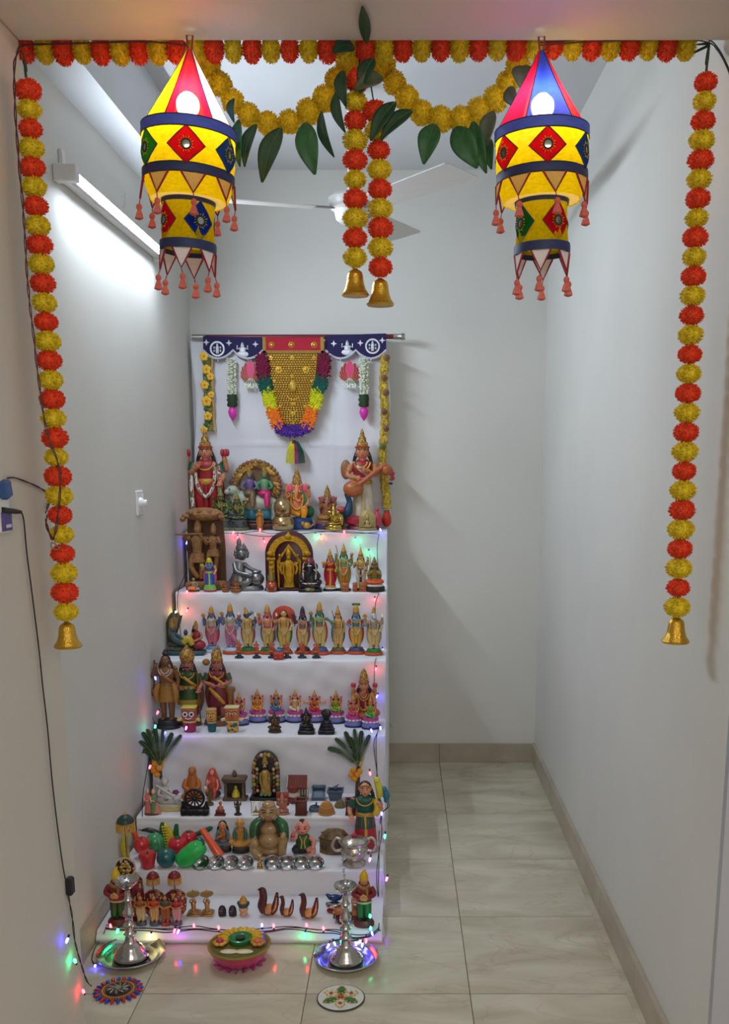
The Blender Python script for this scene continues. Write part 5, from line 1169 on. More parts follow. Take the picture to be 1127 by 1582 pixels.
F.put('head', BS, lambda b: (b.ball((0, -.06, .74), (.14, .13, .15), 14, 9), b.tube([(0, -.17, .72), (0, -.24, .58), (-.03, -.24, .44), (.05, -.25, .38)], [.06, .05, .04, .03], 8, smooth=4), [b.ball((s * .17, .0, .73), (.07, .03, .11), 9, 6) for s in (-1, 1)])); F.put('headdress', P_(120, 40, 60), lambda b: b.lathe([(.14, .82), (.15, .87), (.11, .96), (.03, 1.0)], seg=14))
F.put('white_garland', WGAR, lambda b: (b.tube([(s_ * .17, -.16 - .05 * t_, .84 - .5 * t_) for s_, t_ in [(-1, 0), (-1.15, .4), (-1.05, .95)]], .022, 7, smooth=4), b.tube([(s_ * .17, -.16 - .05 * t_, .84 - .5 * t_) for s_, t_ in [(1, 0), (1.15, .4), (1.05, .95)]], .022, 7, smooth=4), b.tube([(-.3, -.14, .26), (-.12, -.25, .25), (.12, -.25, .25), (.3, -.14, .26)], .02, 7, smooth=4)))
F.put('forehead_mark', EYEW, lambda b: b.box((-.06, -.2, .76), (.06, -.17, .79), .004))

DB = M((34, 32, 36), rough=.4, var=.1)
F = Fig('standing_deity', 'standing woman figurine in a bright red sari on the second tier', 'figurine', 511, 914, 848, 1, w=1.05)
standing(F, [(DB, .17, .16, 0, .05), (WHT, .15, .15, .05, .08)], P_(206, 140, 84), P_(186, 30, 36), P_(176, 30, 40), legs='skirt', arms=(('L', 'bless', 'lotus', P_(206, 170, 90)), ('R', 'give')), ckind='spire', sash=P_(206, 160, 70), drape=P_(170, 28, 40))
F = Fig('standing_deity', 'green-skinned standing archer god in orange and olive on the second tier', 'figurine', 532, 914, 840, 1, w=.98)
standing(F, [(DB, .15, .145, 0, .05)], P_(84, 150, 80), P_(160, 136, 50), P_(100, 160, 110), arms=(('L', 'raise', 'bow', GOLDP), ('R', 'raise', 'ball', GOLDP), ('L', 'down'), ('R', 'hip')), garland=GARL, sash=P_(226, 100, 40), belt=P_(226, 100, 40), drape=P_(180, 140, 70), ckind='spire')
F = Fig('standing_deity', 'pale standing god in white and purple beside the green archer', 'figurine', 558, 914, 846, 1, w=.98)
standing(F, [(DB, .15, .145, 0, .05)], P_(206, 170, 96), P_(200, 200, 180), P_(190, 160, 80), arms=(('L', 'bless'), ('R', 'raise', 'bow', GOLDP), ('R', 'down')), sash=P_(70, 40, 80), belt=P_(80, 50, 90), garland=GARL, ckind='spire')
F = Fig('monkey_god_figurine', 'kneeling olive monkey god in orange at the right end of the second tier', 'figurine', 579, 915, 858, 1, w=1.05, dep=.03)
seated(F, [(DB, .28, .27, 0, .14), (WHT, .24, .22, .14, .2)], P_(130, 116, 60), P_(216, 90, 40), P_(124, 112, 56), crown=P_(110, 100, 50), arms=2, armpose={-1: ((-.17, -.12, .26 + .2), (-.03, -.2, .56)), 1: ((.17, -.12, .26 + .2), (.03, -.2, .56))}, hair=P_(100, 90, 46), drape=P_(120, 110, 56), headr=.1)
for u, vt, w_, lab in ((534, 900, 1.0, 'little square terracotta relief before the green archer'), (549, 899, .6, 'narrow little terracotta relief before the pale god'), (561, 899, .95, 'little square terracotta relief before the pale god')):
    F = Fig('terracotta_relief', lab, 'figurine', u, 917, vt, 1, dep=.012, group='little terracotta reliefs'); TC = P_(166, 96, 58)
    F.put('block', TC, lambda b: b.box((-.4 * w_, -.12, 0), (.4 * w_, .12, .95), .1)); F.put('relief', TC, lambda b: (b.ball((0, -.12, .6), (.2 * w_, .08, .2), 9, 6), b.ball((0, -.12, .3), (.28 * w_, .08, .2), 9, 6), b.box((-.42 * w_, -.16, 0), (.42 * w_, .16, .12), .03)))

# ================================================================== tier 3: reclining god, ten avatars, six musicians
F = Fig('reclining_god_statue', 'dark god reclining on a coiled serpent with a seated goddess, left of the third tier', 'statue', 288, 1016, 946, 2, dep=.07)
SK = MOT([(60, 66, 56), (96, 86, 62), (50, 56, 50)], 10, .4)
F.put('base', P_(50, 84, 90), lambda b: b.box((-.46, -.22, 0), (.46, .14, .10), .03)); F.put('serpent_coils', SK, lambda b: [b.tube([(-.4, y, .13 + z), (0, y - .02, .12 + z), (.2, y, .12 + z)], [.07, .08, .05], 9, smooth=3) for y, z in ((-.08, 0), (.06, .0), (-.01, .1))])
F.put('serpent_hood', SK, lambda b: b.prism([(-.46, .2), (-.28, .2), (-.2, .5), (-.12, .72), (-.06, .92), (-.12, .9), (-.16, 1.0), (-.24, .96), (-.32, .98), (-.40, .88), (-.46, .7), (-.48, .45)], .02, .09, .02)); F.put('hood_lining', P_(150, 120, 74), lambda b: b.prism([(-.40, .45), (-.28, .4), (-.18, .66), (-.16, .84), (-.26, .9), (-.36, .82)], .0, .03))
F.put('god_body', P_(66, 90, 96), lambda b: (b.tube([(-.3, -.06, .52), (-.2, -.1, .36), (0, -.13, .3)], [.08, .1, .09], 11, smooth=3), b.tube([(-.24, -.08, .5), (-.1, -.18, .46), (-.02, -.2, .38)], [.04, .034, .03], 7, smooth=3)))
F.put('god_head', P_(70, 96, 104), lambda b: b.ball((-.27, -.1, .62), (.065, .06, .075), 10, 8)); F.put('god_crown', DGOLD, lambda b: b.lathe([(.07, .66), (.06, .72), (.02, .82)], c=(-.28, -.08, 0), seg=10)); F.put('yellow_cloth', P_(190, 166, 50), lambda b: b.tube([(-.04, -.13, .32), (.1, -.12, .38), (.2, -.14, .24)], [.1, .09, .06], 10, smooth=3)); F.put('blue_attendant', P_(50, 84, 110), lambda b: b.ball((.0, .05, .5), (.05, .05, .08), 9, 7))
F.put('goddess_body', P_(150, 40, 50), lambda b: (b.ball((.32, -.04, .22), (.17, .13, .12), 12, 8), b.lathe([(.1, .26), (.085, .4), (.1, .5), (.03, .56)], c=(.27, 0, 0), seg=12, sy=.7))); F.put('goddess_arms', P_(176, 120, 84), lambda b: [b.tube([(.27 + s * .09, 0, .5), (.27 + s * .12, -.08, .4), (.2, -.16, .32)], [.034, .028, .024], 7, smooth=3) for s in (-1, 1)])
F.put('goddess_head', P_(180, 124, 90), lambda b: b.ball((.26, -.02, .63), (.055, .055, .065), 10, 8)); F.put('goddess_crown', DGOLD, lambda b: b.lathe([(.06, .66), (.05, .71), (.012, .8)], c=(.26, -.01, 0), seg=10)); F.put('goddess_hair', BLK, lambda b: b.tube([(.24, .04, .66), (.19, .06, .5), (.17, .06, .36)], [.06, .06, .03], 8, smooth=3))
ORB = P_(190, 78, 44)
def avatar(lab, u, vt, vb, w, skin, lower, upper, bases, arms, **kw):
    F = Fig('avatar_figurine', lab, 'figurine', u, vb, vt, 2, w=w * 1.1, dep=.028, group='ten avatar figurines of the third tier')
    return F, standing(F, bases, skin, lower, upper, 'dhoti', arms=arms, garland=kw.pop('garland', GARL), **kw)
def bs(c1, c2=None): return [(c1, .175, .165, 0, .06), (c2 or c1, .145, .12, .06, .13)]
A4 = lambda a, b, m1=GOLDP, m2=WHT: (('L', 'raise', a, m1), ('R', 'raise', b, m2), ('L', 'bless'), ('R', 'give'))
avatar('blue-faced avatar figurine with pink legs, leftmost of the ten', 329, 936, 1009, 1.0, BLUES, P_(206, 110, 130), P_(190, 190, 190), bs(P_(190, 206, 220), P_(120, 150, 190)), A4('disc', 'shell'), drape=P_(190, 60, 60), belt=P_(200, 80, 90), sleeve=P_(60, 84, 130))
F, (B, k) = avatar('blue-faced avatar figurine in pink on white waves, second of ten', 358, 932, 1012, .95, BLUES, P_(190, 110, 150), P_(170, 190, 200), bs(ORB, P_(190, 206, 226)), A4('disc', 'shell'), belt=P_(206, 90, 110), sleeve=P_(90, 120, 160))
F.put('fish_tail', P_(196, 120, 150), lambda b: b.tube([B(.03, -.07, .3), B(.09, -.08, .2), B(.13, -.06, .1)], [.04 * k, .05 * k, .03 * k], 8, smooth=3))
def boar(F, B, k):
    c = Vector(B(0, -.02, .765)); r = .058 * k
    F.put('head', P_(70, 84, 100), lambda b: (b.ball(c, (r, r, r * 1.1), 10, 8), b.tube([c, c + Vector((r * 1.6, -r * .6, r * .5))], [r * .75, r * .5], 8))); F.put('globe', P_(110, 140, 160), lambda b: b.ball(c + Vector((r * 1.9, -r * .5, r * 1.1)), r * .8, 9, 7))
    F.put('hair', BLK, lambda b: b.ball(c + Vector((-r * .4, r * .4, 0)), (r * 1.1, r, r * 1.2), 9, 7)); F.put('crown', GOLDP, lambda b: b.tube([c + Vector((-r * .1, 0, r * .6)), c + Vector((-r * .9, 0, r * 3.2))], [r * 1.1, r * .2], 10))
avatar('boar-headed avatar figurine in yellow holding a globe, on green base', 384, 935, 1012, .95, P_(90, 100, 120), P_(206, 180, 110), P_(196, 170, 100), bs(ORB, P_(40, 120, 50)), (('L', 'raise', 'disc', GOLDP), ('R', 'raise', 'shell', WHT), ('L', 'hip'), ('R', 'give')), headfn=boar, drape=P_(170, 70, 60))
avatar('pink lion-faced avatar figurine with red beard on green base', 415, 934, 1012, 1.0, P_(214, 120, 130), P_(206, 176, 96), P_(220, 140, 140), bs(ORB, P_(40, 120, 50)), A4('disc', 'shell'), beard=P_(160, 40, 50), hair=P_(150, 50, 60), drape=P_(60, 100, 140), belt=P_(180, 50, 50))
F, (B, k) = avatar('dwarf avatar figurine under a round red parasol', 440, 943, 1012, 1.0, P_(216, 170, 110), P_(206, 176, 96), P_(200, 150, 90), bs(ORB, P_(70, 90, 140)), (('L', 'bless', 'rod', P_(150, 90, 50)), ('R', 'give')), nocrown=True, drape=P_(60, 130, 50))
F.put('parasol', P_(190, 60, 40), lambda b: b.prism(arc(0, .86, .235, 0, 360, 24)[:-1], .03, .055, .015)); F.put('parasol_stick', P_(130, 60, 40), lambda b: b.tube([(0, .05, .3), (0, .05, .9)], .012, 6))
avatar('dark bearded avatar figurine with an axe, black hair cone', 469, 937, 1012, .95, P_(90, 70, 100), P_(206, 180, 110), P_(130, 110, 120), bs(ORB, P_(90, 30, 40)), (('L', 'raise', 'axe', P_(60, 60, 80)), ('R', 'give')), beard=BLK, crown=P_(40, 36, 60), ckind='cone', drape=P_(180, 60, 56), belt=P_(180, 60, 50))
avatar('green-skinned avatar figurine with a bow, tallest gold cone crown', 495, 930, 1013, .95, P_(60, 140, 110), P_(206, 184, 110), P_(80, 150, 120), bs(ORB, P_(80, 84, 140)), (('L', 'down'), ('R', 'wide', 'bow', P_(60, 130, 110)), ('L', 'raise', 'ball', GOLDP)), drape=P_(190, 70, 50), belt=P_(190, 80, 60))
avatar('fair-skinned avatar figurine with blue shawl on olive base', 523, 936, 1012, .92, P_(214, 160, 96), P_(206, 164, 90), P_(210, 160, 90), bs(ORB, P_(90, 100, 60)), (('L', 'chest'), ('R', 'down')), drape=P_(50, 100, 130), ckind='spire')
F, (B, k) = avatar('blue avatar figurine with hands on hips and green crest', 551, 934, 1012, 1.0, P_(80, 140, 180), P_(206, 160, 60), P_(70, 130, 160), bs(ORB, P_(70, 76, 110)), (('L', 'hip'), ('R', 'hip')), drape=P_(180, 60, 50), ckind='dome', sleeve=P_(190, 70, 50))
F.put('crest', P_(50, 120, 60), lambda b: [b.ball((x, 0, 1.0), (.03, .02, .03), 7, 5) for x in (-.05, 0, .05)])
def horse(F, B, k):
    c = Vector(B(0, -.02, .77)); r = .058 * k
    F.put('head', P_(190, 190, 190), lambda b: (b.ball(c, (r, r, r * 1.2), 10, 8), b.tube([c + Vector((0, -r * .4, r * .2)), c + Vector((r * .4, -r * 1.5, -r * 1.0))], [r * .7, r * .45], 8), [b.tube([c + Vector((s * r * .5, 0, r)), c + Vector((s * r * .6, 0, r * 1.8))], [r * .25, r * .06], 5) for s in (-1, 1)]))
    F.put('mane', P_(90, 80, 70), lambda b: b.ball(c + Vector((0, r * .5, r * .1)), (r * .8, r * .8, r * 1.4), 9, 7)); F.put('crown', GOLDP, lambda b: b.lathe([(r * .8, 0), (r * .7, r), (r * .1, r * 3.2)], c=c + Vector((0, .01, r * .6)), seg=10))
avatar('grey horse-headed avatar figurine on green base, rightmost of the ten', 578, 936, 1014, 1.0, P_(176, 170, 160), P_(206, 180, 120), P_(150, 160, 170), bs(ORB, P_(40, 120, 50)), A4('disc', 'shell'), headfn=horse, drape=P_(150, 140, 120))
for i, u in enumerate((370, 397, 421, 444, 467, 489)):
    F = Fig('musician_figurine', ('%s tiny orange musician on dark stand, counted from the left' % ('first', 'second', 'third', 'fourth', 'fifth', 'sixth')[i]), 'figurine', u, 1018, 988 + (i % 2), 2, w=1.0, dep=.016, group='tiny musicians')
    DT = P_(40, 60, 74)
    seated(F, [(DT, .24, .22, 0, .09), (DT, .12, .09, .09, .2), (P_(110, 84, 50), .12, .15, .2, .3)], P_(206, 96, 50), P_(190, 80, 50), P_(206, 90, 50), crown=P_(176, 110, 60), elephant=True, arms=2, face=False, bw=.85)
F = Fig('red_box_figurine', 'tiny red block seat with blue figure among the musicians', 'figurine', 431, 1020, 1000, 2, w=1.0, dep=.014)
F.put('block', P_(190, 60, 50), lambda b: b.box((-.42, -.25, 0), (.42, .25, .62), .06)); F.put('block_relief', P_(206, 84, 70), lambda b: [b.ball((x, -.26, z), (.1, .04, .1), 7, 5) for x in (-.2, .2) for z in (.2, .44)]); F.put('blue_rider', P_(70, 120, 160), lambda b: (b.ball((0, 0, .7), (.3, .2, .16), 10, 7), b.ball((0, 0, .9), (.13, .13, .12), 9, 7)))

# ================================================================== tier 4
F = Fig('hermit_statue', 'brown bearded wandering minstrel with a lute, on black round base', 'statue', 261, 1130, 1012, 3, dep=.05)
BR = P_(120, 78, 48); BRL = P_(150, 104, 44)
B, k = standing(F, [(BLK, .16, .155, 0, .05), (BLK, .145, .14, .05, .12)], BR, P_(150, 108, 40), P_(128, 84, 50), legs='legs', nocrown=True, arms=(('L', 'shoulder'), ('R', 'down')), neck=P_(180, 170, 150), belt=P_(120, 90, 40), bw=.98, garland=None, shawl=P_(150, 96, 50), hair=P_(52, 36, 30))
F.put('topknot', P_(46, 34, 32), lambda b: (b.ball(B(0, .02, .86), (.045 * k, .045 * k, .035 * k), 10, 7), b.ball(B(0, .02, .895), (.028 * k, .028 * k, .022 * k), 8, 6)))
F.put('lute_gourd', P_(110, 66, 40), lambda b: b.ball((-.19, .0, .50), (.06, .06, .062), 12, 8)); F.put('lute_neck', P_(120, 74, 44), lambda b: b.tube([(-.17, 0, .5), (-.15, 0, .93)], .013, 7)); F.put('waist_cloth', P_(156, 116, 46), lambda b: [b.tube([B(s * .09, -.03, .48), B(s * .13, -.05, .36), B(s * .12, -.04, .24)], [.03 * k, .04 * k, .03 * k], 8, smooth=3) for s in (-1, 1)])

F = Fig('king_statue', 'tall moustached king doll in green tunic with gold trim', 'statue', 294, 1124, 999, 3, dep=.07)
GR = P_(44, 76, 36); MV = P_(178, 108, 100)
B, k = standing(F, [(P_(110, 70, 50), .15, .145, 0, .04)], MV, GR, GR, legs='legs', crown=DGOLD, ckind='turban', arms=(('L', 'hip'), ('R', 'give')), sleeve=GR, hair=P_(60, 36, 30), neck=GOLDP, bw=1.1, shawl=GOLDP, headr=.072, feet=BLK)
F.put('tunic_hem', P_(150, 130, 40), lambda b: b.lathe([(.15 * k, .04 + .24 * k), (.152 * k, .04 + .27 * k), (.14 * k, .04 + .31 * k)], seg=18, sy=.75, cap=False)); F.put('moustache', BLK, lambda b: b.tube([B(-.035, -.085, .737), B(0, -.09, .745), B(.035, -.085, .737)], .007 * k, 5))
F.put('club', DGOLD, lambda b: (b.tube([B(-.14, .02, .5), B(-.17, .02, .7)], .02 * k, 8), b.ball(B(-.16, .01, .70), (.045 * k, .04 * k, .045 * k), 10, 7))); F.put('spear', P_(120, 84, 50), lambda b: b.tube([(.15, -.07, .03), (.13, -.07, .68)], .010, 6)); F.put('cape', P_(110, 66, 50), lambda b: b.ball(B(.02, .07, .36), (.17 * k, .03 * k, .32 * k), 12, 8))

F = Fig('queen_statue', 'tall queen doll in maroon and gold sari leaning on a post', 'statue', 339, 1122, 1000, 3, dep=.06)
MRN = P_(116, 30, 40)
B, k = standing(F, [(P_(130, 84, 60), .19, .18, 0, .06)], MV, MRN, MRN, legs='legs', crown=DGOLD, ckind='dome', arms=(('L', 'belly'), ('R', 'belly')), sleeve=P_(60, 80, 44), hair=P_(60, 36, 30), bw=1.12, shawl=GOLDP, headr=.07, feet=BLK)
F.put('sari_skirt', MRN, lambda b: b.lathe([(r * k, .06 + t * k) for r, t in ((.14, .2), (.145, .24), (.12, .4), (.1, .47))], seg=20, sy=.75, fn=lambda r, z, a: r * (1 + .04 * sin(7 * a)))); F.put('sari_pleat', GOLDP, lambda b: b.tube([B(-.09, -.08, .46), B(.0, -.12, .36), B(.09, -.1, .24)], [.02 * k, .03 * k, .02 * k], 7, flat=.5, smooth=3))
F.put('post', P_(150, 106, 62), lambda b: (b.lathe([(.06, .06), (.05, .1), (.048, .4), (.07, .43), (.07, .47)], c=(.15, .02, 0), seg=14))); F.put('mirror', DGOLD, lambda b: b.ball((-.14, .02, .80), (.05, .03, .045), 10, 7)); F.put('drape', P_(120, 72, 56), lambda b: b.ball(B(-.03, .07, .34), (.16 * k, .03 * k, .33 * k), 12, 8))

LB1, LB2, LB3 = P_(34, 40, 84), P_(110, 120, 180), P_(206, 110, 170)
def lakshmi(lab, u, vb, vt, dress, skin=SKIN, w=1.0, dep=.035, base=True):
    F = Fig('seated_goddess', lab, 'figurine', u, vb, vt, 3, w=w, dep=dep, group='seated goddesses on painted drums')
    bsx = [(LB1, .27, .27, 0, .05), (LB2, .265, .235, .05, .16), (LB3, .21, .2, .16, .27), (P_(190, 60, 140), .235, .23, .27, .33)]
    r = seated(F, bsx, skin, dress, dress, arms=4, garland=GOLDP, drape=P_(190, 90, 80), leg='hang', items={-1: ('lotus', P_(206, 90, 100)), 1: ('lotus', P_(206, 90, 100))})
    F.put('white_petals', WHT, lambda b: [b.ball((.215 * cos(a_), .75 * .215 * sin(a_), .20), (.045, .03, .03), 7, 4) for a_ in [pi + pi * j / 6 for j in range(7)]])
    return F
lakshmi('seated goddess in purple on painted drum, partly behind a square-eyed doll', 371, 1123, 1067, P_(150, 60, 130), P_(226, 140, 90))
lakshmi('seated goddess all in orange on painted drum', 399, 1117, 1062, P_(220, 130, 50), P_(226, 146, 96))
lakshmi('seated goddess in blue on painted drum', 428, 1117, 1062, P_(40, 110, 170), P_(226, 140, 100))
lakshmi('seated goddess in cream on painted drum', 457, 1117, 1063, P_(220, 196, 170), P_(230, 160, 130))
F = lakshmi('seated goddess in red with many arms on painted drum', 487, 1117, 1064, P_(190, 40, 50), P_(226, 150, 120))
F.put('side_hands', P_(226, 150, 120), lambda b: [b.tube([(s * .1, .03, .63), (s * .24, .0, .58), (s * .34, -.03, .56 + q)], [.03, .024, .018], 6, smooth=3) for s in (-1, 1) for q in (0, .08)])
lakshmi('seated goddess in light green on painted drum', 520, 1120, 1064, P_(110, 170, 50), P_(226, 140, 90))
lakshmi('seated goddess in pink on painted drum, left of the bright green one', 547, 1126, 1070, P_(206, 70, 110), P_(216, 140, 110))
lakshmi('seated goddess in bright green on painted drum, at the right end of its tier', 573, 1129, 1073, P_(60, 180, 60), P_(216, 140, 96))
F = Fig('large_seated_goddess', 'larger seated goddess with gold cone crown behind the pink and green ones', 'statue', 563, 1104, 1028, 3, w=.95, dep=.06)
seated(F, [(P_(150, 80, 70), .26, .25, 0, .12)], P_(206, 140, 100), P_(190, 90, 60), P_(150, 60, 60), arms=4, crown=DGOLD, ckind='cone', garland=DGOLD, drape=P_(176, 90, 70), items={-1: ('lotus', P_(206, 60, 80)), 1: ('lotus', P_(206, 60, 80))})

def eyedoll(lab, u, vt, body, face, eyes, arms, w, trim):
    F = Fig('wooden_deity_doll', lab, 'doll', u, 1133, vt, 3, w=w, dep=.022, group='painted wooden deity dolls')
    F.put('body', body, lambda b: b.lathe([(.20, 0), (.23, .06), (.25, .25), (.26, .42), (.24, .46)], seg=18, sy=.75))
    hd = F.put('head', face, lambda b: b.box((-.27, -.18, .45), (.27, .18, .95), .06)); F.put('head_top', trim, lambda b: b.box((-.29, -.2, .92), (.29, .2, 1.0), .03), hd)
    for s in (-1, 1):
        if eyes == 'round':
            for nm, m_, r_, y_ in (('eye_rim', BLK, .125, -.19), ('eye_white', EYEW, .105, -.2), ('pupil', BLK, .05, -.21)): F.put(nm, m_, lambda b: b.prism(arc(s * .12, .72, r_, 0, 360, 16)[:-1], y_, y_ + .012), hd)
        else:
            F.put('eye_white', EYEW, lambda b: b.ball((s * .11, -.185, .74), (.085, .02, .045), 9, 5), hd); F.put('pupil', BLK, lambda b: b.ball((s * .11, -.2, .74), (.035, .015, .035), 7, 5), hd)
            F.put('brow', P_(120, 60, 20), lambda b: b.tube([(s * .02, -.19, .78), (s * .11, -.195, .84), (s * .22, -.19, .79)], .016, 5), hd)
        if arms: F.put('arm', trim, lambda b: (b.tube([(s * .26, -.05, .5), (s * .38, -.12, .5)], [.07, .06], 9), b.ball((s * .38, -.16, .5), (.065, .03, .065), 10, 6)))
    F.put('smile', LIP if eyes != 'round' else EYEW, lambda b: b.tube([(-.12, -.19, .58), (0, -.2, .53), (.12, -.19, .58)], .02, 5), hd); F.put('nose', P_(120, 60, 40), lambda b: b.ball((0, -.19, .66), (.03, .04, .04), 7, 5), hd)
    F.put('skirt_band', trim, lambda b: b.lathe([(.262, .38), (.27, .41), (.255, .44)], seg=18, sy=.75, cap=False))
eyedoll('wooden deity doll with big round white eyes and crimson skirt', 294, 1091, P_(150, 36, 70), P_(180, 90, 70), 'round', True, 1.0, P_(206, 190, 90))
eyedoll('small wooden deity doll with yellow face and teal body', 328, 1095, P_(20, 90, 96), P_(206, 160, 50), 'oval', False, .75, P_(200, 160, 120))
eyedoll('wooden deity doll with orange grin and teal sides', 360, 1091, MOT([(216, 150, 50), (30, 100, 100), (220, 170, 70)], 5, .4, 0, 0), P_(196, 120, 60), 'oval', True, .95, P_(216, 200, 150))
BRZ = MOT([(84, 66, 46), (56, 44, 36), (130, 104, 66)], 10, .35, .5, .5)
F = Fig('bronze_ganesha', 'small dark bronze seated elephant-headed idol', 'figurine', 425, 1134, 1098, 3, w=1.15, dep=.025)
seated(F, [(BRZ, .26, .26, 0, .08), (BRZ, .22, .22, .08, .16)], BRZ, BRZ, BRZ, elephant=True, crown=BRZ, belt=BRZ, arms=4, face=False, items={-1: ('ball', BRZ), 1: ('ball', BRZ)})
F = Fig('black_ganesha', 'black seated elephant-headed idol on square plinth', 'figurine', 474, 1136, 1092, 3, w=1.0, dep=.028)
F.put('plinth', BS, lambda b: b.box((-.3, -.24, 0), (.3, .22, .13), .02))
seated(F, [(BS, .28, .27, .13, .24)], BS, BS, BS, elephant=True, crown=BS, belt=BS, arms=4, items={-1: ('ball', BS), 1: ('ball', BS)}, bw=1.05)
F = Fig('black_serpent_idol', 'black stone emblem with raised cobra hood', 'figurine', 505, 1136, 1096, 3, w=1.0, dep=.028)
F.put('plinth', BS, lambda b: b.box((-.33, -.26, 0), (.33, .22, .16), .02)); F.put('coils', BS, lambda b: (b.lathe([(.29, .16), (.3, .22), (.28, .29)], seg=20), b.lathe([(.25, .29), (.26, .35), (.24, .42)], seg=20), b.lathe([(.2, .42), (.21, .48), (.15, .56)], seg=20)))
F.put('hood', BS, lambda b: b.prism([(-.09, .5), (.09, .5), (.13, .66), (.21, .8), (.18, .94), (.08, 1.0), (-.08, 1.0), (-.18, .94), (-.21, .8), (-.13, .66)], -.06, .04, .03)); F.put('hood_marks', P_(70, 66, 66), lambda b: [b.ball((s * .08, -.07, .84), (.04, .015, .06), 7, 5) for s in (-1, 1)])

# ================================================================== tier 5
def palm(lab, u_t, v_t, fr, fruit, trunk_u, v_base, sp):
    F = Fig('toy_palm', lab, 'toy tree', trunk_u, v_base, v_t, 4, w=1.0, dep=.05)
    O = F.p; Y = O.y
    FRM = M((34, 74, 44), rough=.6, var=.3, scale=6, name='palm_green')
    Lp = lambda u, v, dy=0: atY(u, v, Y + dy) - O
    m = MB(); m.tube([(0, 0, 0), Lp(trunk_u, v_base - 20), Lp(u_t, v_t + 57)], [.011, .009, .007], 9, smooth=4); m.to('trunk', M((96, 70, 46), rough=.8, var=.3, scale=14, bump=.5), F.root)
    MB().lathe([(.022, 0), (.02, .006), (.0, .008)], seg=14).to('foot', M((80, 96, 50), rough=.8, var=.3), F.root)
    for i, (eu, ev) in enumerate(fr):
        a = Lp(u_t, v_t + 57); b = Lp(eu, ev, sp * (-.06 if i % 2 else -.02)); c = (a + b) * .5 + Vector(((b.x - a.x) * .10, 0, .02))
        Pp, _ = spline([a, c, b], [0] * 3, 10)
        rib = MB().tube(Pp, [.0022 * (1 - .7 * j / len(Pp)) for j in range(len(Pp))], 5).to('frond', M((110, 130, 70), rough=.6), F.root)
        lf = MB()
        for j in range(3, len(Pp)):
            for q in (0.0, .5):
                if j + 1 >= len(Pp) and q: continue
                p = Pp[j].lerp(Pp[min(j + 1, len(Pp) - 1)], q); t_ = (Pp[min(j + 1, len(Pp) - 1)] - Pp[j - 1]).normalized(); sd_ = t_.cross(Vector((0, 1, 0))).normalized()
                wl = .024 * sin(pi * min(1, (j + q) / len(Pp) * .85 + .12))
                for s in (-1, 1):
                    e = p + (sd_ * s * .72 + t_ * .75 + Vector((0, -.15, 0))) * wl; lf.add([p - t_ * .0022, p + t_ * .0028, e], [(0, 1, 2)])
        tag(lf.to('leaflets', FRM, rib, False), None, None, None, 'stuff')
    for i, (fu, fv) in enumerate(fruit): MB().ball(Lp(fu, fv, -.012 - .004 * (i % 2)), .0115, 12, 8).to('coconut', M((222, 150, 40), rough=.45, var=.1, name='orange_fruit'), F.root)
    MB().tube([Lp(u_t + 3, v_t + 60), Lp(u_t + 6, v_t + 50, -.01), Lp(u_t + 10, v_t + 42, -.012)], [.003, .0035, .001], 6).to('flower_spike', M((214, 190, 60), rough=.6), F.root)
palm('toy palm with orange coconuts at the left end of the fifth tier', 247, 1127, [(221, 1132), (228, 1127), (240, 1126), (252, 1128), (266, 1133), (280, 1136), (222, 1160), (217, 1145)], [(238, 1180), (246, 1187), (238, 1191), (243, 1197), (236, 1186)], 249, 1250, 1)
palm('toy palm with orange coconuts at the right end of the fifth tier', 554, 1127, [(508, 1156), (519, 1141), (534, 1131), (548, 1127), (559, 1130), (571, 1136), (540, 1140)], [(546, 1190), (552, 1197), (543, 1197), (548, 1203), (556, 1192)], 553, 1238, 1)

WH2 = P_(196, 198, 196)
F = Fig('white_goddess_statue', 'white porcelain seated goddess with a stringed gourd on pale yellow base', 'statue', 262, 1258, 1201, 4, dep=.05)
F.put('base', P_(196, 186, 120), lambda b: b.lathe([(.5, 0), (.52, .06), (.48, .14)], seg=22, sy=.45)); F.put('white_edge', WH2, lambda b: b.lathe([(.47, .13), (.46, .18), (.42, .2)], seg=22, sy=.45))
F.put('sari_lap', WH2, lambda b: (b.ball((-.02, -.03, .3), (.34, .17, .15), 14, 9), b.tube([(.1, -.1, .34), (.32, -.14, .3), (.42, -.1, .22)], [.1, .08, .05], 9, smooth=3)))
F.put('torso', WH2, lambda b: b.lathe([(.15, .36), (.12, .5), (.15, .66), (.06, .74)], c=(-.1, 0, 0), seg=14, sy=.75)); F.put('head', WH2, lambda b: b.ball((-.08, -.04, .84), (.085, .085, .1), 12, 9)); F.put('veil', P_(180, 182, 184), lambda b: (b.ball((-.1, .03, .88), (.12, .1, .12), 12, 8), b.tube([(-.2, .03, .86), (-.25, .03, .6), (-.27, .03, .36)], [.05, .07, .06], 8, smooth=3)))
F.put('arms', WH2, lambda b: (b.tube([(-.22, -.03, .66), (-.26, -.14, .5), (-.05, -.22, .46)], [.05, .042, .034], 8, smooth=3), b.tube([(.03, -.03, .66), (.14, -.1, .54), (.2, -.16, .6)], [.05, .04, .034], 8, smooth=3))); F.put('gourd_lute', WH2, lambda b: (b.tube([(-.32, -.16, .8), (.3, -.22, .4)], .03, 8), b.ball((.3, -.18, .4), (.12, .1, .12), 12, 8)))
F.put('purple_flower', P_(130, 40, 110), lambda b: [b.ball((.27 + .06 * cos(a_), -.2, .60 + .045 * sin(a_)), (.05, .03, .04), 8, 5) for a_ in (0, 1.3, 2.5, 3.8, 5)]); F.put('bracelet', P_(120, 110, 100), lambda b: b.lathe([(.06, -.015), (.07, 0), (.06, .015)], c=(-.02, -.2, .36), seg=12))
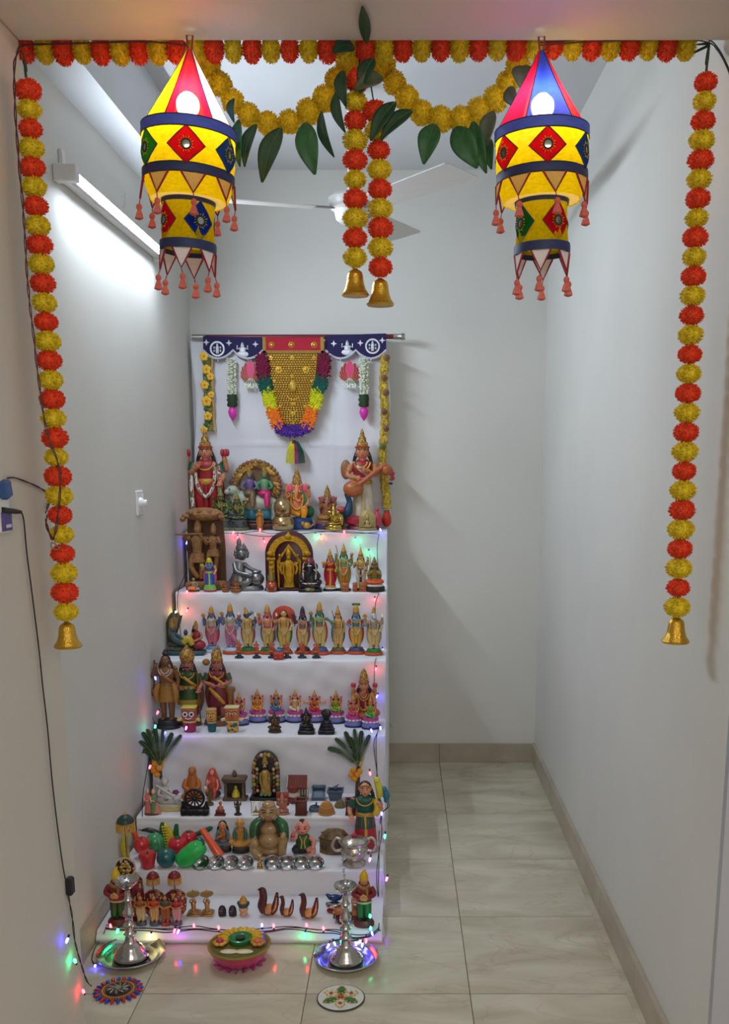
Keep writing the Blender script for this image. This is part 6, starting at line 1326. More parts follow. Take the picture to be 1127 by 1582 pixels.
F.put('throne_back', P_(170, 172, 178), lambda b: b.prism([(-.46, .2), (-.24, .2), (-.22, .8), (-.3, .97), (-.44, .9)], .06, .12, .03))

F = Fig('couple_figurine', 'pink and green embracing dancing couple at the left end of the fifth tier', 'figurine', 235, 1265, 1219, 4, w=1.0, dep=.025)
F.put('base', P_(90, 70, 60), lambda b: b.lathe([(.27, 0), (.27, .05), (.25, .07)], seg=16, sy=.6))
for nm, x, sk, dr in (('man', -.12, P_(220, 140, 130), P_(206, 120, 110)), ('woman', .1, P_(226, 170, 160), P_(110, 150, 100))):
    F.put(nm + '_robe', dr, lambda b: b.lathe([(.15, .06), (.12, .3), (.09, .5), (.12, .7), (.04, .78)], c=(x, 0, 0), seg=14, sy=.75, fn=lambda r, z, a: r * (1 + .05 * sin(6 * a)))); F.put(nm + '_head', sk, lambda b: b.ball((x, -.02, .86), (.07, .07, .085), 10, 8))
    F.put(nm + '_crown', P_(206, 170, 130), lambda b: b.lathe([(.075, .89), (.06, .95), (.02, 1.0)], c=(x, 0, 0), seg=10)); F.put(nm + '_arms', sk, lambda b: (b.tube([(x - .1, 0, .7), (x - .08, -.12, .58), (x + .08, -.16, .56)], [.035, .03, .024], 7, smooth=3)))
F.put('flared_skirt', P_(214, 130, 116), lambda b: b.lathe([(.2, .05), (.15, .2), (.07, .45)], c=(.16, .02, 0), seg=14, sy=.7, fn=lambda r, z, a: r * (1 + .08 * sin(7 * a))))

OCH = P_(176, 100, 40)
F = Fig('monk_statue', 'ochre-robed hooded monk seated behind the black wheel', 'statue', 299, 1240, 1185, 4, w=1.0, dep=.04)
F.put('robe', OCH, lambda b: b.lathe([(.31, 0), (.30, .1), (.24, .35), (.19, .55), (.13, .72), (.1, .82)], seg=20, sy=.7, fn=lambda r, z, a: r * (1 + .03 * sin(9 * a)))); F.put('knees', OCH, lambda b: [b.ball((s * .17, -.16, .12), (.16, .13, .11), 10, 7) for s in (-1, 1)])
F.put('hood', OCH, lambda b: b.ball((0, .03, .86), (.125, .12, .14), 14, 9)); F.put('face', P_(170, 104, 66), lambda b: (b.ball((0, -.06, .84), (.085, .075, .1), 12, 8), b.ball((0, -.135, .835), (.015, .02, .025), 6, 4)))
F.put('eyes', EYE, lambda b: [b.ball((s * .032, -.128, .86), (.012, .008, .008), 6, 4) for s in (-1, 1)]); F.put('sleeves', OCH, lambda b: [b.tube([(s * .16, -.04, .62), (s * .22, -.14, .42), (s * .06, -.22, .34)], [.075, .08, .06], 9, smooth=3) for s in (-1, 1)]); F.put('hands', P_(170, 104, 66), lambda b: b.ball((0, -.25, .34), (.06, .04, .04), 9, 6))
F = Fig('saint_statue', 'seated saint in salmon-red robe with veil', 'statue', 330, 1238, 1187, 4, w=.95, dep=.035)
RB = P_(190, 80, 60)
F.put('rock_seat', P_(70, 66, 60), lambda b: b.ball((0, 0, .14), (.27, .2, .14), 14, 8)); F.put('robe', RB, lambda b: b.lathe([(.2, .1), (.2, .25), (.16, .5), (.17, .66), (.06, .76)], seg=18, sy=.7)); F.put('veil', RB, lambda b: (b.ball((0, .04, .87), (.12, .1, .13), 12, 8), [b.tube([(s * .1, .02, .86), (s * .16, .0, .66), (s * .23, .0, .3)], [.04, .05, .06], 8, smooth=3) for s in (-1, 1)]))
F.put('head', PINKS, lambda b: (b.ball((0, -.04, .85), (.08, .075, .095), 12, 8), b.ball((0, -.115, .845), (.015, .018, .022), 6, 4))); F.put('arm', PINKS, lambda b: b.tube([(-.15, -.03, .62), (-.17, -.16, .48), (-.05, -.2, .62)], [.045, .04, .03], 8, smooth=3)); F.put('arm', PINKS, lambda b: b.tube([(.15, -.03, .62), (.2, -.12, .46), (.16, -.2, .32)], [.045, .04, .03], 8, smooth=3)); F.put('leg', RB, lambda b: b.tube([(.08, -.1, .3), (.1, -.24, .26), (.06, -.22, .06)], [.08, .07, .05], 9, smooth=3)); F.put('leg', RB, lambda b: b.tube([(-.08, -.1, .3), (-.16, -.22, .26), (.02, -.26, .22)], [.08, .07, .05], 9, smooth=3))
F.put('white_lamb', WHT, lambda b: b.ball((-.22, -.12, .32), (.08, .06, .12), 9, 7))

F = Fig('chariot_ornament', 'black spoked temple wheel on openwork stand', 'ornament', 302, 1263, 1219, 4, w=1.0, dep=.022)
F.put('stand_base', BLK, lambda b: b.box((-.52, -.16, 0), (.52, .16, .25), .03))
for q in range(4): F.put('stand_leg', BLK, lambda b: b.box((-.48 + q * .27, -.17, .0), (-.36 + q * .27, -.15, .26), .01))
F.put('stand_arch', BLK, lambda b: (b.strip(arc(0, .56, .47, 190, 350, 16), arc(0, .56, .40, 190, 350, 16), -.08, .08), [b.tube([(s * .5, 0, .2), (s * .44, 0, .4), (s * .48, 0, .5)], .05, 8, smooth=3) for s in (-1, 1)]))
rm = F.put('wheel_rim', BLK, lambda b: (b.strip(arc(0, .62, .38, 0, 360, 28), arc(0, .62, .31, 0, 360, 28), -.06, .06)))
for q in range(12): F.put('spoke', BLK, lambda b: b.tube([(.08 * cos(q * pi / 6), 0, .62 + .08 * sin(q * pi / 6)), (.2 * cos(q * pi / 6), 0, .62 + .2 * sin(q * pi / 6)), (.33 * cos(q * pi / 6), 0, .62 + .33 * sin(q * pi / 6))], [.02, .032, .02], 6), rm)
F.put('hub', BLK, lambda b: b.ball((0, -.03, .62), (.1, .08, .1), 12, 8), rm); F.put('rim_beads', BLK, lambda b: [b.ball((.36 * cos(q * pi / 8), -.07, .62 + .36 * sin(q * pi / 8)), .026, 6, 4) for q in range(16)], rm)
F = Fig('brass_figurine', 'thin tarnished brass standing figurine behind the black wheel', 'figurine', 325, 1247, 1214, 4, w=.9, dep=.02)
OLB = MOT([(120, 104, 60), (84, 74, 46), (150, 134, 84)], 9, .4, .4)
standing(F, [(OLB, .2, .2, 0, .12)], OLB, OLB, OLB, crown=OLB, belt=OLB, hair=OLB, face=False, neck=None, arms=(('L', 'fold'), ('R', 'fold')))

SHR = M((98, 78, 58), rough=.5, var=.3, scale=8, name='shrine_wood'); F = Fig('mini_shrine', 'small brown shrine with yellow seated figure inside and pot on top', 'shrine', 364, 1240, 1190, 4, dep=.035)
F.put('base', SHR, lambda b: (b.box((-.4, -.2, 0), (.4, .2, .08), .02))); F.put('roof_slab', SHR, lambda b: b.box((-.40, -.2, .66), (.40, .2, .78), .03)); F.put('roof_edge', SHR, lambda b: b.box((-.36, -.18, .60), (.36, .18, .67), .02))
for s in (-1, 1): F.put('pillar', SHR, lambda b: b.lathe([(.07, .08), (.07, .12), (.045, .15), (.05, .35), (.04, .55), (.07, .6)], c=(s * .29, -.12, 0), seg=12))
F.put('back_wall', M((50, 40, 34), rough=.7), lambda b: b.box((-.32, .12, .08), (.32, .17, .62))); fg = F.put('yellow_figure', P_(206, 190, 60), lambda b: (b.lathe([(.14, .1), (.13, .2), (.07, .34), (.02, .38)], c=(.03, -.02, 0), seg=14), b.ball((.03, -.03, .42), .05, 10, 7)))
F.put('roof_pot', SHR, lambda b: b.lathe([(.05, .78), (.09, .84), (.075, .9), (.04, .93), (.06, .96), (.02, 1.0)], seg=14))
F = Fig('harmonium_player', 'tiny figure playing a maroon harmonium', 'figurine', 341, 1263, 1238, 4, w=1.0, dep=.02)
MH = P_(110, 40, 36); F.put('harmonium', MH, lambda b: (b.box((-.38, -.28, 0), (.38, .1, .08), .01), b.box((-.3, -.22, .08), (.3, .06, .36), .02))); F.put('player', P_(190, 110, 80), lambda b: (b.lathe([(.2, .2), (.17, .5), (.06, .66)], c=(0, .12, 0), seg=12), b.ball((0, .1, .82), (.12, .12, .15), 10, 8), [b.tube([(s * .15, .1, .55), (s * .2, -.06, .44), (s * .12, -.16, .4)], .05, 7, smooth=3) for s in (-1, 1)]))
F = Fig('bronze_dancer', 'small dark bronze dancing deity', 'figurine', 368, 1262, 1234, 4, w=1.1, dep=.018)
standing(F, [(BRZ, .2, .2, 0, .08)], BRZ, BRZ, BRZ, crown=BRZ, belt=BRZ, hair=BRZ, face=False, neck=None, arms=(('L', 'raise', 'ball', BRZ), ('R', 'raise', 'ball', BRZ), ('L', 'give'), ('R', 'belly')))

F = Fig('dark_deity_statue', 'dark arched deity statue smothered in flowers, centre of the fifth tier', 'statue', 412, 1240, 1161, 4, dep=.045)
DST = M((40, 34, 32), rough=.4, var=.3, scale=6, bump=.3, name='dark_stone')
F.put('foot_slab', BLK, lambda b: b.box((-.32, -.16, 0), (.32, .14, .06), .015)); F.put('arch_slab', DST, lambda b: b.prism([(-.27, .04), (.27, .04), (.275, .6)] + arc(0, .70, .26, 0, 180, 14, .295) + [(-.275, .6)], -.0, .1, .02))
FLM = [P_(150, 124, 50), P_(190, 176, 150), P_(120, 50, 46), P_(70, 84, 50), P_(176, 150, 70)]
rr = random.Random(11); q_ = 0
for a_ in range(0, 11):
    t_ = a_ / 10; x = .235 * cos(pi * t_) ; z = .66 + .27 * sin(pi * t_); F.put('flower', FLM[a_ % 5], lambda b: b.ball((x, -.02, z), (.045, .04, .045), 9, 6))
for s in (-1, 1):
    for j in range(6): F.put('flower', FLM[(j + 2) % 5], lambda b: b.ball((s * (.235 + .01 * (j % 2)), -.03, .14 + j * .085), (.045, .04, .045), 9, 6)); F.put('flower', FLM[(j + 1) % 5], lambda b: b.ball((s * .165, -.04, .18 + j * .09), (.035, .035, .04), 9, 6))
F.put('deity_body', P_(176, 140, 60), lambda b: (b.lathe([(.12, .12), (.10, .2), (.1, .36), (.075, .44), (.1, .56), (.04, .63)], c=(0, -.06, 0), seg=16, sy=.6))); F.put('deity_garland', MOT([(190, 170, 110), (160, 110, 50), (120, 110, 70)], 12), lambda b: b.tube([(.08 * s_, -.12 - .02 * t_, .58 - .4 * t_) for s_, t_ in [(-1, 0), (-1.1, .5), (0, 1), (1.1, .5), (1, 0)]], .02, 7, smooth=4))
F.put('deity_arms', DST, lambda b: [b.tube([(s * .1, -.05, .57), (s * .13, -.09, .46), (s * .1, -.12, .36)], [.03, .026, .022], 7, smooth=3) for s in (-1, 1)]); hd = F.put('deity_head', DST, lambda b: b.ball((0, -.07, .70), (.055, .055, .07), 12, 8)); F.put('deity_eyes', EYEW, lambda b: [b.ball((s * .022, -.12, .71), (.012, .008, .009), 6, 4) for s in (-1, 1)], hd)
F.put('deity_crown', DGOLD, lambda b: b.lathe([(.06, .74), (.065, .78), (.05, .85), (.015, .92)], c=(0, -.05, 0), seg=12)); F.put('face_marks', EYEW, lambda b: (b.ball((0, -.115, .735), (.012, .01, .02), 6, 4), b.ball((0, -.1, .6), (.03, .02, .012), 8, 5)))
F.put('green_leaves', P_(96, 140, 100), lambda b: [b.ball((x, -.13, .12), (.04, .03, .03), 8, 5) for x in (-.08, 0, .08)])

GW = M((190, 160, 84), rough=.3, metal=.8, var=.1)
F = Fig('mini_swing', 'tiny golden swing frame with a seated idol', 'figurine', 396, 1263, 1239, 4, w=1.0, dep=.02)
F.put('frame', GW, lambda b: [b.tube([(s * .32, 0, 0), (s * .32, 0, 1.0)], .025, 6) for s in (-1, 1)] + [b.tube([(-.36, 0, .97), (.36, 0, .97)], .025, 6), b.tube([(-.36, -.1, .03), (.36, -.1, .03)], .03, 6)]); F.put('chain', GW, lambda b: [b.tube([(s * .2, 0, .97), (s * .2, 0, .22)], .012, 5) for s in (-1, 1)]); F.put('seat', GW, lambda b: b.box((-.24, -.1, .16), (.24, .1, .22), .01)); F.put('idol', GW, lambda b: (b.ball((0, 0, .28), (.14, .1, .07), 9, 6), b.lathe([(.09, .3), (.08, .44), (.03, .5)], seg=10), b.ball((0, 0, .55), .06, 9, 6), b.lathe([(.05, .6), (.0, .7)], seg=8)))
CLY = P_(190, 126, 106)
F = Fig('clay_ganesha', 'pale terracotta seated elephant-headed figurine with red backrest', 'figurine', 437, 1262, 1224, 4, w=1.0, dep=.03)
seated(F, [(CLY, .3, .28, 0, .1)], CLY, CLY, CLY, elephant=True, crown=CLY, belt=CLY, arms=4, face=False, items={-1: ('ball', CLY), 1: ('ball', CLY)}); F.put('backrest', P_(150, 60, 50), lambda b: b.box((-.28, .12, .3), (.28, .18, .95), .03))
RT = P_(126, 60, 48); WLL = P_(200, 192, 176)
F = Fig('mini_house', 'miniature house with ribbed red tile roof and white walls', 'toy house', 461, 1240, 1199, 4, w=1.0, dep=.05)
F.put('back_wall', WLL, lambda b: b.box((-.42, .04, 0), (.42, .14, .62))); F.put('side_post', WLL, lambda b: b.box((-.43, -.2, 0), (-.37, .1, .6), .01)); F.put('side_post', WLL, lambda b: b.box((.37, -.2, 0), (.43, .1, .6), .01)); rf_ = F.put('roof', RT, lambda b: b.add([(-.42, -.24, .56), (.42, -.24, .56), (.40, .12, 1.0), (-.40, .12, 1.0), (-.42, -.2, .5), (.42, -.2, .5), (.4, .2, .94), (-.4, .2, .94)], [(0, 1, 2, 3), (4, 7, 6, 5), (0, 4, 5, 1), (2, 6, 7, 3), (0, 3, 7, 4), (1, 5, 6, 2)]))
for q in range(11): F.put('roof_tile_row', RT, lambda b: b.tube([(-.38 + q * .076, -.25, .57), (-.37 + q * .074, .1, 1.0)], .024, 6), rf_)
F.put('window_frame', P_(70, 50, 44), lambda b: (b.strip([(.1, .1), (.36, .1), (.36, .5), (.1, .5), (.1, .1)], [(.14, .14), (.32, .14), (.32, .46), (.14, .46), (.14, .14)], -.0, .04), b.box((.21, 0, .1), (.25, .03, .5)))); F.put('eave_edge', WLL, lambda b: [b.tube([(s * .43, -.25, .56), (s * .41, .12, 1.0)], .022, 6) for s in (-1, 1)])
F = Fig('mini_pots', 'stack of tiny red and white pots before the miniature house', 'toy pots', 454, 1243, 1216, 4, w=1.0, dep=.02)
F.put('pot', P_(120, 46, 40), lambda b: b.lathe([(.2, 0), (.34, .14), (.34, .26), (.24, .36)], seg=16)); F.put('pot', P_(196, 180, 170), lambda b: b.lathe([(.24, .34), (.36, .46), (.34, .6), (.24, .68)], seg=16)); F.put('pot', P_(120, 46, 40), lambda b: b.lathe([(.22, .66), (.32, .76), (.28, .9), (.3, 1.0)], seg=16))
def planter(lab, u, vb, vt, w, extra=None):
    F = Fig('wooden_planter', lab, 'box', u, vb, vt, 4, w=w, dep=.028, group='maroon wooden planters'); PM = M((104, 50, 42), rough=.5, var=.25, scale=6, name='maroon_wood')
    for s in (-1, 1):
        F.put('side_panel', PM, lambda b: b.box((s * .34 - .04, -.34, .06), (s * .34 + .04, .34, .92), .01))
        F.put('end_panel', PM, lambda b: b.box((-.36, s * .34 - .04, .06), (.36, s * .34 + .04, .92), .01))
    F.put('rim', PM, lambda b: [b.box(*q, .01) for q in (((-.44, -.44, .88), (.44, -.3, 1.0)), ((-.44, .3, .88), (.44, .44, 1.0)), ((-.44, -.3, .88), (-.3, .3, 1.0)), ((.3, -.3, .88), (.44, .3, 1.0)))]); F.put('foot', PM, lambda b: b.box((-.42, -.42, 0), (.42, .42, .08), .01)); F.put('soil', M((60, 44, 36), rough=.9), lambda b: b.box((-.31, -.31, .1), (.31, .31, .8)))
planter('maroon wooden planter box left of the wicker basket', 466, 1263, 1235, .92); planter('maroon wooden planter box beside the doll with parrots', 543, 1263, 1235, .88)
SLT = P_(70, 88, 108)
F = Fig('toy_grinder', 'blue-grey toy grinding stone with roller', 'toy', 493, 1240, 1214, 4, w=1.0, dep=.045)
F.put('bed', SLT, lambda b: b.add([(-.5, -.5, 0), (.5, -.5, 0), (.46, .4, 0), (-.46, .4, 0), (-.5, -.5, .22), (.5, -.5, .22), (.46, .4, .7), (-.46, .4, .7)], [(0, 3, 2, 1), (4, 5, 6, 7), (0, 1, 5, 4), (2, 3, 7, 6), (0, 4, 7, 3), (1, 2, 6, 5)])); F.put('roller', SLT, lambda b: b.tube([(-.52, .2, .82), (-.46, .2, .82), (.46, .2, .82), (.52, .2, .82)], [.09, .16, .16, .09], 12)); F.put('slope_recess', P_(90, 110, 130), lambda b: b.add([(-.3, -.42, .27), (.3, -.42, .27), (.3, .15, .59), (-.3, .15, .59)], [(0, 1, 2, 3)]))
F = Fig('toy_tub', 'blue-grey square toy tub with a small pump on its rim', 'toy', 519, 1241, 1212, 4, w=1.0, dep=.04)
F.put('tub', SLT, lambda b: b.add([(-.36, -.3, 0), (.36, -.3, 0), (.36, .3, 0), (-.36, .3, 0), (-.48, -.4, .6), (.48, -.4, .6), (.48, .4, .6), (-.48, .4, .6)], [(0, 3, 2, 1), (0, 1, 5, 4), (1, 2, 6, 5), (2, 3, 7, 6), (3, 0, 4, 7)])); F.put('tub_rim', SLT, lambda b: [b.box(*q, .01) for q in (((-.52, -.44, .56), (.52, -.34, .66)), ((-.52, .34, .56), (.52, .44, .66)), ((-.52, -.34, .56), (-.42, .34, .66)), ((.42, -.34, .56), (.52, .34, .66)))]); F.put('water_stone', P_(60, 78, 98), lambda b: b.box((-.44, -.36, .4), (.44, .36, .5))); F.put('pump', SLT, lambda b: (b.lathe([(.12, .5), (.1, .7), (.14, .76), (.1, .86), (.04, .9)], seg=12), b.tube([(0, 0, .84), (.16, -.05, .96), (.2, -.06, 1.0)], .035, 6)))
F = Fig('toy_tray', 'blue-grey flat toy mortar tray behind the wicker basket', 'toy', 487, 1256, 1240, 4, w=1.3, dep=.02)
F.put('tray', P_(80, 98, 118), lambda b: b.box((-.5, -.4, 0), (.5, .4, .45), .08)); F.put('bowl_ring', P_(60, 76, 96), lambda b: b.lathe([(.34, .45), (.36, .55), (.28, .6), (.26, .48)], seg=18, cap=False)); F.put('pestle', P_(60, 76, 96), lambda b: b.tube([(.05, 0, .5), (.15, .05, 1.0)], [.09, .06], 8))
WK = M((206, 152, 84), rough=.65, var=.25, scale=20, bump=.4, name='wicker')
F = Fig('wicker_basket', 'upturned little wicker basket on the fifth tier', 'basket', 505, 1264, 1238, 4, w=1.0, dep=.035)
F.put('shell', M((170, 118, 60), rough=.7, var=.2), lambda b: b.lathe([(.62, .03), (.58, .3), (.45, .62), (.28, .86), (.1, .95)], seg=24)); F.put('rim', WK, lambda b: b.tube([(.64 * cos(2 * pi * j / 28), .64 * sin(2 * pi * j / 28), .05) for j in range(28)], .045, 6, closed=True)); F.put('middle_braid', WK, lambda b: b.tube([(.50 * cos(2 * pi * j / 28), .50 * sin(2 * pi * j / 28), .55 + .012 * (j % 2)) for j in range(28)], .04, 6, closed=True))
for j in range(26): F.put('cane', WK, lambda b: b.tube([(r * cos(2 * pi * j / 26), r * sin(2 * pi * j / 26), z) for r, z in ((.645, .05), (.6, .3), (.47, .63), (.3, .87), (.1, .98))], .026, 5))
F = Fig('sand_mound', 'small olive mound between the basket and the planter', 'toy', 526, 1251, 1236, 4, w=1.0, dep=.03)
F.put('mound', M((120, 110, 70), rough=.9, var=.3, scale=14, bump=.6), lambda b: b.lathe([(.85, 0), (.75, .3), (.5, .7), (.2, .95), (.03, 1.0)], seg=20, fn=lambda r, z, a: r * (1 + .06 * sin(5 * a)))); F.put('grass_tuft', P_(110, 120, 60), lambda b: [b.tube([(.3 * cos(q), .3 * sin(q), .7), (.35 * cos(q), .35 * sin(q), 1.0)], [.05, .01], 5) for q in range(6)])

# ================================================================== tier 6
F = Fig('parrot_doll', 'doll woman in green blouse and red skirt with yellow parrot, right end', 'doll', 565, 1302, 1209, 5, w=1.0, dep=.06)
GB_ = P_(20, 84, 74)
B, k = standing(F, None, P_(214, 150, 120), P_(176, 40, 60), GB_, legs='skirt', nocrown=True, arms=(('L', 'give'), ('R', 'bless')), sash=P_(206, 160, 70), hair=P_(50, 34, 34), sleeve=GB_, bw=1.15, headr=.07)
F.put('blouse_skirt', GB_, lambda b: b.lathe([(r * k, t * k) for r, t in ((.125, .3), (.11, .4), (.095, .5))], seg=18, sy=.75)); F.put('orange_shawl', P_(206, 170, 50), lambda b: b.tube([B(.1, -.03, .65), B(.13, -.07, .55), B(.1, -.1, .47)], [.03 * k, .045 * k, .035 * k], 8, smooth=3)); F.put('headband', DGOLD, lambda b: b.tube([B(-.06, -.04, .80), B(0, -.07, .82), B(.06, -.04, .80)], .012 * k, 6, smooth=3))
F.put('yellow_parrot', P_(206, 200, 70), lambda b: (b.tube([B(.14, .0, .66), B(.15, -.01, .76), B(.12, -.02, .86)], [.03 * k, .05 * k, .035 * k], 9, smooth=3), b.ball(B(.12, -.03, .88), .04 * k, 9, 7))); F.put('blue_parrot', P_(50, 120, 150), lambda b: (b.tube([B(.21, .0, .6), B(.22, 0, .68), B(.2, -.01, .75)], [.02 * k, .042 * k, .03 * k], 9, smooth=3), b.ball(B(.195, -.02, .77), .034 * k, 9, 7)))
# vegetables heaped at the left
def veg(name, lab, u, v, rpx, fn, mat, stem=None, Z=None, cat='vegetable', dep=.0):
    """v is the pixel height of the item's middle"""
    p = atY(u, v, dep); r = rpx * pxm(dep, p.z)
    t = thing(name, lab, cat, p, 0, 'toy vegetables heaped on the sixth tier'); m = MB(r); fn(m); t.location.z = max(t.location.z, TZ[5] + .0015 - min(q[2] for q in m.v)); m.to('flesh', mat, t, sharp=60)
    if stem: m = MB(r); stem[0](m); m.to('stem', stem[1], t)
    return t, r
PL = lambda *c: M(c, rough=.3, var=.1, scale=4, coat=.3)
ST = P_(40, 100, 50); Y6 = TY[5]
tomf = lambda m: m.lathe([(.1, -.8), (.6, -.78), (.95, -.35), (1.0, .1), (.8, .6), (.4, .78), (.1, .66)], seg=20, fn=lambda r, z, a: r * (1 + .04 * cos(5 * a)))
tst = (lambda m: [m.tube([(0, 0, .68), (.3 * cos(q), .3 * sin(q), .82), (.5 * cos(q), .5 * sin(q), .7)], [.1, .08, .03], 5) for q in (0, 1.25, 2.5, 3.77, 5)], ST)
veg('red_capsicum', 'red toy capsicum standing at the front left of the vegetables', 228, 1329, 13, lambda m: m.lathe([(.3, -1), (.75, -.95), (.85, -.3), (1.0, .5), (.85, .9), (.3, .85), (.1, .7)], seg=20, fn=lambda r, z, a: r * (1 + .06 * cos(4 * a))), PL(196, 40, 44), (lambda m: m.tube([(0, 0, .7), (.05, 0, 1.05)], [.14, .1], 6), ST), dep=Y6 + .022)
veg('red_apple', 'red toy apple lying on top of the capsicum', 219, 1305, 12.5, lambda m: m.lathe([(.2, -.9), (.65, -.9), (1.0, -.2), (.95, .4), (.6, .85), (.15, .7)], seg=18), PL(200, 44, 46), (lambda m: m.tube([(0, 0, .7), (.1, 0, 1.1)], .06, 5), ST), dep=Y6 + .10, cat='fruit')
veg('cabbage', 'green toy cabbage behind the red apple', 241, 1301, 15, lambda m: [m.ball((.25 * cos(q), .25 * sin(q) - .1, .05 * (q % 2)), (.8, .75, .95), 12, 8) for q in (0, 1.6, 3.1, 4.7)], PL(60, 150, 96), (lambda m: [m.tube([(x, -.7, -.7), (x * 1.3, -.95, .0), (x * .8, -.6, .75)], .05, 5, smooth=3) for x in (-.5, 0, .5)], P_(110, 180, 120)), dep=Y6 + .16)
t, r = veg('corn_cob', 'yellow toy corn cob in a green husk', 262, 1292, 22, lambda m: m.tube([(.1, 0, -1.0), (.05, 0, 0), (-.35, 0, 1.0)], [.34, .36, .1], 12, smooth=4), PL(206, 186, 40), None, dep=Y6 + .17)
for pts in ([(-.1, -.1, -1.0), (-.45, -.18, 0), (-.42, -.1, 1.05)], [(.35, -.1, -1.0), (.45, -.1, -.1), (.55, -.05, .9)]): MB(r).tube(pts, [.3, .26, .12], 8, flat=.5, smooth=4).to('husk', PL(22, 96, 52), t)
kern = MB(r)
for j in range(9):
    for q in range(4): kern.ball((.05 - .05 * j * .6 + (-.2 + q * .13), -.33, -.8 + j * .2), .075, 6, 4)
tag(kern.to('kernels', PL(222, 200, 60), t), None, None, None, 'stuff')
veg('dark_brinjal', 'long blackish toy brinjal lying above the cabbage', 233, 1284, 13, lambda m: m.tube([(-1.1, 0, .1), (-.3, 0, .15), (.6, 0, -.15), (1.2, 0, -.5)], [.1, .3, .34, .2], 12, smooth=4), PL(34, 46, 48), (lambda m: m.tube([(-1.1, 0, .1), (-1.5, 0, .2)], [.12, .06], 6), ST), dep=Y6 + .17)
veg('tomato', 'large red toy tomato at the front of the heap', 275, 1305, 15, tomf, PL(196, 30, 50), tst, dep=Y6 + .11)
veg('tomato', 'smaller red toy tomato behind the large one', 292, 1294, 12.5, tomf, PL(190, 34, 50), tst, dep=Y6 + .17)
veg('round_brinjal', 'round teal toy brinjal between capsicum and melon', 257, 1327, 15, lambda m: m.lathe([(.1, -1), (.6, -.9), (.95, -.4), (1, .0), (.85, .55), (.45, .9), (.1, .95)], seg=18), PL(20, 92, 92), (lambda m: m.lathe([(.4, .88), (.2, 1.0), (.1, 1.2)], seg=8), ST), dep=Y6 + .03)
veg('melon', 'bright green oblong toy melon', 295, 1323, 16.5, lambda m: m.tube([(-1.15, -.1, -.9), (-.9, -.1, -.65), (-.35, -.05, -.25), (.4, .05, .35), (.95, .1, .75), (1.15, .1, .95)], [.3, .75, .92, .92, .75, .3], 18, smooth=4), PL(36, 180, 80), (lambda m: m.tube([(1.15, .1, .95), (1.3, .12, 1.1)], .12, 6), ST), dep=Y6 + .026)
veg('cucumber', 'dark green toy cucumber pointing up right', 313, 1285, 13, lambda m: m.tube([(-1.1, 0, -.5), (-.2, 0, -.1), (.6, 0, .25), (1.1, 0, .5)], [.25, .34, .34, .25], 12, smooth=4), PL(20, 96, 50), (lambda m: m.tube([(1.1, 0, .5), (1.25, 0, .58)], .1, 6), ST), dep=Y6 + .18)
veg('carrot', 'long orange toy carrot sloping down to the right', 328, 1309, 22, lambda m: m.tube([(-.75, .3, .95), (-.4, .15, .45), (.2, -.1, -.35), (.55, -.25, -.85), (.62, -.28, -.95)], [.2, .24, .32, .36, .2], 14, smooth=4), PL(232, 92, 48), (lambda m: m.tube([(.6, -.28, -.93), (.66, -.3, -1.02)], .1, 6), ST), dep=Y6 + .10)
veg('small_brinjal', 'small teal toy brinjal behind the carrot', 309, 1302, 8, lambda m: m.ball((0, 0, 0), (.9, .9, 1.1), 14, 9), PL(24, 100, 110), (lambda m: m.lathe([(.4, .9), (.1, 1.3)], seg=8), ST), dep=Y6 + .16)
veg('carrot', 'short orange toy carrot upright at the left of the heap', 208, 1288, 11, lambda m: m.tube([(-.3, 0, 1.0), (-.05, 0, .2), (.35, 0, -1.2)], [.2, .38, .44], 12, smooth=4), PL(226, 96, 50), (lambda m: m.tube([(-.3, 0, 1.0), (-.35, 0, 1.2)], .1, 6), ST), dep=Y6 + .15)
veg('banana', 'yellow toy banana standing at the far left of the heap', 197, 1312, 24, lambda m: m.tube([(.15, 0, 1.0), (-.08, 0, .5), (-.18, 0, 0), (-.1, 0, -.6), (.05, 0, -.9)], [.06, .22, .27, .25, .1], 12, smooth=4), PL(216, 190, 30), (lambda m: m.tube([(.15, 0, 1.0), (.2, 0, 1.12)], .06, 6), P_(90, 70, 40)), dep=Y6 + .08, cat='fruit')

BGB = P_(40, 46, 40)
F = Fig('seated_doll', 'seated doll woman with black hair in blue shawl', 'doll', 346, 1322, 1267, 5, w=1.0, dep=.04)
seated(F, [(BGB, .25, .25, 0, .12), (P_(90, 70, 50), .24, .22, .12, .2)], P_(206, 140, 90), P_(60, 90, 110), P_(160, 90, 50), nocrown=True, arms=2, hair=BLK, headr=.11, shawl=P_(70, 116, 136), armpose={-1: ((-.2, -.06, .42), (-.08, -.17, .52)), 1: ((.22, -.04, .42), (.2, -.16, .3))}, bw=1.0)
F = Fig('seated_doll', 'seated bald monk doll in teal shawl with open palms', 'doll', 373, 1323, 1263, 5, w=1.0, dep=.04)
seated(F, [(BGB, .25, .25, 0, .12), (P_(90, 70, 50), .24, .22, .12, .2)], P_(206, 150, 80), P_(196, 140, 60), P_(190, 140, 70), nocrown=True, arms=2, hair=None, headr=.115, shawl=P_(40, 110, 110), armpose={-1: ((-.21, -.06, .38), (-.14, -.2, .32)), 1: ((.21, -.06, .38), (.14, -.2, .32))})

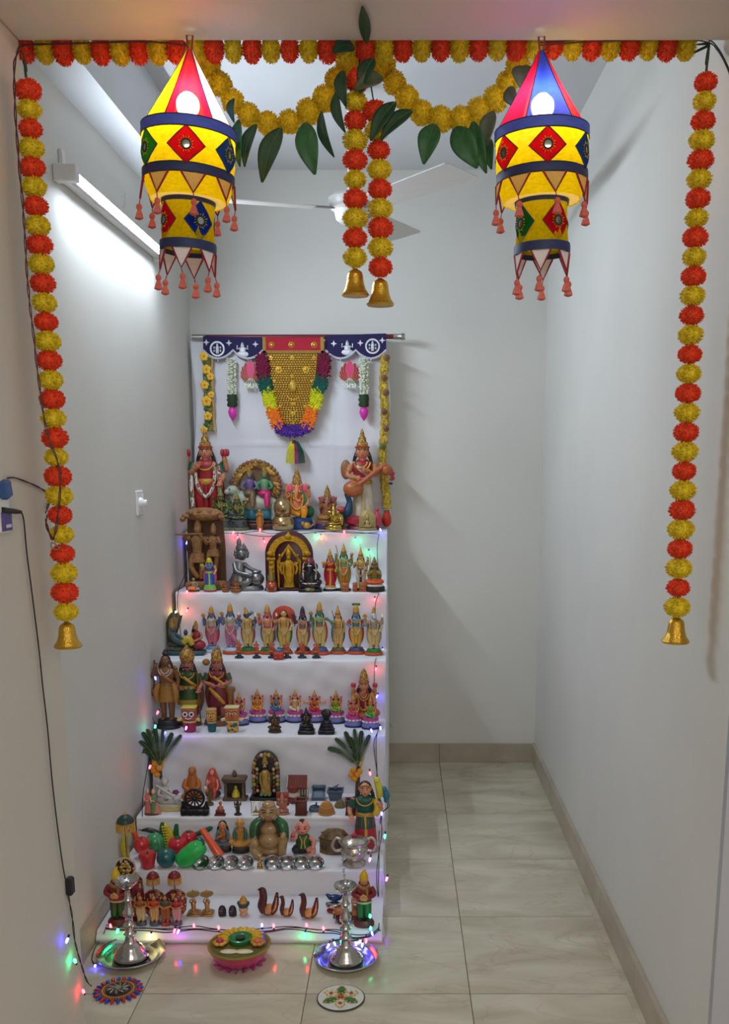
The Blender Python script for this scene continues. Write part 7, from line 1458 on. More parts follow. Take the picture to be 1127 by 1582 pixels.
F = Fig('laughing_buddha', 'big-bellied bald laughing buddha with green robe, centre of the sixth tier', 'statue', 418, 1331, 1237, 5, w=1.0, dep=.055)
BUD = M((168, 136, 92), rough=.25, var=.15, scale=5, coat=.4, name='buddha_glaze'); RBG = M((40, 96, 52), rough=.3, var=.2, scale=5, coat=.3, name='green_glaze')
F.put('legs', BUD, lambda b: (b.tube([(-.1, 0, .14), (-.25, -.16, .12), (-.12, -.22, .05)], [.1, .09, .06], 10, smooth=3), b.tube([(.12, 0, .2), (.24, -.08, .40), (.22, -.15, .06)], [.1, .095, .07], 10, smooth=3), b.ball((0, .0, .1), (.27, .18, .1), 14, 8)))
F.put('feet', BUD, lambda b: [b.ball((x, -.24, .035), (.07, .08, .035), 9, 6) for x in (-.1, .2)]); F.put('belly', BUD, lambda b: (b.ball((0, -.04, .30), (.2, .18, .17), 18, 12), b.ball((0, -.03, .5), (.18, .14, .13), 16, 10)))
F.put('navel', P_(110, 80, 50), lambda b: b.ball((0, -.218, .29), (.014, .008, .014), 7, 5)); hd = F.put('head', BUD, lambda b: (b.ball((0, -.03, .80), (.155, .15, .165), 18, 12), b.ball((0, -.03, .93), (.12, .12, .07), 14, 8), [b.ball((s * .155, .0, .76), (.03, .04, .085), 9, 7) for s in (-1, 1)], b.ball((0, -.185, .79), (.03, .03, .03), 9, 6), [b.ball((s * .085, -.115, .745), (.055, .05, .05), 9, 6) for s in (-1, 1)]))
for s in (-1, 1): F.put('eye', EYE, lambda b: b.tube([(s * .03, -.172, .835), (s * .06, -.17, .845), (s * .09, -.155, .83)], .008, 5), hd); F.put('brow', P_(70, 50, 36), lambda b: b.tube([(s * .03, -.17, .875), (s * .07, -.165, .89), (s * .11, -.14, .87)], .008, 5), hd)
F.put('smile', LIP, lambda b: b.tube([(-.06, -.165, .725), (0, -.185, .708), (.06, -.165, .725)], .008, 6, smooth=3), hd)
F.put('robe', RBG, lambda b: [b.tube([(s * .12, .0, .66), (s * .23, -.04, .56), (s * .25, -.06, .38), (s * .24, -.02, .2)], [.06, .1, .1, .06], 11, smooth=4) for s in (-1, 1)]); F.put('robe_collar', M((56, 40, 34), rough=.4), lambda b: [b.tube([(s * .06, -.05, .66), (s * .15, -.14, .56), (s * .19, -.17, .4)], .022, 7, smooth=4) for s in (-1, 1)])
F.put('right_hand_knee', BUD, lambda b: (b.tube([(.25, -.08, .46), (.26, -.17, .40)], [.06, .05], 9), b.ball((.25, -.19, .40), (.05, .035, .05), 9, 6))); F.put('sack', BUD, lambda b: (b.ball((-.25, -.12, .24), (.09, .09, .13), 12, 9), b.tube([(-.25, -.12, .34), (-.22, -.13, .42)], [.05, .03], 8)))

F = Fig('baby_doll', 'crouching baby boy doll in green vest with one hand at his ear', 'doll', 470, 1327, 1263, 5, w=1.0, dep=.045)
BSK = P_(226, 148, 130); VST = P_(36, 92, 44)
F.put('shorts', P_(30, 34, 36), lambda b: (b.ball((-.05, .02, .14), (.25, .18, .14), 14, 8), b.tube([(-.14, -.05, .14), (-.26, -.14, .12)], [.11, .09], 9))); F.put('leg', BSK, lambda b: (b.tube([(.12, -.06, .14), (.26, -.14, .16), (.24, -.22, .06)], [.09, .08, .06], 9, smooth=3), b.ball((.2, -.25, .05), (.1, .08, .05), 9, 6)))
F.put('vest', VST, lambda b: b.lathe([(.2, .16), (.21, .26), (.2, .4), (.14, .52), (.07, .56)], seg=18, sy=.72)); F.put('vest_trim', P_(206, 170, 90), lambda b: [b.tube([(s * .1, -.1, .53), (s * .03, -.15, .38), (s * .06, -.16, .2)], .018, 6, smooth=3) for s in (-1, 1)])
hd = F.put('head', BSK, lambda b: (b.ball((-.02, -.05, .74), (.185, .17, .2), 18, 12), b.ball((-.01, -.22, .71), (.025, .025, .025), 7, 5), [b.ball((s * .185 - .02, -.02, .73), (.03, .035, .05), 8, 6) for s in (-1, 1)]))
F.put('hair_tuft', BLK, lambda b: (b.ball((-.03, -.06, .94), (.07, .07, .035), 9, 6), b.tube([(-.02, -.1, .94), (.0, -.17, .90)], [.03, .01], 6)), hd); [F.put('eye', EYE, lambda b: b.ball((s * .075 - .02, -.205, .76), (.028, .015, .022), 8, 5), hd) for s in (-1, 1)]; [F.put('brow', EYE, lambda b: b.tube([(s * .04 - .02, -.205, .81), (s * .08 - .02, -.205, .825), (s * .12 - .02, -.18, .81)], .008, 5), hd) for s in (-1, 1)]; F.put('mouth', LIP, lambda b: b.ball((-.01, -.205, .65), (.045, .015, .018), 8, 5), hd)
F.put('arm', BSK, lambda b: (b.tube([(-.17, -.02, .48), (-.29, -.08, .42), (-.24, -.14, .64)], [.07, .06, .05], 9, smooth=3), b.ball((-.22, -.14, .68), (.05, .045, .055), 9, 7))); F.put('arm', BSK, lambda b: (b.tube([(.17, -.02, .46), (.28, -.08, .36), (.26, -.18, .26)], [.07, .06, .05], 9, smooth=3), b.ball((.25, -.2, .24), (.055, .045, .045), 9, 7))); F.put('bangle', P_(190, 60, 70), lambda b: b.tube([(-.27, -.11, .52), (-.26, -.12, .56)], .06, 9))

BXM = M((110, 90, 56), rough=.45, var=.3, scale=5, bump=.2, name='carved_box_wood')
F = Fig('hexagonal_box', 'carved brown hexagonal box behind the silver urn', 'box', 517, 1329, 1280, 5, w=1.0, dep=.07)
hexp = lambda r: [(r * cos(pi * j / 3 + .26), .62 * r * sin(pi * j / 3 + .26)) for j in range(6)]
def hexa(b, r0, r1, z0, z1):
    A = hexp(r0); C_ = hexp(r1); b.add([(x, y, z0) for x, y in A] + [(x, y, z1) for x, y in C_], [tuple(range(6))[::-1], tuple(range(6, 12))] + [(i, (i + 1) % 6, 6 + (i + 1) % 6, 6 + i) for i in range(6)])
F.put('body', BXM, lambda b: hexa(b, .60, .60, 0, .62), sharp=20); F.put('lid', BXM, lambda b: hexa(b, .63, .40, .64, .92), sharp=20); F.put('lid_rim', P_(90, 70, 44), lambda b: hexa(b, .64, .64, .60, .66), sharp=20); F.put('knob', BXM, lambda b: b.lathe([(.06, .9), (.08, .95), (.03, 1.0)], seg=10))
for j in range(6):
    a_ = pi * j / 3 + .26 + pi / 6; F.put('carved_motif', P_(70, 56, 36), lambda b: b.ball((.53 * cos(a_), .62 * .53 * sin(a_), .32), (.12 * abs(sin(a_)) + .03, .03 + .08 * abs(cos(a_)), .16), 9, 6)); F.put('lid_motif', P_(84, 66, 40), lambda b: b.ball((.46 * cos(a_), .62 * .46 * sin(a_), .79), (.1, .07, .04), 9, 6))
F = Fig('silver_urn', 'ornate silver urn with two swan handles at the right of the sixth tier', 'urn', 548, 1346, 1290, 5, w=1.0, dep=.05)
SU = M((196, 190, 178), rough=.22, metal=.9, var=.15, scale=8, bump=.15, name='polished_silver')
F.put('foot', SU, lambda b: b.lathe([(.36, 0), (.38, .05), (.32, .1), (.24, .16), (.26, .22)], seg=26)); F.put('bowl', SU, lambda b: b.lathe([(.24, .2), (.36, .28), (.44, .42), (.43, .56), (.36, .66), (.38, .7)], seg=28, fn=lambda r, z, a: r * (1 + .025 * cos(12 * a)))); F.put('rim', SU, lambda b: b.lathe([(.37, .68), (.48, .74), (.48, .79), (.38, .78)], seg=28)); F.put('lid', SU, lambda b: b.lathe([(.42, .79), (.36, .86), (.18, .93), (.06, .94)], seg=26, fn=lambda r, z, a: r * (1 + .02 * cos(10 * a)))); F.put('lid_knob', M((170, 40, 60), rough=.3), lambda b: b.lathe([(.06, .93), (.1, .98), (.06, 1.04), (.0, 1.06)], seg=10))
for s in (-1, 1): F.put('swan_handle', SU, lambda b: (b.tube([(s * .38, 0, .5), (s * .58, 0, .46), (s * .70, 0, .64), (s * .6, 0, .88), (s * .45, 0, .86), (s * .5, 0, .74)], [.05, .055, .06, .05, .04, .02], 9, smooth=4), b.ball((s * .47, 0, .86), (.07, .05, .06), 9, 6)))
F.put('bowl_beads', SU, lambda b: [b.ball((.44 * cos(2 * pi * j / 20), .44 * sin(2 * pi * j / 20), .49), .03, 6, 4) for j in range(20)])
CUP = M((176, 178, 180), rough=.16, metal=1.0, var=.05, name='stainless_steel')
for i, (u, v) in enumerate([(313, 1344), (336, 1346), (358, 1346), (381, 1346), (421, 1345), (443, 1344), (465, 1343), (487, 1343)]):
    p = atZ(u, v, TZ[5]); p.y = max(p.y + .012, TY[5] + .026); p = atY(u, v - 3, p.y); p.z = TZ[5] + .001
    lab = '%s small steel cup lying tilted on the sixth tier, counted from the left' % ('first', 'second', 'third', 'fourth', 'fifth', 'sixth', 'seventh', 'eighth')[i]
    t = thing('steel_cup', lab, 'cup', p, 0, 'small steel cups'); tl = Matrix.Translation((0, 0, .010)) @ Matrix.Rotation(radians(38), 4, 'X') @ Matrix.Rotation(radians(-14 if i < 4 else 6), 4, 'Y')
    m = MB(); m.T = tl; m.lathe([(.002, -.011), (.014, -.011), (.022, -.003), (.0255, .009), (.0265, .0095), (.0245, .008), (.0205, -.002), (.013, -.0085), (.002, -.0085)], seg=24, sx=1.1, cap=False); m.to('bowl', CUP, t)
    m = MB(); m.T = tl; m.tube([(.029 * cos(2 * pi * j / 24), .0265 * sin(2 * pi * j / 24), .0095) for j in range(24)], .0016, 6, closed=True); m.to('rim', CUP, t)
F = Fig('gold_block_idol', 'tiny gold block idol between the two groups of steel cups', 'figurine', 402, 1346, 1329, 5, w=1.0, dep=.018)
F.put('block', GW, lambda b: b.box((-.36, -.24, 0), (.36, .24, .14), .03)); F.put('idol', GW, lambda b: (b.ball((0, 0, .28), (.3, .22, .16), 10, 7), b.lathe([(.22, .3), (.2, .56), (.08, .66)], seg=12, sy=.8), b.ball((0, -.05, .76), (.17, .15, .18), 10, 7), b.lathe([(.14, .86), (.05, 1.0)], seg=9), [b.ball((s * .24, -.02, .5), (.08, .1, .16), 8, 6) for s in (-1, 1)]))

# ================================================================== tier 7
def gnome(lab, u, vb, vt, cap):
    F = Fig('doorman_doll', lab, 'doll', u, vb, vt, 6, w=1.0, dep=.035, group='doorman dolls')
    RC, GP = P_(130, 36, 46), P_(36, 84, 44)
    F.put('base', P_(90, 40, 36), lambda b: b.lathe([(.17, 0), (.175, .06), (.14, .11)], seg=18, sy=.7))
    for s in (-1, 1): lg = F.put('trouser_leg', GP, lambda b: b.tube([(s * .055, 0, .48), (s * .06, 0, .3), (s * .06, 0, .15)], [.075, .066, .06], 10, smooth=3)); F.put('shoe', BLK, lambda b: b.ball((s * .06, -.04, .13), (.045, .075, .03), 9, 6), lg)
    F.put('coat', RC, lambda b: b.lathe([(.125, .42), (.13, .48), (.12, .56), (.13, .66), (.06, .73)], seg=18, sy=.75)); F.put('coat_hem', P_(190, 170, 150), lambda b: b.lathe([(.13, .42), (.136, .435), (.13, .45)], seg=18, sy=.75, cap=False))
    for s in (-1, 1): limb(F, 'arm', RC, [(s * .12, 0, .68), (s * .17, -.03, .57), (s * .05, -.13, .56)], [.05, .046, .036], hand=P_(206, 140, 100))
    F.put('scarf', P_(150, 110, 56), lambda b: (b.tube([(-.09, -.02, .73), (0, -.1, .70), (.09, -.02, .73)], .03, 8, smooth=3), b.tube([(.05, -.1, .7), (.06, -.12, .58)], [.028, .02], 7))); F.put('beads_held', P_(190, 150, 60), lambda b: b.ball((0, -.15, .57), (.045, .03, .06), 9, 6))
    F.head((0, -.01, .80), .062, P_(206, 140, 104), P_(110, 70, 46), True)
    F.put('cap', P_(*cap), lambda b: b.lathe([(.075, .825), (.08, .85), (.07, .9), (.045, .95), (.02, .985), (.005, 1.0)], seg=16)); F.put('cap_bobble', P_(*cap), lambda b: b.ball((.02, 0, .985), .022, 8, 6))
gnome('doorman doll in yellow cap, red coat and green trousers, at the left end', 184, 1436, 1341, (214, 180, 30)); gnome('doorman doll in yellow cap, red coat and green trousers, at the right end', 563, 1441, 1344, (214, 170, 20))

ROY = MOT([(110, 20, 34), (90, 16, 30), (130, 30, 40), (190, 150, 80)], 10, .4, .1, .4)
GFR = M((196, 150, 60), rough=.5, var=.3, scale=20, name='gold_fringe')
def parasol(lab, u, vb, vt, dome, cr, ch, fl_, cat='parasol', w=1.0):
    dome_z = .97 - ch
    F = Fig('ceremonial_parasol', lab, cat, u, vb, vt, 6, w=w, dep=.045)
    F.put('stand', P_(90, 30, 36), lambda b: b.lathe([(.07, 0), (.07, .03), (.03, .05)], seg=14)); F.put('pole', MOT([(60, 40, 30), (190, 180, 150)], 8, .4), lambda b: b.tube([(0, 0, .03), (0, 0, .93)], cr * .14, 8))
    F.put('canopy', P_(*dome), lambda b: b.lathe([(cr, dome_z), (cr * 1.01, dome_z + ch * .12), (cr * .88, dome_z + ch * .5), (cr * .53, dome_z + ch * .85), (cr * .1, dome_z + ch)], seg=22)); F.put('finial', GOLDP, lambda b: b.lathe([(.012, dome_z + ch * .96), (.008, .98), (.012, .985), (.0, 1.0)], seg=9))
    fr = MB(F.h, w); [fr.tube([(cr * cos(2 * pi * j / 30), cr * sin(2 * pi * j / 30), dome_z + .01), (cr * 1.02 * cos(2 * pi * j / 30), cr * 1.02 * sin(2 * pi * j / 30), dome_z - fl_ * (1 - .12 * (j % 2)))], cr * .075, 5) for j in range(30)]
    tag(fr.to('fringe', GFR, F.root), None, None, None, 'stuff')
    return F
F = parasol('tall green parasol with gold fringe and jewelled disc, at the far left', 203, 1432, 1254, (30, 56, 50), .076, .075, .075)
F.put('jewelled_disc', MOT([(40, 20, 24), (206, 196, 160), (90, 30, 36)], 8, .3, .3), lambda b: b.prism(arc(-.015, .50, .088, 0, 360, 26)[:-1], -.03, -.012, .012)); F.put('disc_bead_rim', M((206, 196, 164), rough=.4, var=.2), lambda b: [b.ball((-.015 + .088 * cos(2 * pi * j / 28), -.03, .50 + .088 * sin(2 * pi * j / 28)), .0095, 6, 4) for j in range(28)]); F.put('disc_flower', GW, lambda b: [b.ball((-.015 + .035 * cos(q), -.036, .50 + .035 * sin(q)), (.02, .008, .02), 7, 5) for q in (0, 1.05, 2.1, 3.14, 4.2, 5.24)])
F.put('brocade_drape', ROY, lambda b: b.lathe([(.085, .04), (.09, .2), (.08, .36), (.03, .42)], c=(.03, .03, 0), seg=18, sy=.6, fn=lambda r, z, a: r * (1 + .05 * sin(7 * a))))
for u, vt, lab in ((240, 1345, 'red-domed miniature parasol over red brocade, left of the pair'), (273, 1344, 'red-domed miniature parasol over red brocade, right of the pair')):
    F = parasol(lab, u, 1427, vt, (120, 24, 34), .125, .13, .14)
    F.put('brocade_dress', ROY, lambda b: b.lathe([(.14, .05), (.2, .14), (.22, .34), (.2, .48), (.1, .56), (.04, .58)], seg=20, sy=.7, fn=lambda r, z, a: r * (1 + .04 * sin(6 * a)))); F.put('sequins', M((226, 214, 180), rough=.2, metal=.6), lambda b: [b.ball((.205 * cos(a_), .7 * .205 * sin(a_) - .012, z), .014, 6, 4) for j, z in enumerate((.2, .28, .36, .44)) for a_ in [pi + pi * (q + .5 * (j % 2)) / 7 for q in range(8)]])
for i, (u, vt, cs, lab) in enumerate(((219, 1384, (150, 96, 50), 'tiny folk figure in brown before the green parasol'), (240, 1384, (190, 80, 40), 'tiny folk figure in orange before the left red parasol'), (257, 1384, (80, 90, 60), 'thin tiny folk figure in olive between the red parasols'), (274, 1386, (170, 60, 60), 'tiny folk figure in crimson before the right red parasol'))):
    F = Fig('folk_figurine', lab, 'figurine', u, 1432, vt, 6, w=1.2, dep=.014, group='tiny folk figures')
    c2 = [(190, 170, 130), (196, 160, 110), (150, 90, 50), (190, 150, 150)][i]
    standing(F, [(P_(*[(60, 84, 96), (60, 84, 110), (140, 50, 46), (90, 90, 110)][i]), .15, .14, 0, .12)], P_(190, 120, 80), P_(*c2), P_(*cs), nocrown=True, arms=(('L', 'belly'), ('R', 'belly')), sleeve=P_(*cs), face=False, neck=None, belt=GOLDP)
for u, lab in ((300, 'left of two small brass pedestal lamps'), (321, 'right of two small brass pedestal lamps')):
    F = Fig('brass_lamp', lab, 'lamp', u, 1419, 1374, 6, w=1.0, dep=.03, group='small brass pedestal lamps'); LB = M((184, 148, 90), rough=.35, metal=.8, var=.2, name='old_brass')
    F.put('square_base', LB, lambda b: (b.box((-.24, -.24, 0), (.24, .24, .06), .02), b.box((-.18, -.18, .06), (.18, .18, .12), .02))); F.put('woman_support', LB, lambda b: (b.lathe([(.1, .12), (.08, .25), (.1, .42), (.04, .5)], seg=14), b.ball((0, -.02, .55), (.055, .055, .065), 10, 7), [b.tube([(s * .08, 0, .45), (s * .12, -.08, .52), (s * .06, -.06, .64)], .024, 7, smooth=3) for s in (-1, 1)])); F.put('bowl', LB, lambda b: b.lathe([(.06, .66), (.1, .7), (.24, .78), (.25, .82), (.2, .81), (.04, .8)], seg=20)); F.put('wick_spout', LB, lambda b: b.lathe([(.05, .8), (.03, .9), (.035, .93), (.0, 1.0)], seg=10))
for u, lab in ((344, 'left of two small black carved heads'), (360, 'right of two small black carved heads')):
    F = Fig('bust_figurine', lab, 'figurine', u, 1419, 1399, 6, w=1.0, dep=.02, group='small black heads')
    F.put('hair', BLK, lambda b: b.lathe([(.36, 0), (.38, .3), (.36, .6), (.24, .88), (.05, 1.0)], seg=18, sy=.85)); F.put('face', P_(50, 40, 44), lambda b: (b.ball((-.06, -.2, .5), (.22, .16, .34), 12, 8), b.ball((-.08, -.36, .5), (.04, .05, .07), 7, 5))); F.put('eyes', EYEW, lambda b: [b.ball((x, -.345, .58), (.04, .015, .02), 6, 4) for x in (-.15, .02)]); F.put('lips', LIP, lambda b: b.ball((-.07, -.34, .33), (.06, .02, .025), 7, 5))
F = Fig('painted_container', 'small painted container with face and teal and gold pointed lid', 'container', 377, 1419, 1383, 6, w=1.0, dep=.022)
F.put('body', P_(206, 170, 130), lambda b: b.lathe([(.16, 0), (.2, .05), (.15, .12), (.22, .26), (.2, .38), (.16, .42)], seg=18)); F.put('face_paint', P_(150, 60, 50), lambda b: (b.ball((0, -.2, .22), (.05, .02, .02), 7, 5), [b.ball((s * .08, -.19, .3), (.03, .02, .018), 6, 4) for s in (-1, 1)])); F.put('lid_band', P_(30, 76, 80), lambda b: b.lathe([(.22, .42), (.25, .5), (.22, .62)], seg=18)); F.put('lid', GOLDP, lambda b: b.lathe([(.2, .62), (.18, .74), (.1, .88), (.03, .96), (.0, 1.0)], seg=16)); F.put('side_wings', P_(30, 76, 80), lambda b: [b.ball((s * .22, 0, .58), (.07, .06, .12), 8, 6) for s in (-1, 1)])
WLT, WDK = M((196, 140, 80), rough=.35, var=.2, scale=6, name='light_wood'), M((74, 32, 26), rough=.3, var=.2, scale=6, name='dark_polished_wood')
def swan(lab, u, vb, vt, w, sgn, thick):
    F = Fig('wooden_swan', lab, 'ornament', u, vb, vt, 6, w=w, dep=.03, group='inlaid wooden swans')
    F.put('body', WLT, lambda b: b.ball((.06, 0, .2), (.26, .16, .2), 18, 12)); F.put('keel', WDK, lambda b: b.ball((.03, 0, .07), (.2, .12, .07), 14, 8)); F.put('neck', WDK, lambda b: b.tube([(-.13, -.01, .12), (-.2, -.01, .34), (-.15, 0, .6), (-.16, 0, .82), (-.2, 0, .92)], [.13, .115 * thick, .1 * thick, .095 * thick, .08 * thick], 12, smooth=4)); F.put('head', WDK, lambda b: (b.ball((-.19, 0, .93), (.09, .06, .07), 12, 8), b.tube([(-.24, 0, .93), (-.34, 0, .90)], [.05, .012], 8)))
    for q, y in enumerate((-.10, .10)): wg = F.put('wing', WDK, lambda b: b.tube([(.1, y, .1), (.24, y * 1.1, .34), (.3, y, .76)], [.1, .11, .04], 10, flat=.5, smooth=4)); F.put('wing_inlay', WLT, lambda b: b.tube([(.16, y - .035, .16), (.27, y * 1.1 - .045, .38), (.31, y - .03, .7)], [.04, .04, .012], 7, flat=.5, smooth=4), wg)
    F.put('neck_inlay', WLT, lambda b: b.tube([(-.26, -.04, .2), (-.28, -.05, .4), (-.235, -.04, .66)], [.035, .03, .012], 7, flat=.5, smooth=4))
swan('largest wooden swan with thick dark neck, left of three', 415, 1421, 1371, 1.0, 1, 1.35); swan('smallest wooden swan, middle of three', 443, 1423, 1384, .95, 1, .95); swan('wooden swan with long beak, right of three', 477, 1426, 1380, 1.05, 1, 1.0)
F = Fig('metal_ducks', 'pair of shiny blue and chrome duck ornaments stacked behind the lamp', 'ornament', 517, 1419, 1379, 6, w=1.0, dep=.045)
BLM = M((50, 74, 120), rough=.2, metal=.7, var=.2, name='blue_metal')
F.put('blue_duck', BLM, lambda b: (b.ball((.04, 0, .72), (.36, .2, .16), 16, 9), b.tube([(-.2, 0, .76), (-.34, 0, .86), (-.40, 0, .84)], [.12, .08, .03], 9, smooth=3), b.tube([(.3, 0, .74), (.42, 0, .86)], [.08, .02], 8))); F.put('chrome_duck', CUP, lambda b: (b.ball((.0, -.02, .34), (.42, .24, .2), 16, 9), b.tube([(-.26, -.02, .36), (-.40, -.02, .46)], [.12, .05], 9))); F.put('neck_post', BLM, lambda b: b.tube([(.04, 0, .45), (.04, 0, .62)], [.14, .12], 9)); F.put('red_foot', M((150, 56, 50), rough=.3, metal=.5), lambda b: b.lathe([(.36, 0), (.38, .08), (.28, .16)], seg=20, sy=.6))
F = Fig('wooden_car', 'toy wooden vintage car with dark wheels, partly behind the right lamp', 'toy car', 546, 1434, 1390, 6, w=1.0, dep=.05)
CW = M((170, 106, 54), rough=.35, var=.25, scale=5, name='car_wood')
F.put('chassis', WDK, lambda b: b.box((-.78, -.3, .16), (.78, .3, .28), .03)); F.put('bonnet', CW, lambda b: (b.box((-.80, -.24, .28), (-.2, .24, .58), .09))); F.put('cabin', CW, lambda b: b.box((-.05, -.27, .28), (.55, .27, .62), .06)); F.put('roof', CW, lambda b: b.box((-.08, -.27, .88), (.52, .27, .98), .04)); F.put('window_posts', CW, lambda b: [b.box((x - .03, y - .02, .6), (x + .03, y + .02, .9)) for x in (-.02, .46) for y in (-.22, .22)]); F.put('boot', CW, lambda b: b.box((.5, -.24, .28), (.76, .24, .5), .06)); F.put('bumper', WDK, lambda b: b.box((-.88, -.28, .2), (-.8, .28, .3), .02))
for x in (-.5, .5):
    for y in (-.34, .34):
        def wh(b): b.T = Matrix.Translation((x, y, .2)) @ Matrix.Rotation(pi / 2, 4, 'X'); b.lathe([(.19, -.06), (.2, -.04), (.2, .04), (.19, .06)], seg=20); 
        def hb(b): b.T = Matrix.Translation((x, y + (-.065 if y < 0 else .065), .2)) @ Matrix.Rotation(pi / 2, 4, 'X'); b.lathe([(.1, -.01), (.1, .01)], seg=14)
        ww = F.put('wheel', BLK, wh); F.put('hub_cap', P_(196, 170, 130), hb, ww)
F.put('headlamp', GW, lambda b: [b.ball((-.84, y, .45), .06, 9, 7) for y in (-.17, .17)])

# ================================================================== on the floor
SV = M((190, 188, 184), rough=.17, metal=1.0, var=.06, name='silver_metal')
def oil_lamp(lab_t, lab_l, u, vt0, vt1, rpx, vtop, u_top):
    c = atZ(u, (vt0 + vt1) / 2 + 3, 0.0); R_ = rpx * pxm(c.y, 0)
    t = thing('silver_tray', lab_t, 'tray', (c.x, c.y, .0008), 0, 'round silver trays')
    MB().lathe([(.0, .002), (R_ * .74, .002), (R_ * .8, .006), (R_ * .97, .018), (R_, .019), (R_ * .985, .016), (R_ * .8, .0), (0, 0)], seg=48, cap=False).to('dish', SV, t); MB().tube([(R_ * cos(2 * pi * j / 40), R_ * sin(2 * pi * j / 40), .0185) for j in range(40)], .0022, 6, closed=True).to('rolled_rim', SV, t)
    z0 = .004; H = atY(u_top, vtop, c.y).z - z0
    l = thing('silver_oil_lamp', lab_l, 'lamp', (c.x, c.y, z0 + .0008), 0, 'tall silver oil lamps'); q = H
    MB(q).lathe([(.19, 0), (.195, .03), (.17, .06), (.165, .08), (.132, .105), (.126, .13), (.088, .16), (.06, .2), (.05, .26)], seg=32).to('stepped_base', SV, l)
    MB(q).lathe([(.05, .25), (.075, .28), (.05, .31), (.042, .36), (.07, .39), (.045, .42), (.04, .47), (.065, .51), (.07, .54), (.045, .58), (.036, .66), (.055, .69), (.035, .72), (.03, .8), (.05, .83)], seg=24).to('turned_stem', SV, l)
    MB(q).lathe([(.05, .82), (.08, .85), (.125, .90), (.13, .93), (.118, .92), (.07, .88), (.03, .87)], seg=32, fn=lambda r, z, a: r * (1 + .05 * abs(cos(2.5 * a)) ** 3)).to('oil_bowl', SV, l)
    MB(q).lathe([(.03, .86), (.025, .93), (.035, .95), (.02, .98), (.0, 1.0)], seg=14).to('finial', SV, l)
    return c, H
oil_lamp('round silver tray under the left oil lamp', 'tall silver oil lamp on the left tray', 203, 1452, 1500, 51, 1350, 200)
c, H = oil_lamp('round silver tray under the right oil lamp, catching blue light', 'tall silver oil lamp on the right tray', 535, 1457, 1505, 49, 1358, 532)
t = thing('lamp_chain', 'thin metal chain rising from the right oil lamp to the urn handle', 'chain', (c.x, c.y, H)); O = t.location.copy()
cp = [atY(533, 1358, c.y) - O, atY(530, 1330, c.y + .12) - O, atY(531, 1312, TY[5] + .02) - O]; cp, _ = spline([Vector(p) for p in cp], [0] * 3, 7)
for i in range(len(cp) - 1):
    a_, b_ = cp[i], cp[i + 1]; m_ = (a_ + b_) / 2; d_ = (b_ - a_).normalized(); s_ = d_.cross(Vector((0, 1, 0)) if i % 2 else Vector((1, 0, 0))).normalized(); L_ = (b_ - a_).length * .62
    MB().tube([m_ + d_ * L_ * cos(2 * pi * j / 10) + s_ * .0035 * sin(2 * pi * j / 10) for j in range(10)], .0011, 5, closed=True).to('chain_link', STEEL, t)
# pink lotus bowl with flower lamp
c = atZ(371, 1485, 0.0); k = pxm(c.y, 0)
t = thing('lotus_bowl', 'glossy pink bowl with petalled foot and yellow flower lid', 'bowl', (c.x, c.y, 0.0), 0); R_ = 47 * k
PKG = M((190, 52, 104), rough=.2, var=.15, scale=4, coat=.5, name='pink_glaze')
for j in range(16):
    a_ = 2 * pi * j / 16; MB().tube([(R_ * .6 * cos(a_), R_ * .6 * sin(a_), .012), (R_ * .74 * cos(a_), R_ * .74 * sin(a_), .008), (R_ * .84 * cos(a_), R_ * .84 * sin(a_), .014)], [.008, .013, .005], 8, flat=.35, smooth=3).to('foot_petal', M((176, 60, 130), rough=.25, var=.1, coat=.4), t)
MB().lathe([(R_ * .45, .004), (R_ * .68, .010), (R_ * .84, .026), (R_ * .96, .05), (R_ * 1.0, .064), (R_ * .96, .068), (0, .068)], seg=40, cap=False).to('bowl', PKG, t)
MB().tube([(R_ * .985 * cos(2 * pi * j / 40), R_ * .985 * sin(2 * pi * j / 40), .069) for j in range(40)], .0045, 7, closed=True).to('rim', M((150, 130, 50), rough=.3, metal=.3), t)
MB().lathe([(0, .069), (R_ * .96, .069)], seg=36, cap=False).to('lid_disc', M((96, 90, 30), rough=.4, var=.2), t)
for j in range(18):
    a_ = 2 * pi * j / 18; cx_, cy_ = 0.0, R_ * .22; p0 = Vector((cx_ + R_ * .36 * cos(a_), cy_ + R_ * .36 * sin(a_), .074)); p1 = Vector((cx_ + R_ * .74 * cos(a_), cy_ + R_ * .70 * sin(a_), .083))
    if sin(a_) > -.5: MB().tube([p0, (p0 + p1) / 2 + Vector((0, 0, .003)), p1], [.006, .011, .004], 8, flat=.45, smooth=3).to('yellow_petal', M((216, 176, 20), rough=.35, var=.15), t)
MB().lathe([(R_ * .38, .070), (R_ * .4, .084), (R_ * .34, .086), (R_ * .26, .078), (0, .076)], c=(0, R_ * .22, 0), seg=28, cap=False).to('green_cup', M((40, 120, 60), rough=.25, var=.15, coat=.4), t); MB().lathe([(R_ * .14, .076), (R_ * .15, .086), (0, .088)], c=(0, R_ * .22, 0), seg=18, cap=False).to('cup_centre', M((30, 70, 40), rough=.3), t)
for x, nm, mm in ((-.62, 'red_flower', (186, 40, 60)), (.62, 'orange_flower', (206, 110, 40))):
    f0 = MB(); [f0.ball((x * R_ + .012 * cos(q), -.004 + .012 * sin(q), .078), (.011, .011, .007), 8, 5) for q in (0, 1.05, 2.1, 3.14, 4.2, 5.24)]; fo = f0.to(nm, M((206, 150, 50) if x < 0 else (190, 120, 50), rough=.35, var=.2), t); MB().ball((x * R_, -.006, .086), (.012, .012, .008), 12, 7).to('flower_heart', M(mm, rough=.3), fo)
for x in (-.24, .24): MB().ball((x * R_, -R_ * .52, .071), (.027, .013, .005), 14, 6).to('cream_petal', M((220, 206, 170), rough=.35), t)
t.scale = (1, 1, .8)
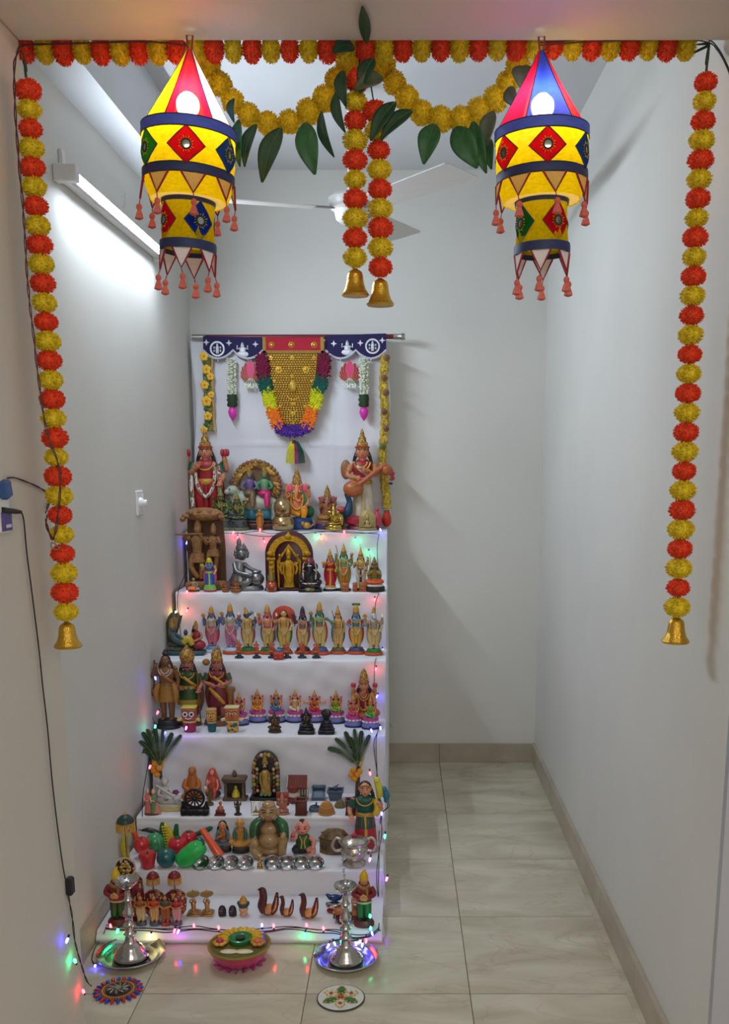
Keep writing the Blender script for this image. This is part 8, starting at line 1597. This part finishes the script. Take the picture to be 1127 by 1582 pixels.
# decorated discs
c = atZ(183, 1532, 0.0); k = pxm(c.y, 0); R_ = 38 * k
t = thing('jewelled_disc', 'dark jewelled floor disc edged with red and blue petals', 'ornament', (c.x, c.y, .0006), 0)
MB().lathe([(0, 0), (R_ * .74, 0), (R_ * .74, .005), (0, .006)], seg=36, cap=False).to('disc', M((120, 74, 50), rough=.4, var=.2), t); MB().lathe([(R_ * .5, .006), (R_ * .46, .009), (0, .010)], seg=30, cap=False).to('dark_centre', M((40, 26, 26), rough=.3, var=.2), t); MB().lathe([(R_ * .16, .01), (R_ * .15, .014), (0, .013)], seg=18, cap=False).to('hub', STEEL, t)
for j in range(24):
    a_ = 2 * pi * j / 24; e_ = Vector((cos(a_), sin(a_), 0)); MB().tube([e_ * R_ * .74 + Vector((0, 0, .004)), e_ * R_ * .86 + Vector((0, 0, .005)), e_ * R_ + Vector((0, 0, .003))], [.004, .0062, .0015], 8).to('petal', M((40, 60, 170), rough=.25, coat=.5, var=.1) if j % 2 else M((186, 36, 50), rough=.25, coat=.5, var=.1), t)
for j in range(40): a_ = 2 * pi * j / 40; MB().ball((R_ * .62 * cos(a_), R_ * .62 * sin(a_), .0065), .0024, 6, 4).to('gold_bead', GB, t)
for j in range(10): a_ = 2 * pi * j / 10; MB().tube([(R_ * .18 * cos(a_), R_ * .18 * sin(a_), .0105), (R_ * .34 * cos(a_ + .35), R_ * .34 * sin(a_ + .35), .0108), (R_ * .45 * cos(a_ + .45), R_ * .45 * sin(a_ + .45), .0105)], [.002, .004, .0015], 6).to('metal_petal', STEEL, t)
c = atZ(527, 1543, 0.0); k = pxm(c.y, 0); R_ = 36 * k
t = thing('floral_disc', 'white round floor disc with green, red and gold flower', 'ornament', (c.x, c.y, .0006), 0)
MB().lathe([(0, 0), (R_, 0), (R_, .004), (0, .004)], seg=44, cap=False).to('disc', M((214, 212, 206), rough=.35, var=.05), t); MB().tube([(R_ * cos(2 * pi * j / 44), R_ * sin(2 * pi * j / 44), .002) for j in range(44)], .0025, 6, closed=True).to('rim', M((60, 56, 50), rough=.4), t)
for j in range(6):
    a_ = pi * j / 3 + pi / 6; e_ = Vector((cos(a_), sin(a_), 0)); s_ = Vector((-sin(a_), cos(a_), 0)); col = [(206, 200, 170), (60, 110, 60)][j % 2]
    pt = MB(); pl_ = [e_ * R_ * (.12 + .74 * q) + s_ * R_ * .2 * sin(pi * min(1, q * .95)) * w_ for q, w_ in [(0, 0), (.25, 1), (.5, 1), (.75, 1), (1, 0), (.75, -1), (.5, -1), (.25, -1)]]
    pt.add([p + Vector((0, 0, .0046)) for p in pl_] + [p + Vector((0, 0, .006)) for p in pl_], [tuple(range(8))[::-1], tuple(range(8, 16))] + [(i, (i + 1) % 8, 8 + (i + 1) % 8, 8 + i) for i in range(8)]); po = pt.to('flower_petal', M(col, rough=.4, var=.15), t, False)
    for q in range(8): u_ = pl_[q].lerp(pl_[(q + 1) % 8], .5); MB().ball(u_ + Vector((0, 0, .0064)), .0027, 6, 4).to('gold_bead', GB, po)
    MB().ball(e_ * R_ * .5 + Vector((0, 0, .0066)), (.006, .006, .003), 9, 5).to('gem', M((176, 30, 50) if j % 2 == 0 else (20, 120, 60), rough=.15, coat=.6, var=0), po)
MB().ball((0, 0, .006), (.008, .008, .005), 10, 6).to('centre_gem', M((176, 50, 40), rough=.2, coat=.5, var=0), t)

# ================================================================== fairy lights over the steps
fair = thing('fairy_lights', 'string of multicoloured fairy lights wound round the cloth steps', 'string lights', (0, TY[6], 0)); O = fair.location.copy()
def wire(pts, r=.0015, loose=0): MB().tube([Vector(p) - O for p in pts], r, 5, smooth=5).to('wire', WIREB, fair)
ef = lambda i: TY[i] - .011
# along the front of the lowest tier (three strands)
for dv, ph in ((0, 0), (3, 1.3), (-2, 2.2)):
    wire([atY(u, v + dv + 1.5 * sin(u * .05 + ph), ef(6) - .004) for u, v in [(164, 1432), (190, 1436), (222, 1435), (260, 1436), (300, 1434), (330, 1437), (370, 1438), (410, 1437), (450, 1434), (490, 1437), (520, 1438), (545, 1447), (570, 1446), (584, 1437), (586, 1428)]])
wire([atY(164, 1432, ef(6)), atZ(158, 1448, .02), atZ(148, 1462, .005), atZ(142, 1480, .004), atZ(146, 1490, .004)])
# along the top tier's front edge
wire([atY(u, v, ef(0)) for u, v in [(292, 838), (300, 822), (330, 822), (365, 824), (400, 821), (420, 824), (470, 820), (520, 822), (555, 824), (585, 822)]]); wire([atY(u, v, ef(0) - .003) for u, v in [(366, 823), (409, 829), (440, 826), (495, 822), (530, 821), (584, 825)]])
# down the right-hand side
XS = SX1 + .004
right = [(0, 586, 824), (0, 583, 850), (0, 586, 905), (1, 585, 918), (1, 580, 940), (1, 586, 1004), (2, 580, 1022), (2, 579, 1060), (2, 584, 1118), (3, 584, 1130), (3, 578, 1150), (3, 583, 1195), (3, 584, 1214), (4, 597, 1232), (4, 601, 1246), (4, 590, 1258), (4, 586, 1290), (5, 586, 1330), (5, 585, 1370), (5, 586, 1420), (6, 586, 1438)]
wire([atY(u, v, ef(i) - .006) for i, u, v in right]); wire([atY(u + 4 * sin(v * .05), v, ef(i) - .009) for i, u, v in right[9:]])
# down the left-hand side
leftp = [(0, 289, 838), (0, 288, 880), (1, 276, 912), (1, 275, 940), (1, 280, 985), (3, 236, 1108), (3, 238, 1132), (4, 222, 1220), (4, 220, 1262)]
wire([atY(u, v, ef(i)) for i, u, v in leftp[:5]]); wire([atY(u, v, ef(3) - .004) for i, u, v in leftp[5:7]] + [atY(u, v, ef(4) - .004) for i, u, v in leftp[7:]])
LED = [(0, 289, 838, 'b'), (0, 367, 830, 'r'), (0, 361, 822, 'r'), (0, 402, 818, 'r'), (0, 409, 836, 'r'), (0, 489, 827, 'g'), (0, 497, 829, 'r'), (0, 532, 821, 'r'), (0, 551, 834, 'g'), (0, 588, 818, 'b'), (0, 571, 853, 'g'),
       (1, 289, 914, 'r'), (1, 289, 943, 'r'), (1, 272, 946, 'y'), (1, 579, 926, 'r'), (1, 592, 1004, 'b'), (1, 575, 1016, 'r'), (2, 581, 1033, 'r'), (2, 583, 1075, 'b'),
       (3, 240, 1047, 'b'), (3, 244, 1100, 'r'), (3, 240, 1122, 'g'), (3, 255, 1132, 'b'), (3, 288, 1124, 'p'), (3, 588, 1124, 'b'), (3, 574, 1128, 'b'), (4, 232, 1184, 'r'), (4, 572, 1194, 'r'), (4, 585, 1238, 'r'), (4, 590, 1256, 'b'),
       (5, 595, 1291, 'g'), (5, 572, 1327, 'p'), (5, 598, 1357, 'p'), (5, 594, 1416, 'b'), (6, 572, 1416, 'g'), (6, 573, 1435, 'g'), (6, 575, 1441, 'b'), (6, 566, 1452, 'r'), (6, 551, 1457, 'b'), (6, 528, 1455, 'g'), (6, 517, 1457, 'b'), (6, 560, 1459, 'b'), (6, 508, 1460, 'b'),  # last three blue lamps are added to throw blue light on the right tray
       (6, 171, 1431, 'r'), (6, 182, 1437, 'g'), (6, 232, 1445, 'y'), (6, 270, 1437, 'r'), (6, 276, 1438, 'b'), (6, 300, 1431, 'r'), (6, 338, 1434, 'r'), (6, 405, 1430, 'b'), (6, 423, 1431, 'r'), (6, 471, 1443, 'g'), (6, 474, 1430, 'r'), (6, 500, 1435, 'r')]
for i, u, v, c_ in LED:
    p = atY(u, v, ef(i) - (.034 if v > 1450 else .012)); up = v < {0: 822, 1: 915, 2: 1020, 3: 1137, 4: 1262, 5: 1345, 6: 1436}[i]
    led(fair, O, p, c_, (0, -.3, 1) if up and i == 6 else (random.uniform(-.4, .4), -.6, -.8))
led(fair, O, atZ(147, 1492, .008), 'b', (.2, -.8, 0))
